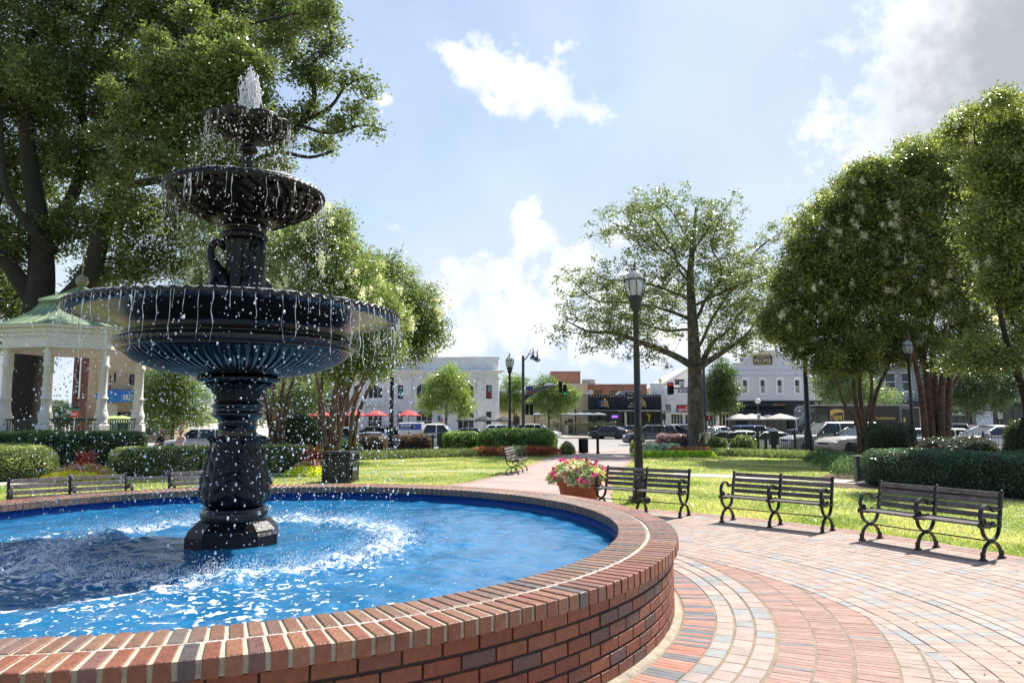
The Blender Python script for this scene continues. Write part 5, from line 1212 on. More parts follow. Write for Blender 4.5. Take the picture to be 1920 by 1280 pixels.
# ================================================================== BUILDINGS
class Fac:
    """facade facing -Y, laid out in its own metres from the left foot corner"""
    def __init__(s, name, label, Y, px0, px1, cat='building', z0=-.4):
        s.Y = Y; s.z0 = z0; s.x0 = G(px0, Y, 4); s.w = G(px1, Y, 4) - s.x0; s.t = thing(name, (s.x0, Y, z0), label, cat)
    def u(s, px): return G(px, s.Y, 4) - s.x0
    def v(s, py, px=960): return Z_(py, s.Y, px) - s.z0
    def wall(s, name, m, u0, u1, v0, v1, openings=(), y=0.0, depth=.28, thick=.3, parent=None):
        b = MB(); us = sorted({u0, u1} | {max(u0, min(u1, a)) for o in openings for a in o[:2]}); vs = sorted({v0, v1} | {max(v0, min(v1, a)) for o in openings for a in o[2:4]})
        for i in range(len(us) - 1):
            for j in range(len(vs) - 1):
                uc, vc = (us[i] + us[i + 1]) / 2, (vs[j] + vs[j + 1]) / 2
                if any(o[0] < uc < o[1] and o[2] < vc < o[3] for o in openings): continue
                b.add([(us[i], y, vs[j]), (us[i + 1], y, vs[j]), (us[i + 1], y, vs[j + 1]), (us[i], y, vs[j + 1])], [(0, 1, 2, 3)])
        for a, c, d, e in [o[:4] for o in openings]:
            b.add([(a, y, d), (c, y, d), (c, y, e), (a, y, e), (a, y + depth, d), (c, y + depth, d), (c, y + depth, e), (a, y + depth, e)], [(0, 1, 5, 4), (1, 2, 6, 5), (2, 3, 7, 6), (3, 0, 4, 7)])
        b.add([(u0, y, v0), (u0, y + 3, v0), (u0, y + 3, v1), (u0, y, v1), (u1, y, v0), (u1, y + 3, v0), (u1, y + 3, v1), (u1, y, v1)], [(0, 1, 2, 3), (4, 7, 6, 5), (3, 2, 6, 7), (1, 5, 6, 2)])
        return b.build(name, m, parent or s.t, recalc=False)
    def box(s, name, m, u0, u1, v0, v1, y0, y1, parent=None, bev=0):
        b = MB(); b.b2(u0, u1, y0, y1, v0, v1, bev=bev); return b.build(name, m, parent or s.t)
    def window(s, u0, u1, v0, v1, fm, mull=(1, 1), y=.16, fr=.07, sill=True, gm=None, name='window', depth_proud=0.0):
        b = MB(); b.b2(u0, u0 + fr, y - .08 - depth_proud, y, v0, v1); b.b2(u1 - fr, u1, y - .08 - depth_proud, y, v0, v1); b.b2(u0 + fr, u1 - fr, y - .08 - depth_proud, y, v1 - fr, v1); b.b2(u0 + fr, u1 - fr, y - .08 - depth_proud, y, v0, v0 + fr)
        for i in range(1, mull[0]): x = u0 + (u1 - u0) * i / mull[0]; b.b2(x - .025, x + .025, y - .05, y - .003, v0 + fr, v1 - fr)
        for i in range(1, mull[1]): z = v0 + (v1 - v0) * i / mull[1]; b.b2(u0 + fr, u1 - fr, y - .06, y - .006, z - .03, z + .03)
        if sill: b.b2(u0 - .12, u1 + .12, -.1, .02, v0 - .14, v0 - .01)
        f = b.build(name, fm, s.t); g = MB(); g.b2(u0 + .01, u1 - .01, y - .002, y + .02, v0 + .01, v1 - .01); g.build('pane', gm or WINGL, f); return f
MARB = mat('white_marble', (0.82, 0.81, 0.79), 0.55, var=.08, vs=.9, col2=(.74, .735, .73), c2s=1.6)
TAN = mat('tan_wall', (0.56, 0.46, 0.33), 0.85, var=.06, vs=1); BLKW = mat('black_wall', (0.022, 0.023, 0.026), 0.75, var=.1, vs=2); WHW = mat('white_wall', (0.82, 0.81, 0.79), 0.7, var=.05, vs=1)
GRYW = mat('pale_grey_brick', (0.60, 0.615, 0.64), 0.8, var=.05, vs=3, bump=.3, bs=12); BLUW = mat('grey_blue_wall', (0.19, 0.22, 0.245), 0.7, var=.05)
def brickwall(name, c1, c2, mo, sc_=1.0, fade=None):
    m = bpy.data.materials.new(name); m.use_nodes = True; t = m.node_tree; L = t.links.new; b = t.nodes['Principled BSDF']; b.inputs['Roughness'].default_value = .85
    tc = nd(t, 'ShaderNodeTexCoord'); mp = nd(t, 'ShaderNodeMapping'); mp.inputs['Rotation'].default_value = (R_(-90), 0, 0); L(tc.outputs['Object'], mp.inputs[0])
    br = nd(t, 'ShaderNodeTexBrick'); br.inputs['Scale'].default_value = sc_; br.inputs['Brick Width'].default_value = .24; br.inputs['Row Height'].default_value = .08; br.inputs['Mortar Size'].default_value = .008
    br.inputs['Color1'].default_value = (*c1, 1); br.inputs['Color2'].default_value = (*c2, 1); br.inputs['Mortar'].default_value = (*mo, 1); L(mp.outputs[0], br.inputs[0])
    n = nd(t, 'ShaderNodeTexNoise'); n.inputs['Scale'].default_value = .7; n.inputs['Detail'].default_value = 7; L(tc.outputs['Object'], n.inputs['Vector'])
    r = nd(t, 'ShaderNodeMapRange'); L(n.outputs[0], r.inputs[0]); r.inputs[1].default_value = .3; r.inputs[2].default_value = .7; r.inputs[3].default_value = .75; r.inputs[4].default_value = 1.2
    x = nd(t, 'ShaderNodeVectorMath', operation='SCALE'); L(br.outputs[0], x.inputs[0]); L(r.outputs[0], x.inputs['Scale']); L(x.outputs[0], b.inputs['Base Color']); MATS[name] = m; return m
REDB = brickwall('red_brick', (.42, .17, .11), (.36, .14, .09), (.40, .30, .24)); BRNB = brickwall('brown_brick', (.12, .045, .032), (.10, .04, .03), (.12, .08, .07)); TANB = brickwall('tan_brick', (.50, .36, .22), (.46, .33, .2), (.42, .33, .22))
SIGNR = mat('sign_red', (.55, .02, .02), .5); GOLD = mat('gold_letter', (.62, .40, .10), .5); WHL = mat('white_letter', (.8, .8, .78), .5); FRW = mat('white_frame', (.84, .84, .83), .5)
def arch_fill(f, m, uc, r, v0, vtop, u0, u1, y0, y1, name='arch', parent=None, n=14):
    b = MB(); pts = [(uc - r * math.cos(PI * i / n), v0 + r * math.sin(PI * i / n)) for i in range(n + 1)]
    h = n // 2
    for seg, cu in ((pts[:h + 1], u0), (pts[h:], u1)):
        if cu == u0: poly = [(u0, v0)] + ([(uc - r, v0)] if uc - r > u0 + 1e-3 else []) + seg[1:] + [(uc, vtop), (u0, vtop)]
        else: poly = [(uc, vtop)] + seg[:-1] + ([(uc + r, v0)] if uc + r < u1 - 1e-3 else []) + [(u1, v0), (u1, vtop)]
        # fan into quads for a clean fill
        src = seg
        for a, c in zip(src[:-1], src[1:]):
            b.add([(a[0], y0, a[1]), (c[0], y0, c[1]), (c[0], y0, vtop), (a[0], y0, vtop), (a[0], y1, a[1]), (c[0], y1, c[1])], [(0, 1, 2, 3), (0, 4, 5, 1)])
    return b.build(name, m, parent or f.t, recalc=False)
def bank():
    f = Fac('bank_building', 'white marble bank building with tall arched windows and a heavy cornice', 88, 655, 935); u, v = f.u, f.v
    H = v(672); ops = []
    arches = [(703, 13.5), (795, 15.5), (873, 15.5)]
    A = []
    for c, r in arches:
        uc = u(c); rr = u(c + r) - uc; vs_ = v(746); vt = v(733); A.append((uc, rr, vt)); ops.append((uc - rr, uc + rr, v(806), v(771))); ops.append((uc - rr, uc + rr, vs_, vt + rr))
    for c in (750, 916, 668): ops += [(u(c - 6), u(c + 6), v(748), v(720)), (u(c - 6), u(c + 6), v(797), v(770))]
    f.wall('wall', MARB, 0, f.w, 0, H, ops)
    for uc, rr, vt in A:
        arch_fill(f, MARB, uc, rr, vt, vt + rr, uc - rr, uc + rr, -.001, .28)
        f.window(uc - rr, uc + rr, v(746), vt + rr, FRW, (3, 1), y=.26, sill=False, name='arched_window'); f.window(uc - rr, uc + rr, v(806), v(771), FRW, (3, 2), y=.26, sill=False, name='shop_window')
        b = MB(); b.tube([(uc - rr * 1.28 * math.cos(PI * i / 14), -.05, vt + rr * 1.28 * math.sin(PI * i / 14)) for i in range(15)], .13, 6); b.build('arch_moulding', MARB, f.t)
        b = MB(); b.prism([(uc - rr * 1.15, v(757)), (uc + rr * 1.15, v(757)), (uc, v(750))], -.35, 0); b.build('pediment', MARB, f.t); f.box('lintel', MARB, uc - rr * 1.2, uc + rr * 1.2, v(760), v(757.3), -.4, 0)
    for c in (750, 916, 668):
        w = f.window(u(c - 6), u(c + 6), v(748), v(720), FRW, (1, 1), y=.2, name='window', sill=True); f.window(u(c - 6), u(c + 6), v(797), v(770), FRW, (1, 2), y=.2, name='window', sill=False)
        if c == 916:
            b = MB()
            for k in range(6): b.b2(u(911) + .12 * k * 1.05, u(911) + .12 * k * 1.05 + .06, .12, .14, v(747), v(723)); 
            fl = b.build('hanging_flag', mat('flag_red', (.4, .06, .06), .7), w); b = MB(); b.b2(u(915.5), u(919.5), .10, .118, v(734), v(723)); b.build('flag_canton', mat('flag_teal', (.1, .4, .42), .7), w)
        if c == 750:
            b = MB(); b.b2(u(747.5), u(752.5), .1, .13, v(740), v(731)); b.build('window_picture', MATS.get('flag_teal') or mat('flag_teal2', (.1, .4, .42), .7), w)
    for a, c in ((655, 662), (676, 684), (724, 741), (758, 771), (820, 836), (895, 905), (927, 935)):
        f.box('pilaster', MARB, u(a), u(c), 0, v(712), -.18, -.001, bev=.02); f.box('pilaster_capital', MARB, u(a) - .08, u(c) + .08, v(713), v(710.5), -.27, -.181)
    f.box('string_course', MARB, -.05, f.w + .05, v(709.8), v(707.5), -.28, -.002); f.box('frieze_edge', MARB, 0, f.w, v(698), v(697), -.1, -.002)
    f.box('cornice', MARB, -.3, f.w + .75, v(697), v(693.5), -.75, -.003, bev=.06); f.box('cornice_bed', MARB, -.15, f.w + .4, v(700), v(697.1), -.45, -.004)
    f.box('parapet_coping', MARB, -.1, f.w + .12, H - .02, H + .2, -.1, 1.0); f.box('plinth', MARB, 0, f.w, 0, v(803.5), -.2, -.19 + .18)
    f.box('blue_notice', mat('blue_board', (.05, .12, .3), .5), u(821), u(826), v(789), v(778), -.26, -.2); f.box('orange_notice', ORNG, u(827), u(830), v(791), v(783), -.26, -.2)
bank()
def burgundy():
    f = Fac('shop_building', 'burgundy shop front with white lettering behind the crape myrtle stems', 88, 505, 654); u, v = f.u, f.v
    BRG = mat('burgundy', (.16, .03, .035), .7); ops = [(u(512), u(575), v(806), v(784)), (u(582), u(648), v(806), v(784))]
    f.wall('wall', BRG, 0, f.w, 0, v(772) + .6, ops); f.wall('upper_wall', BRNB, 0, f.w, v(772) + .61, v(695), [(u(520 + 30 * k), u(532 + 30 * k), v(745), v(722)) for k in range(4)], y=.1)
    for k in range(4): f.window(u(520 + 30 * k), u(532 + 30 * k), v(745), v(722), FRW, (1, 2), y=.3)
    for o in ops: f.window(*o, BLACKP, (4, 1), y=.2, sill=False, name='shop_window')
    text(f.t, 'AUSTRALIAN BAKERY', u(640) - u(528), v(760) - v(769), ((u(528) + u(640)) / 2, -.05, v(765)), WHL)
    b = MB(); b.add([(u(560), -.02, v(772)), (u(650), -.02, v(772)), (u(650), -1.3, v(783)), (u(560), -1.3, v(783)), (u(560), -.02, v(783)), (u(650), -.02, v(783))], [(0, 1, 2, 3), (0, 3, 4), (1, 5, 2), (3, 2, 5, 4)]); b.build('awning', BRG, f.t)
burgundy()
def tanwall():
    f = Fac('tan_building', 'long tan side wall with dark pilasters behind the restaurant umbrellas', 97, 936, 1105); u, v = f.u, f.v
    f.wall('wall', TAN, 0, f.w, 0, v(741), [(u(1064.5), u(1073.5), v(814), v(785)), (u(960), u(974), v(800), v(785))])
    f.box('coping', BLKW, 0, f.w, v(741), v(740), -.1, .5); f.window(u(1064.5), u(1073.5), v(814), v(785), BLACKP, (1, 3), y=.2, sill=False, name='door'); f.window(u(960), u(974), v(800), v(785), BLACKP, (2, 1), y=.2)
    for p in (1002, 1051, 1078): f.box('downpipe', BLKW, u(p - .8), u(p + .8), 0, v(745), -.2, -.002)
    f.box('green_plate', SIGNG, u(1008), u(1011), v(782), v(777), -.06, -.004); f.box('upper_band', WHITEP, u(1088), u(1104), v(741) + .21, v(736.5), .1, 3)
tanwall()
def blackrest():
    f = Fac('restaurant_building', 'single storey black restaurant with blue and orange logo and neon window sign', 95, 1105, 1239.5); u, v = f.u, f.v
    bot = v(814); cz = v(772)
    ops = [(u(1108), u(1124), bot + .4, v(773)), (u(1126), u(1168), bot + .3, v(773)), (u(1178), u(1190), bot, v(773)), (u(1206), u(1224), bot + .3, v(773)), (u(1226), u(1238), bot + .3, v(773))]
    f.wall('wall', BLKW, 0, f.w, 0, v(741.5), ops)
    for i, o in enumerate(ops): f.window(*o, BLACKP, ((1, 3, 1, 2, 1)[i], 1), y=.22, sill=False, name='shop_window')
    f.box('parapet_cap', BLACKP, -.1, f.w + .1, v(741.5), v(740.5), -.15, .3)
    f.box('canopy', BLACKP, u(1093), f.w + u(1250) - u(1239.5), v(772.5), v(769.5), -2.2, -.003, bev=.04); f.box('canopy_edge', mat('steel_grey', (.35, .35, .35), .4), u(1152), u(1248), v(771.6), v(770.4), -2.23, -2.203)
    f.box('panel_joint', BLACKP, u(1156.5), u(1157.3), v(769), v(742), -.05, -.004)
    b = MB()
    for k in range(26): b.sphere((f.w * (k + .5) / 26, -.3, v(743.5)), .05, n=6, m=4)
    b.build('string_lights', LGW, f.t)
    OR2 = mat('logo_orange', (.75, .38, .06), .6); BL2 = mat('logo_blue', (.06, .2, .38), .6)
    for p0 in (1132, 1202):
        b = MB(); U = lambda a: u(p0 + a); Vv = lambda a: v(746 + a)
        b.prism([(U(-1), Vv(14)), (U(-.5), Vv(4)), (U(1), Vv(0)), (U(4), Vv(3)), (U(7), Vv(8)), (U(8.5), Vv(13)), (U(9), Vv(18)), (U(7), Vv(19)), (U(5), Vv(16)), (U(3), Vv(18)), (U(1), Vv(17))], -.12, -.004)
        b.prism([(U(-6), Vv(13)), (U(-4), Vv(7)), (U(-2), Vv(5)), (U(-1.2), Vv(14)), (U(-3), Vv(17)), (U(-6), Vv(16))], -.11, -.004); lg = b.build('logo_shape', OR2, f.t)
        text(lg, 'MPC', u(p0 + 7) - u(p0 - 11), v(751) - v(760), ((u(p0 + 7) + u(p0 - 11)) / 2, -.15, v(755.5)), BL2)
        text(lg, 'Marietta Pizza Co', u(p0 + 7) - u(p0 - 11), v(760) - v(763), ((u(p0 + 7) + u(p0 - 11)) / 2, -.15, v(762)), BL2)
    b = MB(); b.b2(u(1146), u(1158), .02, .06, v(783.6), v(778.6), bev=.01); ng = b.build('neon_sign', mat('neon_blue', (.05, .05, .3), .4, emit=(.15, .15, .9), es=.7), f.t); text(ng, 'OPEN', u(1156) - u(1148), v(779.6) - v(782.6), (u(1152), -.02, v(781.1)), mat('neon_red', (.5, .02, .02), .4, emit=(1, .06, .08), es=1.2))
    b = MB(); b.prism([(u(1211), v(774)), (u(1219), v(778)), (u(1217), v(790)), (u(1213), v(791)), (u(1216), v(784))], .05, .1); b.build('yellow_poster', mat('poster_yellow', (.5, .42, .03), .6), f.t)
    for p in (1107, 1177, 1239): f.box('canopy_post', BLACKP, u(p) - .06, u(p) + .06, 0, v(772.6), -2.1, -1.98)
    f.box('white_column', WHITEP, u(1170), u(1174), .2, v(773), -.12, -.005)
    f2 = Fac('brick_building', 'weathered red brick upper storey behind the black restaurant', 108, 1097, 1213, z0=0); u, v = f2.u, f2.v
    ops = [(u(1114), u(1128.5), v(745), v(731.5)), (u(1143), u(1157), v(745), v(732.5))]
    f2.wall('wall', REDB, 0, f2.w, 0, v(721), ops); f2.box('coping', MATS['concrete'], -.1, f2.w + .1, v(721), v(720.2), -.15, .5)
    for o in ops: f2.window(*o, BLACKP, (2, 1), y=.2, gm=mat('warm_glass', (.2, .17, .08), .2))
    f2.box('drain', BLACKP, u(1098), u(1100.5), v(745), v(722), -.3, -.01)
    Yh = 109; t = thing('roof_unit', (G(1104, Yh, 8), Yh + 1, Z_(720.5, Yh)), 'grey air handling unit on the brick roof', 'roof unit'); b = MB(); b.box((0, 0, .4), (1.9, 1.2, .75), bev=.05); b.build('casing', MATS['steel_grey'], t); b = MB(); b.box((.6, -.3, .5), (.9, .9, .35), rx=.5); b.build('hood', mat('galv', (.5, .5, .5), .4), t); b = MB(); b.box((0, 0, .0), (2.1, 1.3, .06)); b.build('curb', BLACKP, t)
    f3 = Fac('brick_tower', 'small square red brick stair tower rising above the street trees', 104, 1032.5, 1088.5, z0=0); f3.wall('wall', REDB, 0, f3.w, 0, f3.v(697), []); f3.box('coping', MATS['steel_grey'], -.08, f3.w + .08, f3.v(697), f3.v(696), -.1, .5)
    f3.box('lower_wall', TAN, 0, f3.w + 1, 0, f3.v(719), -.2, -.05)
    Yd = 96; t = thing('satellite_dish', (G(1107, Yd, 6), Yd, Z_(742, Yd)), 'round white satellite dish on the tan wall roof', 'satellite dish'); b = MB(); b.lathe([(.01, 0), (.2, .03), (.34, .1)], 16); o = b.build('dish', WHITEP, t); o.rotation_euler = (R_(75), 0, 0); o.location = (0, 0, .45); b = MB(); b.tube([(0, .1, 0), (0, .1, .45)], .03, 6); b.build('stand', BLACKP, t)
    Yd = 97; t = thing('roof_vent', (G(1172, Yd, 6), Yd + 1, Z_(742, Yd)), 'slanted white vent box on the black restaurant roof', 'roof unit'); b = MB(); b.prism([(-1.2, 0), (2.0, 0), (2.0, .65), (-.5, .65)], 0, 1.6); b.build('duct', MATS['galv'], t); b = MB(); b.box((.6, -.02, .3), (.9, .04, .4)); b.build('louvre', BLACKP, t)
blackrest()
def theatre():
    f = Fac('theatre_building', 'white theatre front with a red marquee board partly behind the oak trunk', 96, 1240, 1345); u, v = f.u, f.v
    bot = v(814); ops = [(u(1257), u(1280), bot + .5, v(776)), (u(1283), u(1300), bot, v(777)), (u(1326), u(1342), bot + .4, v(778))]
    f.wall('wall', WHW, 0, f.w, 0, v(727), ops); f.box('pier', WHW, u(1224), u(1245), 0, v(720), .05, 2); f.box('pier_cap', WHW, u(1223), u(1246), v(720), v(718.8), -.1, 2.1)
    b = MB(); b.sphere((u(1240.5), .6, v(713.5)), .28 * 1.0, n=16, m=10, sc3=(1, 1, 1)); b.lathe([(.1, v(718.8)), (.06, v(716.5))], 10, cx=u(1240.5), cy=.6); b.build('ball_lamp', mat('amber_globe', (.55, .42, .2), .35), f.t)
    f.box('ledge', WHW, u(1247), f.w, v(745.5), v(744), -.25, -.004); f.box('ledge', WHW, u(1247), f.w, v(753), v(752), -.2, -.004); f.box('lower_canopy', WHW, u(1250), f.w, v(775.5), v(773.8), -.6, -.004)
    for k in range(5): f.box('corbel', WHW, u(1244 + 7 * k), u(1246 + 7 * k), v(737), v(731), -.25, -.004)
    b = MB(); b.b2(u(1268), u(1322), -.25, -.02, v(773.4), v(760), bev=.02); mq = b.build('marquee', BLACKP, f.t); b = MB(); b.b2(u(1269), u(1321), -.27, -.252, v(772.5), v(761)); b.build('marquee_face', SIGNR, mq)
    text(mq, 'SOLD OUT', u(1310) - u(1285), v(762) - v(766), (u(1297), -.29, v(764)), WHL, bold=.02); text(mq, 'BEST PIZZA IN TOWN', u(1320) - u(1270), v(767) - v(771.5), (u(1295.2), -.29, v(769.3)), WHL, bold=.02)
    b = MB(); b.b2(u(1248), u(1257), -.08, -.004, v(771), v(759), bev=.01); pb = b.build('poster_board', mat('maroon', (.1, .02, .03), .6), f.t); text(pb, 'HISTORIC\nTHEATRE\nTICKETS', u(1256) - u(1249), v(760.5) - v(769.5), (u(1252.5), -.1, v(765)), WHL)
    for i, o in enumerate(ops): f.window(*o, FRW, ((4, 1), (2, 2), (3, 1))[i], y=.2, sill=False, name='door' if i == 1 else 'shop_window')
    # gabled hall behind
    f2 = Fac('gabled_hall', 'white gable roof hall rising behind the theatre front', 103, 1243, 1345, z0=0); u, v = f2.u, f2.v
    b = MB(); pk = u(1294); b.prism([(0, 0), (f2.w, 0), (f2.w, v(726)), (pk, v(693)), (0, v(726))], 0, 10); b.build('wall', WHW, f2.t)
    b = MB(); b.prism([(-.8, v(730)), (pk, v(692)), (pk, v(687)), (-.8, v(724))], -.8, 10.5); b.prism([(f2.w + .8, v(730)), (pk, v(692)), (pk, v(687)), (f2.w + .8, v(724))], -.8, 10.5); b.build('roof', WHITEP, f2.t)
    f2.box('gable_window', WINGL, u(1266), u(1284), v(722), v(712), -.06, -.005)
    # low white shop to the right
    f3 = Fac('low_shop', 'low white shop row behind the dark street tree', 99, 1345.5, 1377); u, v = f3.u, f3.v
    ops = [(u(1347), u(1366), v(812), v(775)), (u(1350), u(1376), v(771), v(762))]; f3.wall('wall', WHW, 0, f3.w, 0, v(757), ops)
    for o in ops: f3.window(*o, FRW, (3, 1), y=.2, sill=False, name='shop_window')
    f3.box('canopy', WHW, u(1345.6), f3.w, v(774.5), v(772.5), -1.5, -.004)
theatre()
def proper():
    f = Fac('corner_building', 'pale grey two storey brick building with stepped parapet, sign board and black awning', 92, 1377.5, 1560); u, v = f.u, f.v
    bot = v(815); wins = [1398, 1431, 1463, 1496, 1528]; ops = [(u(c - 5.2), u(c + 5.2), v(738.5), v(712) ) for c in wins]
    band = v(752)
    f.wall('upper_wall', GRYW, 0, f.w, band, v(683), ops)
    b = MB(); b.prism([(u(1394), v(683)), (u(1394), v(672)), (u(1410), v(667.5)), (u(1430), v(660)), (u(1436), v(659)), (u(1452), v(660)), (u(1475), v(668)), (u(1492), v(672)), (u(1492), v(683))], 0, .4); b.build('parapet', GRYW, f.t)
    b = MB()
    for p, q in (((1376.5, 682.8), (1394, 682.8)), ((1394, 671.6), (1410, 667)), ((1410, 667), (1431, 659.3)), ((1431, 659.3), (1452, 659.3)), ((1452, 659.3), (1475, 667.4)), ((1475, 667.4), (1493, 671.6)), ((1492, 682.8), (1560, 682.8))):
        b.prism([(u(p[0]), v(p[1])), (u(q[0]), v(q[1])), (u(q[0]), v(q[1]) + .13), (u(p[0]), v(p[1]) + .13)], -.12, .5)
    b.build('coping', WHITEP, f.t); f.box('string_course', GRYW, 0, f.w, v(696), v(695), -.12, -.003); f.box('string_course', GRYW, 0, f.w, v(706.5), v(705.5), -.12, -.003)
    for k, c in enumerate(wins):
        w = f.window(u(c - 5.2), u(c + 5.2), v(738.5), v(712), FRW, (1, 2), y=.16, fr=.1)
        b = MB(); b.b2(u(c - 7), u(c - 5.2), -.07, .0, v(739), v(710)); b.b2(u(c + 5.2), u(c + 7), -.07, .0, v(739), v(710))
        b.prism([(u(c - 7), v(711.8)), (u(c + 7), v(711.8)), (u(c + 7), v(709.4)), (u(c + 4), v(708)), (u(c), v(707.4)), (u(c - 4), v(708)), (u(c - 7), v(709.4))], -.09, -.001); b.build('casing', FRW, w)
        b = MB(); b.b2(u(c - 3.6), u(c + 3.6), .11, .135, v(737), v(725)); pp = b.build('window_paper', mat('paper_green', (.5, .58, .5), .7) if k == 0 else MATS['paper_green'], w)
        text(pp, ('FOR\nLEASE\n2ND FL', 'OFFICE\nSPACE\nFOR RENT', 'FOR\nLEASE\n2ND FL', 'OFFICE\nSPACE\nFOR RENT', 'FOR\nLEASE')[k], u(c + 3) - u(c - 3), (v(726) - v(736)), (u(c), .10, v(731)), BLACKP)
    ar = [(u(1486), u(1511), bot, v(763))]
    f.wall('shop_front', BLKW, 0, f.w, 0, band - .01, [(u(1400), u(1476), bot + .3, v(781)), (u(1487), u(1510), bot, v(757.5))], y=-.06, depth=.5)
    f.window(u(1400), u(1476), bot + .3, v(781), BLACKP, (6, 1), y=.3, sill=False, name='shop_window'); cu = u(1498.5); rr = u(1510) - cu
    arch_fill(f, BLKW, cu, rr, v(771), v(757.5) , u(1487), u(1510), -.055, .3, name='arch_surround')
    f.box('arch_door_surround', BLUW, u(1487), u(1510), bot, v(757.5), .25, .3); dr = f.box('double_door', FRW, u(1491), u(1509), bot, v(783), .12, .2); f.box('door_glass', WINGL, u(1493), u(1499), bot + .5, v(785), .1, .118, parent=dr); f.box('door_glass', WINGL, u(1501), u(1507), bot + .5, v(785), .1, .118, parent=dr)
    b = MB(); r2 = rr * .75; b.prism([(cu - r2 * math.cos(PI * i / 12), v(772) + r2 * math.sin(PI * i / 12)) for i in range(13)], .1, .2); fl = b.build('fanlight', WINGL, f.t); b = MB(); b.tube([(cu - r2 * math.cos(PI * i / 12), .08, v(772) + r2 * math.sin(PI * i / 12)) for i in range(13)], .06, 6); b.tube([(cu - r2, .08, v(772)), (cu + r2, .08, v(772))], .05, 6)
    for q in (.25, .5, .75): b.tube([(cu, .08, v(772)), (cu - r2 * math.cos(PI * q), .08, v(772) + r2 * math.sin(PI * q))], .03, 5)
    b.build('fanlight_frame', FRW, fl)
    # awning
    b = MB(); a0, a1 = u(1381), u(1475); z1, z2 = v(764), v(777); b.add([(a0 + .6, -.07, z1), (a1 - .5, -.07, z1), (a1, -2.0, z2), (a0 - .3, -2.0, z2), (a0 + .6, -.07, z2), (a1 - .5, -.07, z2), (a0 - .3, -2.0, z2 - .3), (a1, -2.0, z2 - .3)], [(0, 1, 2, 3), (0, 3, 4), (1, 5, 2), (3, 2, 7, 6)]); b.build('awning', mat('black_canvas', (.012, .012, .014), .8), f.t)
    sg = f.box('fascia', BLKW, u(1386), u(1474), v(763.5), v(756.5), -.3, -.062); f.box('fascia_top', BLACKP, u(1385), u(1475), v(756.4), v(755.2), -.45, -.063, parent=sg)
    text(sg, 'WINE BAR & CAFE', u(1469) - u(1447), v(759) - v(761.2), (u(1458), -.32, v(760.2)), GOLD, bold=.02)
    b = MB(); b.b2(u(1415), u(1450), -.2, -.01, v(684.5), v(667.5), bev=.02); sb = b.build('sign_board', BLKW, f.t); b = MB()
    for a_, c_, d_, e_ in ((1415, 1450, 684.5, 684), (1415, 1450, 668, 667.5), (1415, 1415.5, 684.5, 667.5), (1449.5, 1450, 684.5, 667.5)): b.b2(u(a_), u(c_), -.225, -.202, v(d_), v(e_))
    b.build('sign_rim', GOLD, sb); CRM = mat('cream_letter', (.6, .52, .36), .6)
    text(sb, 'MARIETTA', u(1445) - u(1420), v(669.2) - v(672), (u(1432.5), -.22, v(670.7)), CRM, bold=.02); text(sb, 'PROPER', u(1448) - u(1417), v(673.5) - v(682.3), (u(1432.5), -.22, v(678)), CRM, bold=.01)
    b = MB()
    for c in (1420, 1428, 1437, 1445): b.tube([(u(c), -.05, v(665)), (u(c), -.5, v(663)), (u(c), -.7, v(665))], .03, 5); b.sphere((u(c), -.72, v(665.6)), .14, n=8, m=6)
    b.build('sign_lamps', GOLD, sb)
proper()
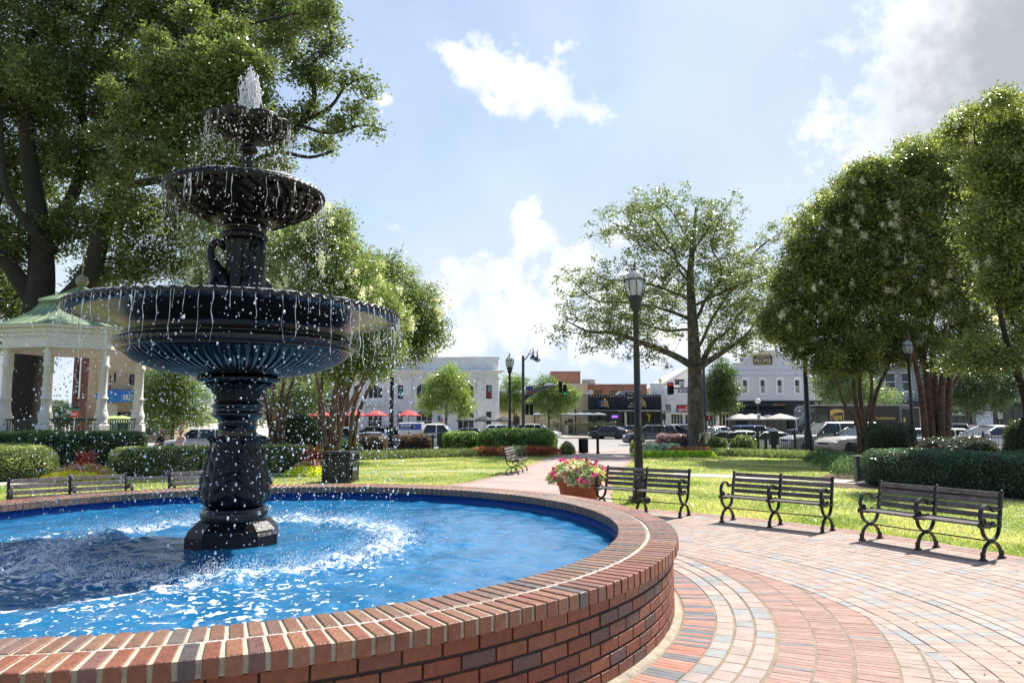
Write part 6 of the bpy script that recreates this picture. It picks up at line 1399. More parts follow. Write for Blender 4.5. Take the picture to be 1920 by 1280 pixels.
def rightside():
    f = Fac('blue_grey_building', 'grey blue two storey building with pale window frames behind the delivery truck', 93, 1560.5, 1772); u, v = f.u, f.v; bot = v(815)
    ops = [(u(c), u(c + 20), v(735), v(700)) for c in (1580, 1610, 1662, 1693, 1730)] + [(u(1600), u(1690), bot + .4, v(765)), (u(1700), u(1760), bot + .4, v(765))]
    f.wall('wall', BLUW, 0, f.w, 0, v(690), ops)
    for o in ops: f.window(*o, FRW, (1, 2) if o[2] > 4 else (5, 1), y=.2, sill=o[2] > 4)
    for c in (1580, 1610, 1662, 1693, 1730):
        b = MB()
        for a_, c_, d_, e_ in ((c, c + 20, 749.6, 749), (c, c + 20, 742.6, 742), (c, c + .6, 749.6, 742), (c + 19.4, c + 20, 749.6, 742)): b.b2(u(a_), u(c_), -.05, -.003, v(d_), v(e_))
        b.build('panel_frame', FRW, f.t)
    f.box('cornice', BLUW, -.1, f.w + .1, v(691), v(688), -.4, -.003); f.box('shop_cornice', BLUW, 0, f.w, v(755), v(752), -.4, -.004); f.box('awning', mat('dark_awning', (.03, .03, .03), .8), u(1570), u(1760), v(765), v(757), -1.2, -.3)
    f.box('white_porch', WHITEP, u(1562), u(1580), v(762), v(755), -.9, -.41)
    f = Fac('shop_row', 'shop row with white pier and dark plate glass at far right', 78, 1773, 1990); u, v = f.u, f.v; bot = v(820)
    ops = [(u(1779), u(1820), bot + .4, v(768)), (u(1856), u(1985), bot + .3, v(764))]
    f.wall('wall', mat('drab_wall', (.22, .22, .17), .8, var=.1), 0, f.w, 0, v(735), ops); f.box('pier', GRYW, u(1826), u(1855), 0, v(758), -.3, -.003)
    s1 = f.window(*ops[0], BLACKP, (3, 1), y=.2, sill=False, name='shop_window'); text(s1, 'Dry Cleaners', u(1812) - u(1785), v(776) - v(782), (u(1798), .12, v(779)), WHL); f.window(*ops[1], BLACKP, (6, 1), y=.2, sill=False, name='shop_window')
    f.box('fascia', BLKW, 0, f.w, v(764), v(757), -.31 + .1, -.004); Y = 60.; x = G(1873, Y); t = thing('sign_pole', (x, Y, gz(Y)), 'dark pole with a small white and green parking sign at far right', 'street sign'); zz = lambda py: Z_(py, Y) - gz(Y)
    b = MB(); b.lathe([(.16, 0), (.14, 1), (.11, zz(705))], 12); b.build('post', IRON, t); b = MB(); b.box((.15, -.14, zz(781)), (.38, .02, .5)); s = b.build('parking_sign', SIGNW, t); text(s, '2 HR\nPARK', .3, .3, (.15, -.16, zz(781)), SIGNG)
    # left side of the square
    f = Fac('brick_store', 'tan brick building with blue awning seen through the gazebo', 74, 164, 330); u, v = f.u, f.v; bot = v(818)
    ops = [(u(203), u(206), v(732), v(702)), (u(211), u(215), v(715), v(697)), (u(215), u(325), bot + .3, v(770))] + [(u(240 + 24 * k), u(250 + 24 * k), v(720), v(700)) for k in range(4)]
    f.wall('wall', TANB, 0, f.w, 0, v(640), ops)
    for o in ops: f.window(*o, BLACKP, (1, 2) if o[1] - o[0] < 2 else (5, 1), y=.2, sill=False)
    b = MB(); a0, a1 = u(205), u(300); zt, zb = v(728), v(753); n = 8
    for (y0, z0), (y1, z1) in zip([(-.02 - 2.4 * math.sin(PI / 2 * i / n), zb + (zt - zb) * (.55 + .45 * math.cos(PI / 2 * i / n))) for i in range(n)] + [], [(-.02 - 2.4 * math.sin(PI / 2 * i / n), zb + (zt - zb) * (.55 + .45 * math.cos(PI / 2 * i / n))) for i in range(1, n + 1)]):
        b.add([(a0, y0, z0), (a1, y0, z0), (a1, y1, z1), (a0, y1, z1)], [(0, 1, 2, 3)]); b.add([(a0, y0, z0), (a0, y1, z1), (a0, y1, zb), (a0, y0, zb)], [(0, 1, 2, 3)]); b.add([(a1, y0, z0), (a1, y1, z1), (a1, y1, zb), (a1, y0, zb)], [(0, 1, 2, 3)])
    b.add([(a0, -2.42, zb + (zt - zb) * .55), (a1, -2.42, zb + (zt - zb) * .55), (a1, -2.42, zb), (a0, -2.42, zb)], [(0, 1, 2, 3)]); aw = b.build('blue_awning', mat('awning_blue', (.02, .16, .42), .6), f.t); text(aw, "SHILLINGS", u(282) - u(255), v(738) - v(748), (u(268), -2.46, v(744)), WHL)
    f.box('cream_band', mat('cream_wall', (.62, .58, .42), .7), u(182), u(222), bot, v(754), -.1, -.003)
    f = Fac('brown_brick_building', 'dark brown brick building edge seen between the gazebo columns', 86, 134, 163); u, v = f.u, f.v
    f.wall('wall', BRNB, 0, f.w, 0, v(668), [(u(141), u(145), v(750), v(680))]); f.window(u(141), u(145), v(750), v(680), BLACKP, (1, 5), y=.2, sill=False); f.box('white_downpipe', WHITEP, u(147.5), u(149), v(745), v(668), -.2, -.003); f.box('canopy', BLKW, u(132), u(146), v(765), v(757), -1.4, -.003)
    f = Fac('white_store', 'white shop building at the left edge behind the gazebo', 70, -190, 9); u, v = f.u, f.v
    f.wall('wall', WHW, 0, f.w, 0, v(628), [(u(-60), u(-20), v(740), v(700)), (u(-100), u(-5), v(815), v(765))]); f.window(u(-60), u(-20), v(740), v(700), FRW, (2, 2)); f.window(u(-100), u(-5), v(815), v(765), FRW, (4, 1), sill=False, name='shop_window'); f.box('cornice', WHW, -.3, f.w + .4, v(632), v(627), -.5, -.003)
    Y = 66.; t = thing('stop_sign', (G(136, Y), Y, gz(Y)), 'red stop sign with green street blade seen between gazebo columns', 'stop sign'); zz = lambda py: Z_(py, Y) - gz(Y)
    b = MB(); b.tube([(0, 0, 0), (0, 0, zz(764))], .04, 8); b.build('post', MATS['galv'], t); b = MB(); r = .38; b.prism([(r * math.cos(R_(22.5 + 45 * i)), zz(774) + r * math.sin(R_(22.5 + 45 * i))) for i in range(8)], -.07, -.045); s = b.build('sign_face', SIGNR, t); text(s, 'STOP', .52, .2, (0, -.09, zz(774)), WHL, bold=.02)
    b = MB(); b.box((0, -.03, zz(766)), (.9, .02, .2)); b.build('street_blade', SIGNG, t)
rightside()

# ================================================================== VEHICLES
CARS = dict(
    sedan=dict(L=4.85, W=1.84, H=1.45, hood=.93, belt=.96, tail=1.02, ws=(.95, .2), rg=(-1.75, -.95), wr=.33, wx=(1.42, -1.38), nose=.62, side=2),
    coupe=dict(L=4.5, W=1.8, H=1.48, hood=.95, belt=.97, tail=1.12, ws=(1.05, .1), rg=(-2.05, -.75), wr=.33, wx=(1.32, -1.32), nose=.62, side=2),
    suv=dict(L=4.75, W=1.88, H=1.74, hood=1.06, belt=1.09, tail=1.1, ws=(1.0, .35), rg=(-2.25, -1.85), wr=.37, wx=(1.42, -1.38), nose=.75, side=3),
    big=dict(L=5.65, W=2.02, H=1.92, hood=1.18, belt=1.22, tail=1.22, ws=(1.25, .55), rg=(-2.75, -2.45), wr=.41, wx=(1.75, -1.6), nose=.9, side=3),
    truck=dict(L=5.8, W=2.0, H=1.93, hood=1.18, belt=1.2, tail=1.22, ws=(1.2, .55), rg=(-1.0, -.75), wr=.41, wx=(1.85, -1.75), nose=.9, side=2))
def car(kind, px, Y, head, color, label, group='cars around the square', dz=0.0, name=None, cap=False, rack=False):
    K = CARS[kind]; L, W, H = K['L'], K['W'], K['H']; x = G(px, Y); t = thing(name or {'sedan': 'sedan', 'coupe': 'hatchback', 'suv': 'suv', 'big': 'suv', 'truck': 'pickup_truck'}[kind], (x, Y, gz(Y) - .055 + dz), label, {'sedan': 'car', 'coupe': 'car', 'suv': 'suv', 'big': 'suv', 'truck': 'pickup truck'}[kind], rz=R_(head), group=group)
    hl = L / 2; bed = kind == 'truck'
    # body stations: x, bottom, top, half width scale
    tp = [(hl, .32, K['nose'] - .08, .80), (hl - .10, .24, K['nose'] + .04, .90), (hl - .35, .2, K['hood'] - .10, .97), (hl - .8, .2, K['hood'] - .02, 1.0), (K['ws'][0], .2, K['hood'] + .03, 1.0), (K['ws'][1], .2, K['belt'], 1.0), (0, .2, K['belt'], 1.0), (K['rg'][1], .2, K['belt'] + .01, 1.0), (K['rg'][0] + .02, .2, K['tail'], 1.0), (-hl + .3, .22, K['tail'] - .01, .98), (-hl + .08, .26, K['tail'] - .06, .93), (-hl, .34, K['tail'] - .22, .86)]
    tp = sorted(tp, key=lambda a: -a[0]); b = MB(); vs = []; fs = []; m = 13
    for X, zb, zt, ws in tp:
        w2 = W / 2 * ws; h = zt - zb
        sec = [(w2 * .90, zb), (w2 * .97, zb + .1 * h), (w2, zb + .38 * h), (w2 * .99, zb + .62 * h), (w2 * .96, zb + .84 * h), (w2 * .86, zb + .98 * h)]
        pts = sec + [(0, zt + .015)] + [(-a, z) for a, z in sec[::-1]]
        vs += [(X, a, z) for a, z in pts]
    for j in range(len(tp) - 1):
        for i in range(m - 1): fs.append((j * m + i, j * m + i + 1, (j + 1) * m + i + 1, (j + 1) * m + i))
        fs.append((j * m + m - 1, j * m, (j + 1) * m, (j + 1) * m + m - 1))
    fs.append(tuple(range(m))); fs.append(tuple((len(tp) - 1) * m + i for i in range(m))[::-1])
    b.add(vs, fs, 0, True)
    # roof and pillars
    hb, hr = W / 2 * .90, W / 2 * .72; zb = K['belt'] - .01; zr = H - .05
    r0, r1 = K['ws'][1], K['rg'][1]; w0, w1 = K['ws'][0], K['rg'][0]
    n = 6; vs = []; fs = []
    for i in range(n + 1):
        X = r0 + (r1 - r0) * i / n; cr = .05 * (1 - (2 * i / n - 1) ** 2) ; 
        for k, (yy, dz_) in enumerate(((hr * 1.0, -.035), (hr * .93, 0.01), (hr * .5, .04), (0, .05), (-hr * .5, .04), (-hr * .93, .01), (-hr, -.035))): vs.append((X, yy, zr + dz_ + cr * .6))
    for i in range(n):
        for k in range(6): fs.append((i * 7 + k, i * 7 + k + 1, i * 7 + 8 + k, i * 7 + 7 + k))
    b.add(vs, fs, 0, True)
    for s in (-1, 1):
        ps = [((w0, hb * s, zb), (r0, hr * s, zr)), ((w1, hb * s, zb), (r1, hr * s, zr))]
        k = K['side']; 
        for q in range(1, k + 0):
            f = q / k * (.96 if k == 3 else 1.0); Xb = w0 + (w1 - w0) * (.52 if k == 2 else (.36, .68)[q - 1]); Xt = Xb * .96; ps.append(((Xb, hb * s * 1.0, zb), (Xt, hr * s, zr - .005)))
        for p0, p1 in ps: b.tube([p0, p1], [.05, .04], 6, smooth=True)
        b.tube([(w0, hb * s, zb), (0, hb * s * 1.015, zb + .01), (w1, hb * s, zb)], .03, 5)
        b.tube([(r0, hr * s, zr - .03), (r1, hr * s, zr - .03)], .035, 5)
    if bed:
        b.b2(-hl + .1, w1 - .05, -W / 2 + .05, -W / 2 + .14, K['belt'] - .1, K['belt'] + .08, bev=.02); b.b2(-hl + .1, w1 - .05, W / 2 - .14, W / 2 - .05, K['belt'] - .1, K['belt'] + .08, bev=.02)
    for s in (-1, 1): b.sphere((w0 - .25, (W / 2 + .1) * s, K['belt'] + .08), .1, n=8, m=6, sc3=(.6, 1, .75))
    b.build('body', color, t)
    if cap:
        b = MB(); b.box(((-hl + w1) / 2 + .02, 0, K['belt'] + .42), (abs(-hl - w1) - .1, W * .86, .84), bev=.08); c = b.build('bed_cap', color, t)
        b = MB()
        for s in (-1, 1): b.box((-1.95, W * .433 * s, K['belt'] + .5), (1.7, .02, .46))
        bn = b.build('advert_panel', mat('advert_blue', (.04, .10, .42), .5), c); b = MB()
        for s in (-1, 1): b.box((-1.75, W * .433 * s + .012 * s, K['belt'] + .5), (.5, .012, .2), bev=.02)
        b.build('cap_window', GLASS, c); b = MB(); b.box((-hl + .06, 0, K['belt'] + .42), (.03, .34, .5)); b.build('rear_hatch_window', GLASS, c)
        text(bn, 'NEW HOMES', .8, .16, (-2.25, -W * .433 - .02, K['belt'] + .6), WHL, bold=.02); text(bn, 'CALL TODAY', .7, .1, (-2.3, -W * .433 - .02, K['belt'] + .4), YEL)
    # glass
    e = .012
    def gl(nm, q):
        b = MB(); b.add(q, [(0, 1, 2, 3)]); c = b.build(nm, GLASS, t); return c
    gl('windshield', [(w0 - .03, -hb + .03, zb + .02), (w0 - .03, hb - .03, zb + .02), (r0 + .01, hr - .03, zr - .02), (r0 + .01, -hr + .03, zr - .02)])
    gl('rear_window', [(w1 + .03, -hb + .03, zb + .04), (w1 + .03, hb - .03, zb + .04), (r1 - .01, hr - .03, zr - .02), (r1 - .01, -hr + .03, zr - .02)])
    for s in (-1, 1): gl('side_window', [(w0 - .02, (hb - e) * s, zb + .01), (w1 + .02, (hb - e) * s, zb + .01), (r1, (hr - e) * s, zr - .02), (r0, (hr - e) * s, zr - .02)])
    # wheels
    for X in K['wx']:
        for s in (-1, 1):
            b = MB(); wr = K['wr']; yc = (W / 2 - .11) * s; T = Matrix.Translation((X, yc, wr)) @ Matrix.Rotation(R_(90), 4, 'X'); b.T = T
            b.lathe([(wr * .6, -.11), (wr * .92, -.115), (wr, -.07), (wr, .07), (wr * .92, .115), (wr * .6, .11)], 22); wh = b.build('wheel', TYRE, t)
            b = MB(); b.T = T; b.lathe([(wr * .62, -.10 * 1), (wr * .66, -.125), (wr * .56, -.12)], 20); b.lathe([(wr * .62, .10), (wr * .66, .125), (wr * .56, .12)], 20)
            for q in range(5):
                a = 2 * PI * q / 5
                for zz in (-.10, .10): b.box((wr * .31 * math.cos(a), wr * .31 * math.sin(a), zz), (wr * .6, wr * .16, .03), rz=a)
            b.build('rim', RIM, wh)
            b = MB(); b.T = Matrix.Translation((X, (W / 2 - .14) * s, wr)) @ Matrix.Rotation(R_(90), 4, 'X'); b.lathe([(.01, -.16), (wr * 1.2, -.16), (wr * 1.2, .16), (.01, .16)], 20); b.build('wheel_arch', BLACKP, t)
    for s in (-1, 1):
        b = MB(); b.sphere((hl - .16, W * .36 * s, K['nose'] + .0), .14, n=10, m=6, sc3=(.9, 1.5, .7)); b.build('headlight', HEADL, t)
        b = MB(); b.box((-hl + .07, W * .385 * s, K['tail'] - .2), (.14, .3, .17 if kind in ('sedan', 'coupe') else .3), bev=.04); b.build('taillight', TAIL, t)
    b = MB(); b.box((hl - .03, 0, K['nose'] - .06), (.06, W * .42, .16), bev=.02); b.box((hl - .03, 0, .38), (.06, W * .6, .12), bev=.02); b.build('grille', BLACKP, t)
    b = MB(); b.box((-hl + .0, 0, .62 if kind in ('sedan', 'coupe') else .8), (.03, .32, .16)); b.build('number_plate', PLATE, t)
    if rack:
        b = MB()
        for s in (-1, 1): b.tube([(r0 - .1, hr * .85 * s, H + .03), (r1 + .1, hr * .85 * s, H + .03)], .02, 5)
        b.build('roof_rail', BLACKP, t)
    return t
pk = paint('car_black', (.012, .013, .015)); pg_ = paint('car_dark_grey', (.05, .055, .06)); pgr = paint('car_green_black', (.03, .04, .04)); pw_ = paint('car_white', (.72, .72, .72)); psv = paint('car_silver', (.42, .43, .44)); pbl = paint('car_blue', (.02, .035, .16)); pnv = paint('car_navy', (.012, .025, .055)); pgd = paint('car_champagne', (.45, .42, .38)); psb = paint('car_silver_blue', (.2, .24, .3)); pmg = paint('car_mid_grey', (.11, .12, .13))
car('suv', 612, 52, 170, psb, 'silver blue suv half hidden by crape myrtle stems and the round dark shrub')
car('sedan', 655, 60, 182, pk, 'black car just right of the crape myrtle stems, left of the dark grey suv')
car('suv', 697, 57, 180, pgr, 'dark grey green suv under the red umbrellas', rack=True)
car('sedan', 688, 48.3, 178, psb, 'silver blue sedan right behind the iron fence at left')
car('suv', 752, 62, 184, pk, 'black suv beside the white pickup with an advert cap')
car('truck', 818, 56, 0, pw_, 'white pickup truck with a tall bed cap carrying a blue advert panel', cap=True)
car('sedan', 886, 68, 2, pk, 'dark sedan just right of the white pickup truck')
car('suv', 952, 69, 3, pw_, 'white suv behind the left hedge beside the acorn lamp post', rack=True)
car('sedan', 992, 62, 2, pw_, 'white sedan with blue tint right of the lamp post, only its roof above the hedge')
car('suv', 1008, 76, -18, psv, 'silver suv with red tail lights below the street tree')
car('sedan', 1143, 81, 146, pk, 'black sedan driving past the black restaurant', dz=.02)
car('suv', 1219, 62.5, 172, pmg, 'mid grey off road suv behind the lamp post near the crossing', rack=True)
car('suv', 1258, 66, 115, psv, 'silver suv seen from behind, next to the off road suv')
car('suv', 1279, 63, 112, pk, 'black suv with red tail lights left of the oak trunk')
car('sedan', 1190, 88, 0, pk, 'black car far back under the restaurant canopy')
car('sedan', 1333, 66, 60, pw_, 'white car just right of the oak trunk, behind the others')
car('sedan', 1352, 76, 10, pw_, 'white sedan far back by the street tree trunk')
car('suv', 1386, 56, 160, pbl, 'blue suv in front of the cream umbrellas')
car('coupe', 1430, 62, 95, psv, 'silver hatchback seen from behind under the cream umbrellas')
car('sedan', 1382, 50.5, 180, pw_, 'white sedan between the blue suv and the dark sedan')
car('sedan', 1349, 47.6, 178, pg_, 'dark sedan right behind the fence, right of the oak trunk')
car('sedan', 1437, 46.2, 172, pw_, 'white sedan behind the green utility box')
car('coupe', 1487, 54, 120, pk, 'black car with red tail lights behind the silver suv bonnet')
car('big', 1558, 42.8, 184, psv, 'large silver suv parked behind the fence next to the thick dark pole', rack=True)
car('sedan', 1615, 38.9, 196, pgd, 'champagne sedan nose left in front of the large silver suv')
car('sedan', 1712, 58, 178, pw_, 'white car far back right of the brown delivery truck')
car('truck', 1800, 47, 128, pnv, 'navy blue pickup truck right of the thick crape myrtle stems')
car('sedan', 1775, 41.5, 150, psv, 'silver car tail behind the dark shrubs beside the navy pickup')
car('coupe', 1858, 36.5, 184, pw_, 'white hatchback behind the shrubs at far right')
car('sedan', 1893, 52, 182, psv, 'silver sedan far back at the right edge')
car('suv', 376, 45, 178, pw_, 'white suv behind the two seated people, left of the fountain pedestal')
car('sedan', 462, 56, 0, pk, 'dark car with red tail light just left of the fountain pedestal')

def delivery():
    Y = 51.; UPB = mat('truck_brown', (.030, .020, .015), .45, var=.08, vs=1); x = G(1618, Y); t = thing('delivery_truck', (x, Y, gz(Y)), 'brown delivery truck with gold shield logo facing left behind the crape myrtles', 'delivery truck')
    u = lambda px: G(px, Y, 2) - x; v = lambda py: Z_(py, Y, 1600) - gz(Y); top = v(760.5); W = 2.3
    b = MB(); b.prism([(u(1519), .55), (u(1519), v(798)), (u(1522), v(789)), (u(1528), v(768)), (u(1532), v(763.5)), (u(1553), v(762)), (u(1553), .55)], 0, W); b.prism([(u(1553), .5), (u(1553), top), (u(1686), top), (u(1686), .5)], -.03, W + .03)
    b.build('body', UPB, t)
    f = mat('truck_steel', (.16, .16, .165), .4); b = MB(); b.b2(u(1686.2), u(1712), 0, W, .5, top); c = b.build('rear_section', f, t); b = MB(); b.b2(u(1691), u(1705), -.03, -.004, .6, v(767)); b.build('rear_door', UPB, c)
    b = MB(); b.b2(u(1530), u(1710), -.08, W + .08, top, top + .09); b.build('roof_edge', MATS['steel_grey'], t)
    b = MB(); b.prism([(u(1521), v(796)), (u(1524.5), v(781)), (u(1527.5), v(776)), (u(1530), v(776)), (u(1530), v(796))], -.02, .02); b.b2(u(1532), u(1552), -.02, .02, v(797), v(776.5)); b.build('cab_window', GLASS, t)
    b = MB(); b.add([(u(1518.6), .15, v(797)), (u(1518.6), W - .15, v(797)), (u(1526.6), W - .15, v(772)), (u(1526.6), .15, v(772))], [(0, 1, 2, 3)]); b.build('windshield', GLASS, t)
    GO = mat('shield_gold', (.66, .42, .10), .45); b = MB(); cx = u(1568.5); w_ = .95; zc = v(783.5)
    def shield(s): return [(cx - w_ / 2 * s, zc + .55 * s), (cx - w_ * .25 * s, zc + .62 * s), (cx, zc + .64 * s), (cx + w_ * .25 * s, zc + .62 * s), (cx + w_ / 2 * s, zc + .55 * s), (cx + w_ / 2 * s, zc - .1 * s), (cx + w_ * .42 * s, zc - .33 * s), (cx + w_ * .25 * s, zc - .48 * s), (cx, zc - .62 * s), (cx - w_ * .25 * s, zc - .48 * s), (cx - w_ * .42 * s, zc - .33 * s), (cx - w_ / 2 * s, zc - .1 * s)]
    b.prism(shield(1), -.055, -.034); sh = b.build('shield_logo', GO, t); b = MB(); q9 = shield(.88); b.prism([(cx - w_ * .44, zc + .16), (cx - w_ * .2, zc + .30), (cx + w_ * .1, zc + .38), (cx + w_ * .44, zc + .40)] + q9[5:], -.066, -.056); b.build('shield_inner', UPB, sh); text(sh, 'ups', .66, .42, (cx, -.085, zc - .02), GO, bold=.03)
    text(t, 'Worldwide Services', u(1677) - u(1640), v(780.5) - v(786), (u(1658.5), -.05, v(783.5)), GO, bold=.02)
    b = MB(); b.b2(u(1692.5), u(1696), -.06, -.035, v(791), v(782.5), bev=.0); b.build('small_shield', GO, t)
    b = MB(); b.sphere((u(1552) - .25, -.12, v(793)), .12, n=8, m=6, sc3=(.5, 1, 1.6)); b.build('mirror', BLACKP, t)
    for px in (1537, 1672):
        b = MB(); b.T = Matrix.Translation((u(px), .2, .42)) @ Matrix.Rotation(R_(90), 4, 'X'); b.lathe([(.25, -.15), (.42, -.15), (.45, -.1), (.45, .15), (.3, .15)], 20); wh = b.build('wheel', TYRE, t); b = MB(); b.T = Matrix.Translation((u(px), .2, .42)) @ Matrix.Rotation(R_(90), 4, 'X'); b.lathe([(.02, .1), (.26, .14), (.27, .16)], 16); b.build('rim', RIM, wh)
    # driver
    person((u(1548) + x, Y + 1.1, gz(Y) + .72), R_(-70), 'driver in dark brown uniform at the wheel of the brown delivery truck', 'sit', UPB, UPB, False)
delivery()

# ================================================================== UMBRELLAS
def umb_proto(name, m, R, H, drop, n=8):
    t = thing(name, (0, 0, 0), 'x', 'umbrella'); b = MB()
    P = [(R * math.cos(2 * PI * i / n), R * math.sin(2 * PI * i / n)) for i in range(n)]; rings = [(1, H - drop - .12), (1, H - drop), (.55, H - drop * .42), (.12, H - .03), (.0, H)]
    vs = []
    for s, z in rings: vs += [(p[0] * s, p[1] * s, z) for p in P]
    b.add(vs, [(j * n + i, j * n + (i + 1) % n, j * n + n + (i + 1) % n, j * n + n + i) for j in range(4) for i in range(n)]); b.build('canopy', m, t, recalc=False)
    b = MB()
    for p in P: b.tube([(p[0] * .98, p[1] * .98, H - drop - .03), (p[0] * .12, p[1] * .12, H - .07)], .015, 4)
    b.tube([(0, 0, 0), (0, 0, H + .08)], .03, 6); b.box((0, 0, .05), (.5, .5, .1), bev=.03); b.build('pole', BLACKP, t); return t
def umbs(name, m, R, H, drop, Y, lst, group):
    pr = umb_proto(name, m, R, H, drop); pr['group'] = group
    for i, (px, ptop, lb) in enumerate(lst):
        H_ = Z_(ptop, Y, px); loc = (G(px, Y, 2), Y, H_ - H)
        loc = (loc[0], Y, max(loc[2], gz(Y) + .0) if Y < 83 else max(loc[2], .05))
        if i == 0: pr.location = loc; pr['label'] = lb
        else: place_copy(pr, loc, i * .3, lb)
def cloth(name, c): return mat(name, c, .8)
umbs('red_umbrella', cloth('umbrella_red', (.48, .07, .08)), 1.5, 2.75, .6, 84.5, [(665, 778, 'red umbrella beside the crape myrtle stems'), (706, 777, 'red umbrella over the dark grey suv, left of the dark pole'), (766, 777, 'red umbrella over the white pickup, right of the dark pole'), (600, 786, 'red umbrella under the burgundy shop front')], 'red umbrellas in front of the bank')
umbs('black_umbrella', cloth('umbrella_black', (.035, .035, .035)), 1.15, 2.5, .5, 80, [(874, 779, 'dark umbrella directly below the leafy street tree'), (908, 779, 'dark umbrella between the street tree and the bank corner'), (945, 784, 'dark umbrella right of the bank corner behind a lamp post')], 'dark umbrellas by the bank corner')
umbs('grey_umbrella', cloth('umbrella_grey', (.18, .2, .23)), 1.1, 2.45, .25, 90, [(1046, 789, 'grey umbrella left of the standing person'), (1068, 789, 'grey umbrella at the tan wall door'), (1087, 789, 'grey umbrella right of the wall door'), (1103, 789, 'grey umbrella at the corner of the black restaurant'), (1121, 788, 'larger looking grey umbrella under the restaurant canopy'), (1027, 790, 'grey umbrella behind the street tree trunk'), (1009, 789, 'grey umbrella above the silver suv roof')], 'grey umbrellas along the tan wall')
umbs('cream_umbrella', cloth('umbrella_cream', (.45, .42, .37)), 1.65, 2.7, .55, 80, [(1386, 780, 'cream umbrella at the left end of the black awning'), (1409, 782, 'cream umbrella above the blue suv tail'), (1463, 780, 'cream umbrella below the arched door side of the awning')], 'cream umbrellas at the black awning')
umbs('purple_umbrella', cloth('umbrella_purple', (.08, .07, .13)), 1.4, 2.6, .5, 82, [(1440, 782, 'dark purple umbrella between cream umbrellas'), (1474, 781, 'dark umbrella behind the rightmost cream umbrella')], 'dark umbrellas at the black awning')
umbs('green_umbrella', cloth('umbrella_green', (.35, .42, .14)), 1.7, 2.6, .55, 62, [(213, 779, 'pale green umbrella beside the gazebo column, below the blue awning'), (228, 781, 'pale green umbrella between two gazebo columns'), (298, 777, 'pale green umbrella above the seated people'), (392, 779, 'pale green umbrella just left of the fountain neck')], 'pale green umbrellas behind the gazebo')
def cafe():
    t = thing('cafe_railing', (G(1030, 86.5), 86.5, .05), 'black cafe railing with hanging planters along the tan wall', 'fence'); b = MB(); L = G(1170, 86.5) - G(1030, 86.5)
    b.box((L / 2, 0, 1.0), (L, .04, .05)); b.box((L / 2, 0, .15), (L, .04, .05))
    for i in range(60): b.box((L * i / 59, 0, .55), (.03, .03, .9))
    b.build('panel', BLACKP, t); r = NR(9)
    for k in range(6):
        c = np.array([L * (.1 + .15 * k), -.15, .95]) + r.normal(size=(260, 3)) * np.array([.3, .12, .22]); V, Q = leaf_arrays(c, .14, r, .6); npmesh('planter_foliage', V, Q, np.array([.05, .06, .03]) * r.uniform(.6, 1.4, (260, 1)), LEAF, t)
cafe()

# ================================================================== HEDGES, SHRUBS, BEDS
def poly_px(l): return [(G(px, Y, 0), Y) for px, Y in l]
hedge('clipped_hedge', 'long dark glossy clipped hedge behind the rightmost bench', 'hedge', [(9.75, 20.2), (10.4, 18.6), (11.9, 16.55), (13.8, 14.0), (16.5, 11.5), (18, 13), (15.2, 16.3), (12.8, 19.6), (11.4, 21.6), (10.3, 21.6)], -.03, .95, ((.02, .042, .018), (.07, .115, .05)), .062, 1000, 3, core=(.01, .02, .01), roundr=.3, rough=.14)
hedge('clipped_hedge', 'rounded yellow green hedge at the left edge beside the canna bed', 'hedge', poly_px([(-190, 21.4), (-60, 21.8), (40, 22.2), (98, 22.8), (112, 23.6), (96, 24.4), (20, 24.9), (-190, 24.4)]), -.03, 1.02, ((.09, .125, .028), (.27, .31, .08)), .05, 1300, 4, roundr=.5, rough=.1)
hedge('clipped_hedge', 'rounded yellow green hedge passing behind the fountain pedestal', 'hedge', poly_px([(196, 24.4), (215, 23.9), (300, 23.9), (345, 24.5), (400, 24.2), (480, 24.9), (560, 25.5), (600, 26.1), (596, 27.0), (480, 26.8), (300, 26.0), (205, 25.4)]), -.03, .90, ((.09, .125, .028), (.27, .31, .08)), .05, 1300, 5, roundr=.38, rough=.1)
hedge('clipped_hedge', 'dark leafy hedge in front of the gazebo railing', 'hedge', poly_px([(-180, 26.6), (100, 27.0), (262, 27.3), (280, 27.9), (266, 28.6), (100, 28.4), (-180, 28.0)]), -.03, 1.38, ((.035, .065, .016), (.13, .19, .045)), .075, 800, 6, roundr=.22, rough=.14)
hedge('round_shrub', 'big round dark green holly shrub right of the fountain pedestal', 'shrub', [(G(555, 31, 1) + 1.03 * math.cos(a), 31 + 1.03 * math.sin(a)) for a in np.linspace(0, 2 * PI, 18)[:-1]], -.05, 2.12, ((.02, .045, .015), (.06, .10, .03)), .08, 700, 7, roundr=1.0, rough=.15)
hedge('low_hedge', 'low yellow green mound between the canna bed and the dark shrubs', 'hedge', poly_px([(592, 28), (640, 28.2), (655, 29), (620, 30.5), (585, 30)]), -.03, .75, ((.07, .10, .02), (.16, .20, .05)), .05, 1000, 8, roundr=.5)
hedge('dark_shrub', 'dark green shrub at the foot of the crape myrtle stems behind the square bin', 'shrub', poly_px([(624, 33), (672, 33), (682, 34), (660, 35.3), (625, 35)]), -.03, .85, ((.015, .035, .015), (.04, .075, .03)), .07, 700, 9, roundr=.45)
hedge('barberry_hedge', 'reddish barberry hedge left of the dark pole behind the iron fence line', 'hedge', poly_px([(668, 39.6), (724, 39.6), (726, 40.8), (668, 40.8)]), -.05, .95, ((.07, .035, .03), (.14, .11, .05)), .08, 600, 10)
hedge('barberry_hedge', 'reddish barberry hedge right of the dark pole, left of the green utility box', 'hedge', poly_px([(742, 39.6), (810, 39.6), (811, 40.8), (742, 40.8)]), -.05, .98, ((.07, .04, .03), (.15, .10, .06)), .08, 600, 11)
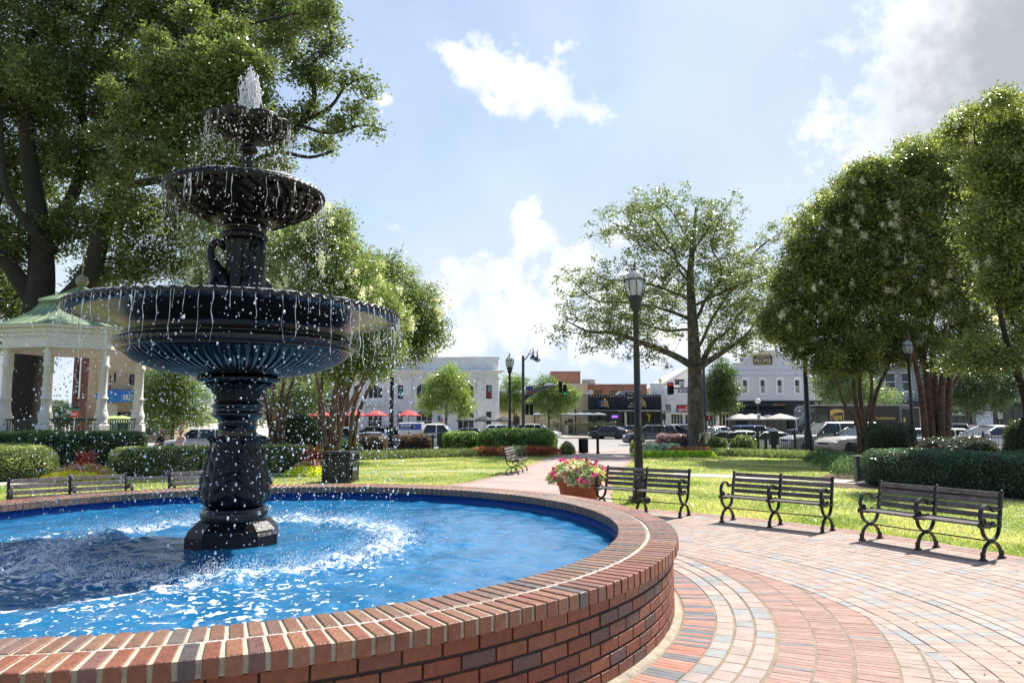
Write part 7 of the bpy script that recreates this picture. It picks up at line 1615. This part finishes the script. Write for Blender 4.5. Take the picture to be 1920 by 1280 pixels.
hedge('clipped_hedge', 'square cut green hedge right of the green utility box', 'hedge', poly_px([(828, 38.4), (895, 38.2), (900, 40.6), (830, 40.6)]), -.05, 1.12, ((.05, .09, .018), (.17, .25, .045)), .085, 650, 12)
hedge('clipped_hedge', 'tall rounded green hedge behind the acorn lamp and lone bench', 'hedge', poly_px([(893, 37.4), (960, 37.0), (1030, 37.2), (1047, 38.4), (1035, 40.4), (960, 40.8), (895, 40.6)]), -.05, 1.28, ((.045, .085, .016), (.16, .24, .04)), .085, 650, 13, roundr=.55)
hedge('round_shrub', 'small round olive green bush at the end of the left hedge beside the path', 'shrub', poly_px([(1046, 37.4), (1062, 37.0), (1078, 37.6), (1076, 38.6), (1052, 39.0)]), -.05, .62, ((.05, .06, .018), (.12, .14, .04)), .06, 900, 14, roundr=.4)
hedge('round_shrub', 'small lime green bush where the path meets the right lawn', 'shrub', poly_px([(1180, 39.2), (1198, 39), (1203, 40), (1184, 40.6)]), -.1, .68, ((.09, .13, .02), (.2, .26, .05)), .06, 900, 15, roundr=.4)
hedge('barberry_hedge', 'pinkish purple barberry left of the oak trunk', 'hedge', poly_px([(1230, 41.5), (1292, 40.5), (1294, 42), (1232, 43)]), -.12, 1.0, ((.10, .055, .06), (.24, .15, .15)), .08, 600, 16)
hedge('laurel_shrub', 'green laurel bush touching the right foot of the oak trunk', 'shrub', poly_px([(1325, 39.3), (1362, 39), (1366, 40.2), (1330, 40.6)]), -.08, .85, ((.035, .06, .015), (.13, .18, .05)), .10, 480, 17, roundr=.4, rough=.25)
hedge('laurel_shrub', 'green laurel bush in front of the fence between oak and utility box', 'shrub', poly_px([(1368, 38.2), (1414, 38), (1418, 39.2), (1372, 39.6)]), -.06, .86, ((.04, .07, .015), (.15, .2, .05)), .10, 480, 18, roundr=.4, rough=.25)
hedge('azalea_shrub', 'large dark azalea mass left of the acorn lamp on the right', 'shrub', poly_px([(1612, 28), (1650, 26.5), (1705, 26.2), (1722, 27.5), (1700, 29), (1625, 29.4)]), -.03, 1.62, ((.02, .03, .014), (.055, .07, .025)), .07, 500, 19, roundr=.5, rough=.35, accents=[((.35, .05, .16), .008)])
hedge('azalea_shrub', 'low dark azalea mass under the thick crape myrtle stems', 'shrub', poly_px([(1722, 24.5), (1790, 23.4), (1872, 22.6), (1880, 24), (1800, 25.4), (1730, 26)]), -.03, 1.15, ((.02, .03, .014), (.055, .06, .03)), .07, 500, 20, roundr=.45, rough=.3, accents=[((.35, .05, .16), .012)])
hedge('dark_shrub', 'tall dark shrub at the right edge above the clipped hedge', 'shrub', poly_px([(1880, 22.3), (1960, 21), (1990, 22.5), (1900, 23.6)]), -.03, 1.75, ((.02, .035, .014), (.06, .08, .025)), .08, 500, 21, roundr=.6, rough=.3)

def pts_px(l): return [(G(a, Y, 0), Y, r) for a, Y, r in l]
GRN = ((.05, .09, .02), (.13, .19, .05))
patch('flower_bed', 'red and salmon begonias in the left part of the bed around the acorn lamp', 'flower bed', pts_px([(a, 36.2 - (a - 890) * .004, .42) for a in range(892, 952, 8)]), -.03, .48, 3600, .09, ((.09, .12, .03), (.2, .15, .05)), 31, accents=[('blooms', (.55, .12, .09), 330, .07)])
patch('flower_bed', 'red and salmon begonias between the lone bench and the round olive bush', 'flower bed', pts_px([(a, 36.0, .42) for a in range(990, 1044, 8)]), -.03, .5, 3400, .09, ((.10, .11, .03), (.22, .13, .05)), 32, accents=[('blooms', (.52, .10, .08), 300, .07)])
patch('border_plants', 'spiky pale green plants between the two red flower beds', 'plant', pts_px([(a, 36.4, .35) for a in range(955, 990, 8)]), -.03, .5, 1500, .2, ((.10, .16, .06), (.28, .34, .18)), 33, up=1.0, aspect=.16)
patch('border_grass', 'fringe of liriope grass along the left bed edge', 'grass', pts_px([(a, 33.2 + (a - 640) * .012, .6) for a in range(640, 890, 10)]), -.03, .38, 15000, .24, ((.05, .08, .025), (.17, .20, .07)), 34, kind='stuff', up=1.2, aspect=.10)
patch('border_grass', 'fringe of liriope grass along the right bed edge', 'grass', pts_px([(a, 36.5 - (a - 1340) * .018, .62) for a in range(1340, 1600, 9)]), -.05, .36, 17000, .24, ((.06, .09, .03), (.2, .24, .09)), 35, kind='stuff', up=1.2, aspect=.10)
patch('border_plants', 'variegated white green hosta plants left of the oak trunk', 'plant', pts_px([(a, 37.6, .5) for a in range(1203, 1268, 8)]), -.05, .58, 3600, .17, ((.12, .18, .08), (.42, .48, .36)), 36, up=.7, aspect=.35)
patch('border_plants', 'row of lime green sweet potato vine mounds at the right lawn edge', 'plant', pts_px([(a, 35.0, .36) for a in range(1196, 1336, 11)]), -.05, .34, 5200, .11, ((.16, .24, .02), (.36, .46, .05)), 37, aspect=.6)
patch('border_plants', 'orange brown coleus row between the lime mounds and oak trunk', 'plant', pts_px([(a, 36.2, .4) for a in range(1262, 1332, 9)]), -.05, .48, 2400, .12, ((.16, .08, .03), (.35, .15, .06)), 38, aspect=.5)
patch('border_plants', 'loose green perennials in the shady mulch left of the clipped dark hedge', 'plant', pts_px([(1572, 25.5, .6), (1590, 24.3, .6), (1600, 23, .5), (1560, 28, .7), (1545, 30.5, .8), (1590, 27, .6)]), -.03, .62, 4200, .16, ((.03, .06, .02), (.10, .15, .05)), 39, up=.9, aspect=.2)
def bed(label, cpx, Y, w_, seed, low):
    """mixed bedding: broad red cannas above bronze, yellow and lime foliage"""
    r = NR(seed); x = G(cpx, Y, 0); t = thing('canna_bed', (x, Y, -.03), label, 'flower bed')
    def blades(nm, cx, cy, h, n, ln, wd, c0, c1):
        V = []; F = []; cc = []
        for i in range(n):
            a = r.uniform(0, 2 * PI); lean = r.uniform(.15, .75); L_ = ln * r.uniform(.6, 1.15); w2 = wd * r.uniform(.7, 1.2); d = np.array([math.cos(a), math.sin(a)]); s = np.array([-d[1], d[0]]); z0 = h * r.uniform(0, .6); b0 = len(V)
            for k, (f, wf) in enumerate(((0, .25), (.3, .9), (.65, 1.0), (1, .08))):
                o = lean * L_ * f ** 1.4; zz = z0 + L_ * f * (1 - .35 * lean * f)
                for sg in (-1, 1): V.append((cx + d[0] * o + s[0] * w2 * wf * sg, cy + d[1] * o + s[1] * w2 * wf * sg, zz))
            m = r.uniform(); col = np.array(c0) * (1 - m) + np.array(c1) * m
            for k in range(3): F.append((b0 + 2 * k, b0 + 2 * k + 1, b0 + 2 * k + 3, b0 + 2 * k + 2)); cc.append(col)
        npmesh(nm, np.array(V), np.array(F), np.array(cc), LEAF, t)
    for k in range(3): blades('canna', r.uniform(-.55, .55) * w_ * .6, r.uniform(.2, .5), .62, 20, .75, .06, (.10, .012, .02), (.34, .10, .04))
    blades('dracaena', .12 * w_, -.25, .15, 30, .5, .03, (.12, .02, .05), (.5, .3, .32)); 
    for nm, c0, c1, n, hh, yy, ls in (('coleus', (.16, .18, .05), (.48, .36, .12), 3000, .52, .1, .08), ('red_flowers', (.50, .05, .05), (.6, .16, .12), 420, .58, .05, .05), ('lime_foliage', low[0], low[1], 2200, .34, -.45, .07)):
        a = r.uniform(0, 2 * PI, n); q = np.sqrt(r.uniform(0, 1, n)); cen = np.stack([np.cos(a) * q * w_, np.sin(a) * q * .55 + yy, r.uniform(.3, 1, n) * hh * np.sqrt(np.maximum(.05, 1 - q * q))], 1)
        V, Q = leaf_arrays(cen, ls, r, .6, up=.3); m = r.uniform(size=(n, 1)); npmesh(nm, V, Q, np.array(c0) * (1 - m) + np.array(c1) * m, LEAF, t)
bed('bright canna and coleus bed behind the left bench, between two rounded hedges', 153, 22.6, 1.05, 41, ((.3, .3, .02), (.55, .5, .04)))
bed('bright canna and coleus bed behind the square black litter bin', 590, 24.6, .95, 42, ((.28, .34, .02), (.5, .5, .04)))

# grass blades near the plaza
def grass():
    r = NR(77); N = 330000
    d = 9.85 + (r.uniform(0, 1, N) ** 1.35) * 32; a = r.uniform(R_(2), R_(150), N); x = PX + d * np.cos(a); y = PY + d * np.sin(a)
    def inside(P):
        c = np.zeros(N, bool); P = np.array(P)
        for (x0, y0), (x1, y1) in zip(P, np.roll(P, -1, 0)):
            if y0 != y1: c ^= ((y0 > y) != (y1 > y)) & (x < (x1 - x0) * (y - y0) / (y1 - y0) + x0)
        return c
    keep = ~inside(Lp + Rp) & ~inside(BED_R) & ~inside(BED_L) & inside(lawn_poly) & ~((d > 18.5) & (d < 19.85)) & (y < 46)
    x, y = x[keep], y[keep]; n = len(x); h = r.uniform(.018, .05, n); th = r.uniform(0, PI, n); w_ = .006 + .0006 * np.hypot(x, y); lx, ly = r.normal(size=(2, n)) * .016
    V = np.empty((n, 3, 3)); g0 = np.array([gz(q) for q in y]) - .03; V[:, 0] = np.stack([x - w_ * np.cos(th), y - w_ * np.sin(th), g0], 1); V[:, 1] = np.stack([x + w_ * np.cos(th), y + w_ * np.sin(th), g0], 1); V[:, 2] = np.stack([x + lx, y + ly, g0 + h], 1)
    m = r.uniform(size=(n, 1)); nz = np.array([noise.noise(Vector((a_ * .6, b_ * .6, 0))) for a_, b_ in zip(x, y)])[:, None]; m = np.clip(m * .7 + nz * 1.5 + .15, 0, 1)
    col = np.array([.13, .18, .03]) * (1 - m) + np.array([.32, .315, .10]) * m
    o = npmesh('grass', V.reshape(-1, 3), np.arange(n * 3).reshape(-1, 3), col, LEAF); tag(o, 'short mown grass blades of the lawns around the plaza', 'grass', kind='stuff')
    N = 420; d = 5 + r.uniform(0, 1, N) * 11; a = r.uniform(R_(-20), R_(120), N); c = np.stack([PX + d * np.cos(a), PY + d * np.sin(a), np.full(N, .006)], 1); V, Q = leaf_arrays(c, .04, r, .6); V[:, 2] = .006 + np.abs(V[:, 2] - .006) * .3
    o = npmesh('fallen_leaves', V, Q, np.array([.16, .08, .03]) * r.uniform(.5, 1.6, (N, 1)), LEAF); tag(o, 'small dry leaves scattered on the bricks and lawn', 'leaves', kind='stuff')
grass()

# ================================================================== TREES
def B_(px, py, Y, r, ry=None, dy=None):
    p = at(px, py, Y); s = Y / FOC; return ((p.x, p.y, p.z), (r * s, (dy or r) * s, (ry or r) * s))
def PP(l, Y, dys=None): return [tuple(at(a, b, Y + (dys[i] if dys else 0))) for i, (a, b) in enumerate(l)]
def z3(l): return [(1000 + a / 2.4615, 340 + b / 2.4615) for a, b in l]

# the open crowned oak in the middle
Yo = 41.; rt = random.Random(5)
limbs = [([(735, 850), (640, 790), (500, 735), (380, 700), (250, 690), (150, 655)], -2.5, .36), ([(720, 690), (600, 685), (480, 650), (380, 610)], 2.5, .2), ([(715, 645), (600, 600), (450, 570), (300, 540), (190, 470)], 1.5, .24), ([(715, 540), (620, 490), (500, 465), (330, 440)], -2.5, .16),
         ([(725, 430), (650, 370), (560, 290), (470, 240), (370, 190)], .5, .16), ([(740, 330), (800, 240), (840, 180), (872, 152)], -1., .16), ([(790, 850), (880, 790), (970, 710), (1050, 620)], -3, .32), ([(785, 820), (840, 750), (900, 680), (1000, 560), (1090, 530)], 2, .28),
         ([(765, 620), (800, 530), (865, 460), (860, 380), (830, 290), (860, 200)], -2, .2), ([(770, 740), (830, 620), (930, 480), (1030, 330), (1160, 238)], 1., .22), ([(735, 480), (680, 420), (640, 330), (560, 180), (480, 130)], -2.5, .16), ([(735, 300), (700, 220), (640, 130), (560, 95)], 2., .14), ([(745, 560), (880, 500), (980, 470), (1080, 420)], -3.5, .18), ([(730, 600), (700, 520), (560, 520), (420, 510)], 4, .18)]
tk = [(PP(z3([(755, 1228), (748, 1000), (745, 850), (738, 700), (730, 560), (724, 430), (735, 300), (752, 125)]), Yo), .50, .08)]
bl = []
TRK = [(1228, 755), (1000, 748), (850, 745), (700, 738), (560, 730), (430, 724), (300, 735), (125, 752)]
for l, dy, r0 in limbs:
    l = [(float(np.interp(-l[0][1] - 25, [-q[0] for q in TRK], [q[1] for q in TRK])), l[0][1] + 25)] + [(a_ + rt.uniform(-9, 9), b_ + rt.uniform(-12, 12)) for a_, b_ in l]
    r0 = r0 if r0 > .27 else r0 * .75
    n = len(l); P = PP(z3(l), Yo, [dy * (i / (n - 1)) ** 1.2 for i in range(n)]); tk.append((P, r0 * .72, .03))
    for i in range(1, n):
        for f in (0, .5):
            q = [P[i][k] * (1 - f) + P[i - 1][k] * f for k in range(3)]; t_ = (i - f) / (n - 1)
            if t_ > .38: rr_0 = 1.3 + .6 * (1 - abs(t_ - .75)); bl.append((tuple(q), (rr_0, rr_0 * 1.2, rr_0 * .8)))
for a_, b_, q_ in ((700, 300, 55), (600, 400, 55), (850, 420, 60), (900, 300, 50), (650, 560, 55), (960, 560, 60), (560, 640, 55), (800, 330, 60), (500, 560, 60), (300, 620, 50), (760, 450, 55), (1020, 480, 55), (230, 700, 50), (330, 740, 45), (420, 680, 55), (200, 640, 45), (430, 600, 60), (380, 500, 60), (280, 470, 50), (170, 430, 40), (460, 420, 55), (520, 300, 55), (450, 160, 45), (540, 90, 45), (620, 70, 40), (640, 230, 55), (1050, 260, 40), (1100, 220, 35), (960, 400, 60), (900, 480, 60), (980, 640, 45), (880, 620, 55), (560, 740, 40), (1080, 330, 45)):
    q2 = z3([(a_, b_)])[0]; bl.append(B_(q2[0], q2[1], Yo + rt.uniform(-3, 3), q_ * .9, q_ * .6))
tr = tree('oak_tree', 'open crowned oak with thick bare trunk standing alone behind the right lawn', 'tree', (*[at(1310, 842, Yo)[i] for i in range(2)], -.15), tk, bl, 1250, leaf=.17, per=30, crad=.36, cols=((.05, .075, .02), (.14, .17, .05)), seed=7, twig=.013, shell=.1, branch_every=1, tub=4, step=.6)
bm_ = MB()
for i in range(9):
    a = 2 * PI * i / 9 + .2; bm_.tube([(.34 * math.cos(a), .34 * math.sin(a), 1.1), (.55 * math.cos(a), .55 * math.sin(a), .4), (1.1 * math.cos(a), 1.35 * math.sin(a), .02), (1.9 * math.cos(a), 1.9 * math.sin(a), -.1)], [.28, .26, .16, .05], 8)
bm_.build('root_flare', BARK, tr)

# the giant dark oak at left
Yg = 37.; G1 = []
for px, py, r in ((40, 60, 130), (180, 30, 130), (320, 20, 120), (450, 10, 95), (550, 20, 80), (60, 200, 120), (200, 160, 120), (340, 130, 105), (440, 110, 70), (390, 210, 75), (40, 330, 110), (160, 300, 95), (270, 260, 95), (350, 310, 80), (30, 450, 90), (140, 420, 70), (240, 400, 80), (320, 400, 70), (10, 560, 70), (250, 490, 65), (330, 480, 60), (420, 300, 50), (520, 90, 60), (-80, 120, 150), (-90, 300, 140), (-90, 470, 120), (-60, 640, 60), (100, -120, 170), (300, -120, 160), (480, -90, 110), (180, 520, 50), (400, 400, 55), (60, 140, 80)):
    G1.append(B_(px, py, Yg + rt.uniform(-3, 3.5), r * .86, r * .72, r * .9))
for px, py, r, dy in ((590, 30, 50, -3), (610, 90, 42, -4), (600, 150, 35, -4.5), (640, 150, 32, -5), (690, 165, 22, -5), (580, 200, 30, -4.5), (640, 240, 30, -5), (700, 245, 26, -5.5), (665, 215, 22, -5), (560, 130, 38, -4), (545, 230, 30, -4), (600, 270, 22, -4), (520, 310, 28, -3.5), (610, 20, 36, -4), (500, 200, 30, -3), (475, 330, 40, -1)):
    G1.append(B_(px, py, Yg + dy, r * 1.0, r * .6))
gt = [(PP([(50, 835), (58, 700), (70, 600), (78, 500), (70, 400), (50, 250), (60, 60)], Yg), 1.0, .25), (PP([(75, 600), (130, 560), (168, 510), (195, 430), (225, 350), (290, 250), (340, 150), (360, 0)], Yg, [0, -.3, -.6, -1, -1, -1, -1, -1]), .62, .14),
      (PP([(62, 560), (20, 500), (-20, 420), (-60, 300)], Yg, [0, -.5, -1, -2]), .5, .15), (PP([(225, 350), (330, 330), (430, 300), (480, 305), (520, 285), (580, 295), (625, 283)], Yg, [-1, -2, -2.5, -3, -3.5, -4, -4.2]), .22, .05),
      (PP([(240, 320), (262, 220), (300, 120), (370, 70), (470, 45), (560, 25)], Yg, [-1, -2, -3, -3, -3.4, -3.6]), .2, .05), (PP([(480, 305), (530, 270), (565, 230), (590, 180), (580, 130), (620, 80), (610, 20)], Yg, [-3, -3.8, -4.2, -4.5, -4.6, -4.6, -4]), .19, .04),
      (PP([(565, 230), (620, 200), (650, 160), (700, 140)], Yg, [-4.2, -4.6, -5, -5.2]), .11, .03), (PP([(560, 235), (620, 250), (680, 235), (725, 245)], Yg, [-4.2, -4.6, -5.2, -5.6]), .1, .03), (PP([(72, 450), (130, 380), (160, 280), (150, 150), (190, 20)], Yg, [0, 1, 2, 2, 1]), .4, .12), (PP([(100, 470), (60, 430), (10, 350), (0, 200)], Yg, [0, -1.5, -2, -2]), .3, .1)]
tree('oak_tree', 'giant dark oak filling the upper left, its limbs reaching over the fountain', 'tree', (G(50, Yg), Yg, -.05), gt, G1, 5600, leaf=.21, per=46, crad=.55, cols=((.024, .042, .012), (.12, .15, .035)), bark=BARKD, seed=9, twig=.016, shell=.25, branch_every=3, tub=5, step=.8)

YT = []  # tree added with lighter leaf colour where the crown reads sunlit
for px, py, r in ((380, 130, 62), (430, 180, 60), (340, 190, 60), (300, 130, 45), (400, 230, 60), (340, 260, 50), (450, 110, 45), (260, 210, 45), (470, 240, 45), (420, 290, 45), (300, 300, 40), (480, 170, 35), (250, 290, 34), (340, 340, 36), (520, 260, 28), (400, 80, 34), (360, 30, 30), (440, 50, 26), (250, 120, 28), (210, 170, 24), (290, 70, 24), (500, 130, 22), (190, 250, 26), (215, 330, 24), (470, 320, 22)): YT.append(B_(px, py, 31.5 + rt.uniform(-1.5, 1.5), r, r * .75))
tree('oak_tree', 'added oak with lighter yellow green leaves behind the top of the fountain', 'tree', (G(448, 31.5, 0), 31.5, -.05), [(PP([(446, 850), (440, 700), (432, 560), (425, 420), (415, 300), (400, 180)], 31.5), .26, .08), (PP([(428, 480), (380, 380), (340, 280), (320, 200)], 31.5), .15, .05)], YT, 1250, leaf=.17, per=46, crad=.42, cols=((.030, .050, .014), (.145, .175, .043)), bark=BARKD, seed=19, shell=.3, branch_every=3, tub=5, step=.8)
# crape myrtles
OUTX = [1400, 1440, 1480, 1520, 1560, 1600, 1650, 1700, 1750, 1800, 1850, 1880, 1920, 2100]; OUTY = [640, 560, 455, 400, 365, 322, 305, 280, 262, 235, 205, 190, 215, 150]
def under(b):
    r = b[2]; y = b[1]
    for k in (-.8, -.4, 0, .4, .8): y = max(y, float(np.interp(b[0] + k * r, OUTX, OUTY)) + r * .85 * math.sqrt(1 - k * k) + 14)
    return (b[0], y) + tuple(b[2:])
def myrtle(label, Y, base_px, stems, blobs, n, seed, blooms, cols=((.028, .055, .014), (.10, .145, .035)), leaf=.115, per=52, r0=.11, bark=None, bs=None, crad=.36):
    bx, by = base_px; tk = []
    for i, l in enumerate(stems):
        k = len(l); tk.append((PP(l, Y, [0.0] + [((i * 37 % 11) / 5.5 - 1) * 1.6 * (j / (k - 1)) for j in range(1, k)]), r0 * (.8 + .4 * ((i * 7) % 5) / 5), r0 * .35))
    bb = [B_(b[0], b[1], Y + (b[3] if len(b) > 3 else 0), b[2] * .95, b[2] * .85) for b in (map(under, blobs) if bx > 1500 else blobs)]
    if bx > 1500:      # loose sprays that break the crown outline
        rs = random.Random(seed); x0_, x1_ = (1440, 1640) if bx < 1700 else ((1600, 1860) if bx < 1900 else (1780, 1960))
        for _ in range(30):
            x_ = rs.uniform(x0_, x1_); r_ = rs.uniform(8, 20); bb.append(B_(x_, float(np.interp(x_, OUTX, OUTY)) + rs.uniform(-8, 34), Y + rs.uniform(-1.5, 1.5), r_, r_ * rs.uniform(.8, 1.5)))
        for _ in range(16):
            x_ = rs.uniform(max(x0_, 1525), x1_); r_ = rs.uniform(10, 20); bb.append(B_(x_, rs.uniform(640, 690), Y + rs.uniform(-2, 0), r_, r_))
    p = at(bx, by, Y); return tree('crape_myrtle', label, 'tree', (p.x, Y, gz(Y) - .05), tk, bb, n, leaf=leaf, per=per, crad=crad, cols=cols, bark=bark or BARK2, seed=seed, shell=.35, blooms=blooms, branch_every=4, tub=5, step=.5, bloomside=bs)
myrtle('crape myrtle with white blossoms just right of the fountain column', 27., (625, 846), [[(612, 846), (606, 780), (598, 730), (590, 690), (580, 600)], [(620, 846), (622, 780), (630, 720), (636, 680), (640, 560)], [(628, 846), (634, 790), (650, 740), (664, 700), (690, 620)], [(632, 846), (642, 790), (660, 750), (676, 720), (710, 660)], [(624, 846), (628, 760), (640, 700), (650, 640), (620, 520)], [(616, 846), (600, 770), (606, 700), (610, 640), (560, 560)]],
       [(600, 450, 62), (560, 500, 75), (640, 500, 70), (610, 570, 80), (540, 590, 62), (690, 570, 66), (660, 640, 62), (590, 650, 58), (720, 640, 45), (625, 420, 42), (530, 450, 45), (700, 690, 34), (720, 600, 48), (560, 680, 35), (640, 690, 38)], 1600, 21, 150, cols=((.05, .085, .02), (.2, .24, .07)))
myrtle('rounded crape myrtle further right beside the marble bank', 33., (660, 846), [[(655, 846), (662, 770), (684, 700), (720, 620)], [(662, 846), (674, 770), (710, 700), (770, 640)], [(658, 846), (664, 760), (700, 680), (740, 600)]],
       [(740, 540, 60), (700, 560, 55), (780, 590, 55), (800, 640, 42), (745, 610, 60), (700, 520, 45), (790, 560, 40), (760, 650, 50), (805, 610, 38), (725, 500, 38), (690, 620, 45)], 800, 22, 45, cols=((.035, .065, .015), (.14, .18, .045)))
myrtle('crape myrtle with several stems seen behind the fountain neck', 30., (525, 838), [[(512, 838), (508, 780), (515, 720), (540, 640)], [(520, 838), (524, 770), (535, 700), (550, 620)], [(528, 838), (536, 770), (550, 710), (570, 640)], [(516, 838), (500, 770), (492, 700), (470, 620)]],
       [(500, 620, 55), (460, 560, 60), (400, 520, 60), (350, 560, 50), (550, 640, 45), (440, 470, 55), (500, 500, 60), (300, 590, 48), (380, 440, 45), (540, 420, 50)], 800, 23, 60, cols=((.05, .085, .02), (.18, .22, .065)))
RC = ((.030, .052, .012), (.19, .215, .045))
topl = lambda p: p[2] > 5.2
myrtle('crape myrtle with slender spreading stems, left of the two big ones at right', 34., (1618, 858), [[(1612, 858), (1608, 800), (1585, 760), (1562, 700), (1552, 665)], [(1615, 858), (1613, 800), (1602, 740), (1598, 680), (1590, 650)], [(1620, 858), (1618, 790), (1612, 730), (1613, 680), (1614, 640)], [(1624, 858), (1622, 800), (1634, 740), (1634, 690), (1642, 645)], [(1628, 858), (1632, 800), (1642, 740), (1664, 690), (1680, 650)]],
       [(1480, 560, 55), (1520, 500, 70), (1560, 440, 75), (1600, 510, 85), (1540, 580, 70), (1492, 606, 40), (1620, 590, 72), (1500, 450, 50), (1550, 390, 55), (1660, 520, 70), (1570, 640, 45), (1500, 640, 38), (1458, 588, 30), (1640, 640, 40), (1620, 420, 70), (1515, 660, 26), (1452, 548, 30), (1470, 510, 40), (1530, 430, 50), (1590, 360, 50), (1560, 500, 70), (1620, 340, 45), (1600, 660, 34), (1560, 668, 26), (1640, 668, 30), (1680, 640, 40)], 2300, 24, 320, cols=RC, bs=topl, leaf=.14, per=62, crad=.42, r0=.13)
myrtle('thick stemmed crape myrtle behind the right acorn lamp', 34., (1758, 846), [[(1738, 846), (1732, 780), (1726, 730), (1716, 680), (1700, 620)], [(1748, 846), (1745, 780), (1738, 720), (1732, 660), (1726, 615)], [(1758, 846), (1756, 770), (1750, 700), (1748, 640), (1745, 600)], [(1766, 846), (1764, 770), (1768, 700), (1770, 650), (1774, 605)], [(1772, 846), (1776, 780), (1780, 720), (1792, 650), (1808, 610)], [(1762, 846), (1770, 760), (1800, 700), (1835, 668)]],
       [(1640, 340, 70), (1700, 290, 75), (1770, 260, 70), (1700, 400, 95), (1790, 370, 95), (1860, 330, 80), (1720, 500, 95), (1820, 480, 95), (1760, 590, 70), (1690, 600, 60), (1850, 570, 70), (1870, 240, 55), (1900, 420, 70), (1640, 460, 70), (1600, 370, 45), (1900, 220, 35), (1700, 660, 34), (1820, 640, 40), (1660, 320, 55), (1740, 250, 50), (1820, 220, 50), (1680, 520, 80), (1880, 260, 60), (1920, 320, 70), (1930, 450, 70)], 3200, 25, 420, leaf=.14, per=66, crad=.42, r0=.22, cols=RC, bs=topl)
myrtle('crape myrtle leaning in from the right edge', 22.5, (1948, 860), [[(1935, 860), (1925, 760), (1905, 690), (1885, 630), (1874, 580)], [(1950, 860), (1955, 740), (1945, 650), (1925, 590)], [(1960, 860), (1985, 720), (2000, 600), (2010, 500)]],
       [(1890, 320, 85), (1960, 280, 100), (1900, 440, 85), (1980, 420, 100), (1900, 540, 60), (1960, 560, 80), (1895, 250, 50), (2050, 350, 120), (1875, 215, 24), (1925, 640, 40), (1865, 310, 60), (1855, 430, 60), (1870, 520, 45)], 1900, 26, 90, r0=.17, cols=RC, bark=BARKD, bs=topl)

# street trees
def stree(label, Y, trunk, blobs, n, seed, cols, leaf=.2, per=28, crad=.6, shell=.35, r0=.16):
    return tree('street_tree', label, 'tree', (G(trunk[0][0], Y), Y, gz(Y) - .02), [(PP(trunk, Y), r0, .05)], [B_(b[0], b[1], Y + (b[3] if len(b) > 3 else 0), b[2], b[2] * .9) for b in blobs], n, leaf=leaf, per=per, crad=crad, cols=cols, seed=seed, shell=shell, branch_every=2, tub=4, step=.8)
YG = ((.08, .13, .02), (.22, .28, .055))
stree('bright yellow green street tree in front of the marble bank', 76, [(836, 812), (837, 775), (838, 740), (840, 700)], [(840, 705, 20), (825, 730, 26), (855, 732, 26), (840, 755, 26), (805, 750, 20), (875, 752, 18), (845, 690, 12), (800, 765, 14), (870, 768, 14), (815, 715, 16), (862, 712, 14)], 561, 51, YG)
stree('green street tree right of the bank behind the acorn lamp', 92, [(964, 812), (964, 770), (963, 730)], [(960, 715, 18), (945, 735, 22), (975, 735, 22), (958, 755, 24), (985, 755, 18), (940, 760, 14), (978, 715, 14)], 450, 52, ((.06, .10, .02), (.17, .22, .05)))
stree('round green street tree in front of the tan wall and brick tower', 86, [(1028, 813), (1029, 790), (1028, 765), (1026, 735)], [(1025, 715, 16), (1010, 735, 20), (1040, 730, 22), (1060, 738, 20), (1025, 755, 24), (1055, 755, 20), (1000, 755, 16), (1072, 750, 14), (1075, 735, 10), (1040, 775, 12)], 578, 53, ((.05, .09, .02), (.16, .22, .05)))
stree('dark green street tree between the oak trunk and the corner building', 82, [(1350, 812), (1351, 780), (1350, 740)], [(1350, 700, 20), (1338, 725, 24), (1362, 725, 24), (1350, 750, 28), (1366, 760, 18), (1335, 765, 18), (1352, 682, 11), (1366, 700, 12), (1375, 735, 10)], 756, 54, ((.025, .05, .014), (.08, .12, .03)))
stree('pale leafed street tree in front of the corner building, above the delivery truck', 60, [(1598, 846), (1596, 800), (1590, 750)], [(1560, 690, 30), (1590, 680, 34), (1545, 720, 26), (1580, 725, 34), (1610, 720, 30), (1640, 740, 22), (1550, 750, 16), (1670, 745, 16), (1600, 745, 24)], 756, 55, ((.06, .10, .03), (.18, .23, .08)), leaf=.17)
stree('dark street tree in front of the shop row at far right', 58, [(1816, 840), (1814, 790), (1812, 740)], [(1800, 720, 34), (1840, 720, 34), (1770, 740, 28), (1820, 750, 34), (1870, 745, 30), (1790, 690, 28), (1850, 690, 30), (1895, 730, 24), (1900, 700, 26)], 896, 56, ((.025, .05, .015), (.09, .13, .04)), leaf=.17)
stree('light green street tree between the gazebo and the fountain neck', 52, [(322, 850), (324, 790), (322, 750)], [(300, 720, 34), (340, 715, 34), (320, 750, 38), (280, 745, 26), (365, 745, 30), (330, 780, 34), (290, 780, 24), (375, 780, 24), (350, 690, 26), (310, 690, 24)], 930, 57, ((.05, .09, .02), (.16, .21, .05)), leaf=.16)
stree('green tree behind the fountain neck and crape myrtle stems', 50, [(475, 845), (476, 800), (474, 750)], [(470, 720, 40), (510, 740, 34), (440, 745, 34), (560, 735, 34), (590, 720, 34), (545, 760, 26), (480, 780, 24), (585, 760, 20)], 600, 58, ((.045, .08, .02), (.13, .17, .045)), leaf=.16)
stree('small tree seen through the gazebo columns', 72, [(112, 815), (112, 790), (112, 770)], [(112, 765, 16), (95, 780, 16), (128, 785, 14), (110, 795, 16)], 150, 59, ((.05, .09, .02), (.14, .18, .05)))
stree('tree far behind the white theatre pier', 120, [(1214, 800), (1214, 770), (1215, 750)], [(1215, 737, 9), (1211, 748, 8), (1219, 746, 8)], 60, 60, ((.03, .05, .015), (.08, .1, .03)), per=20)
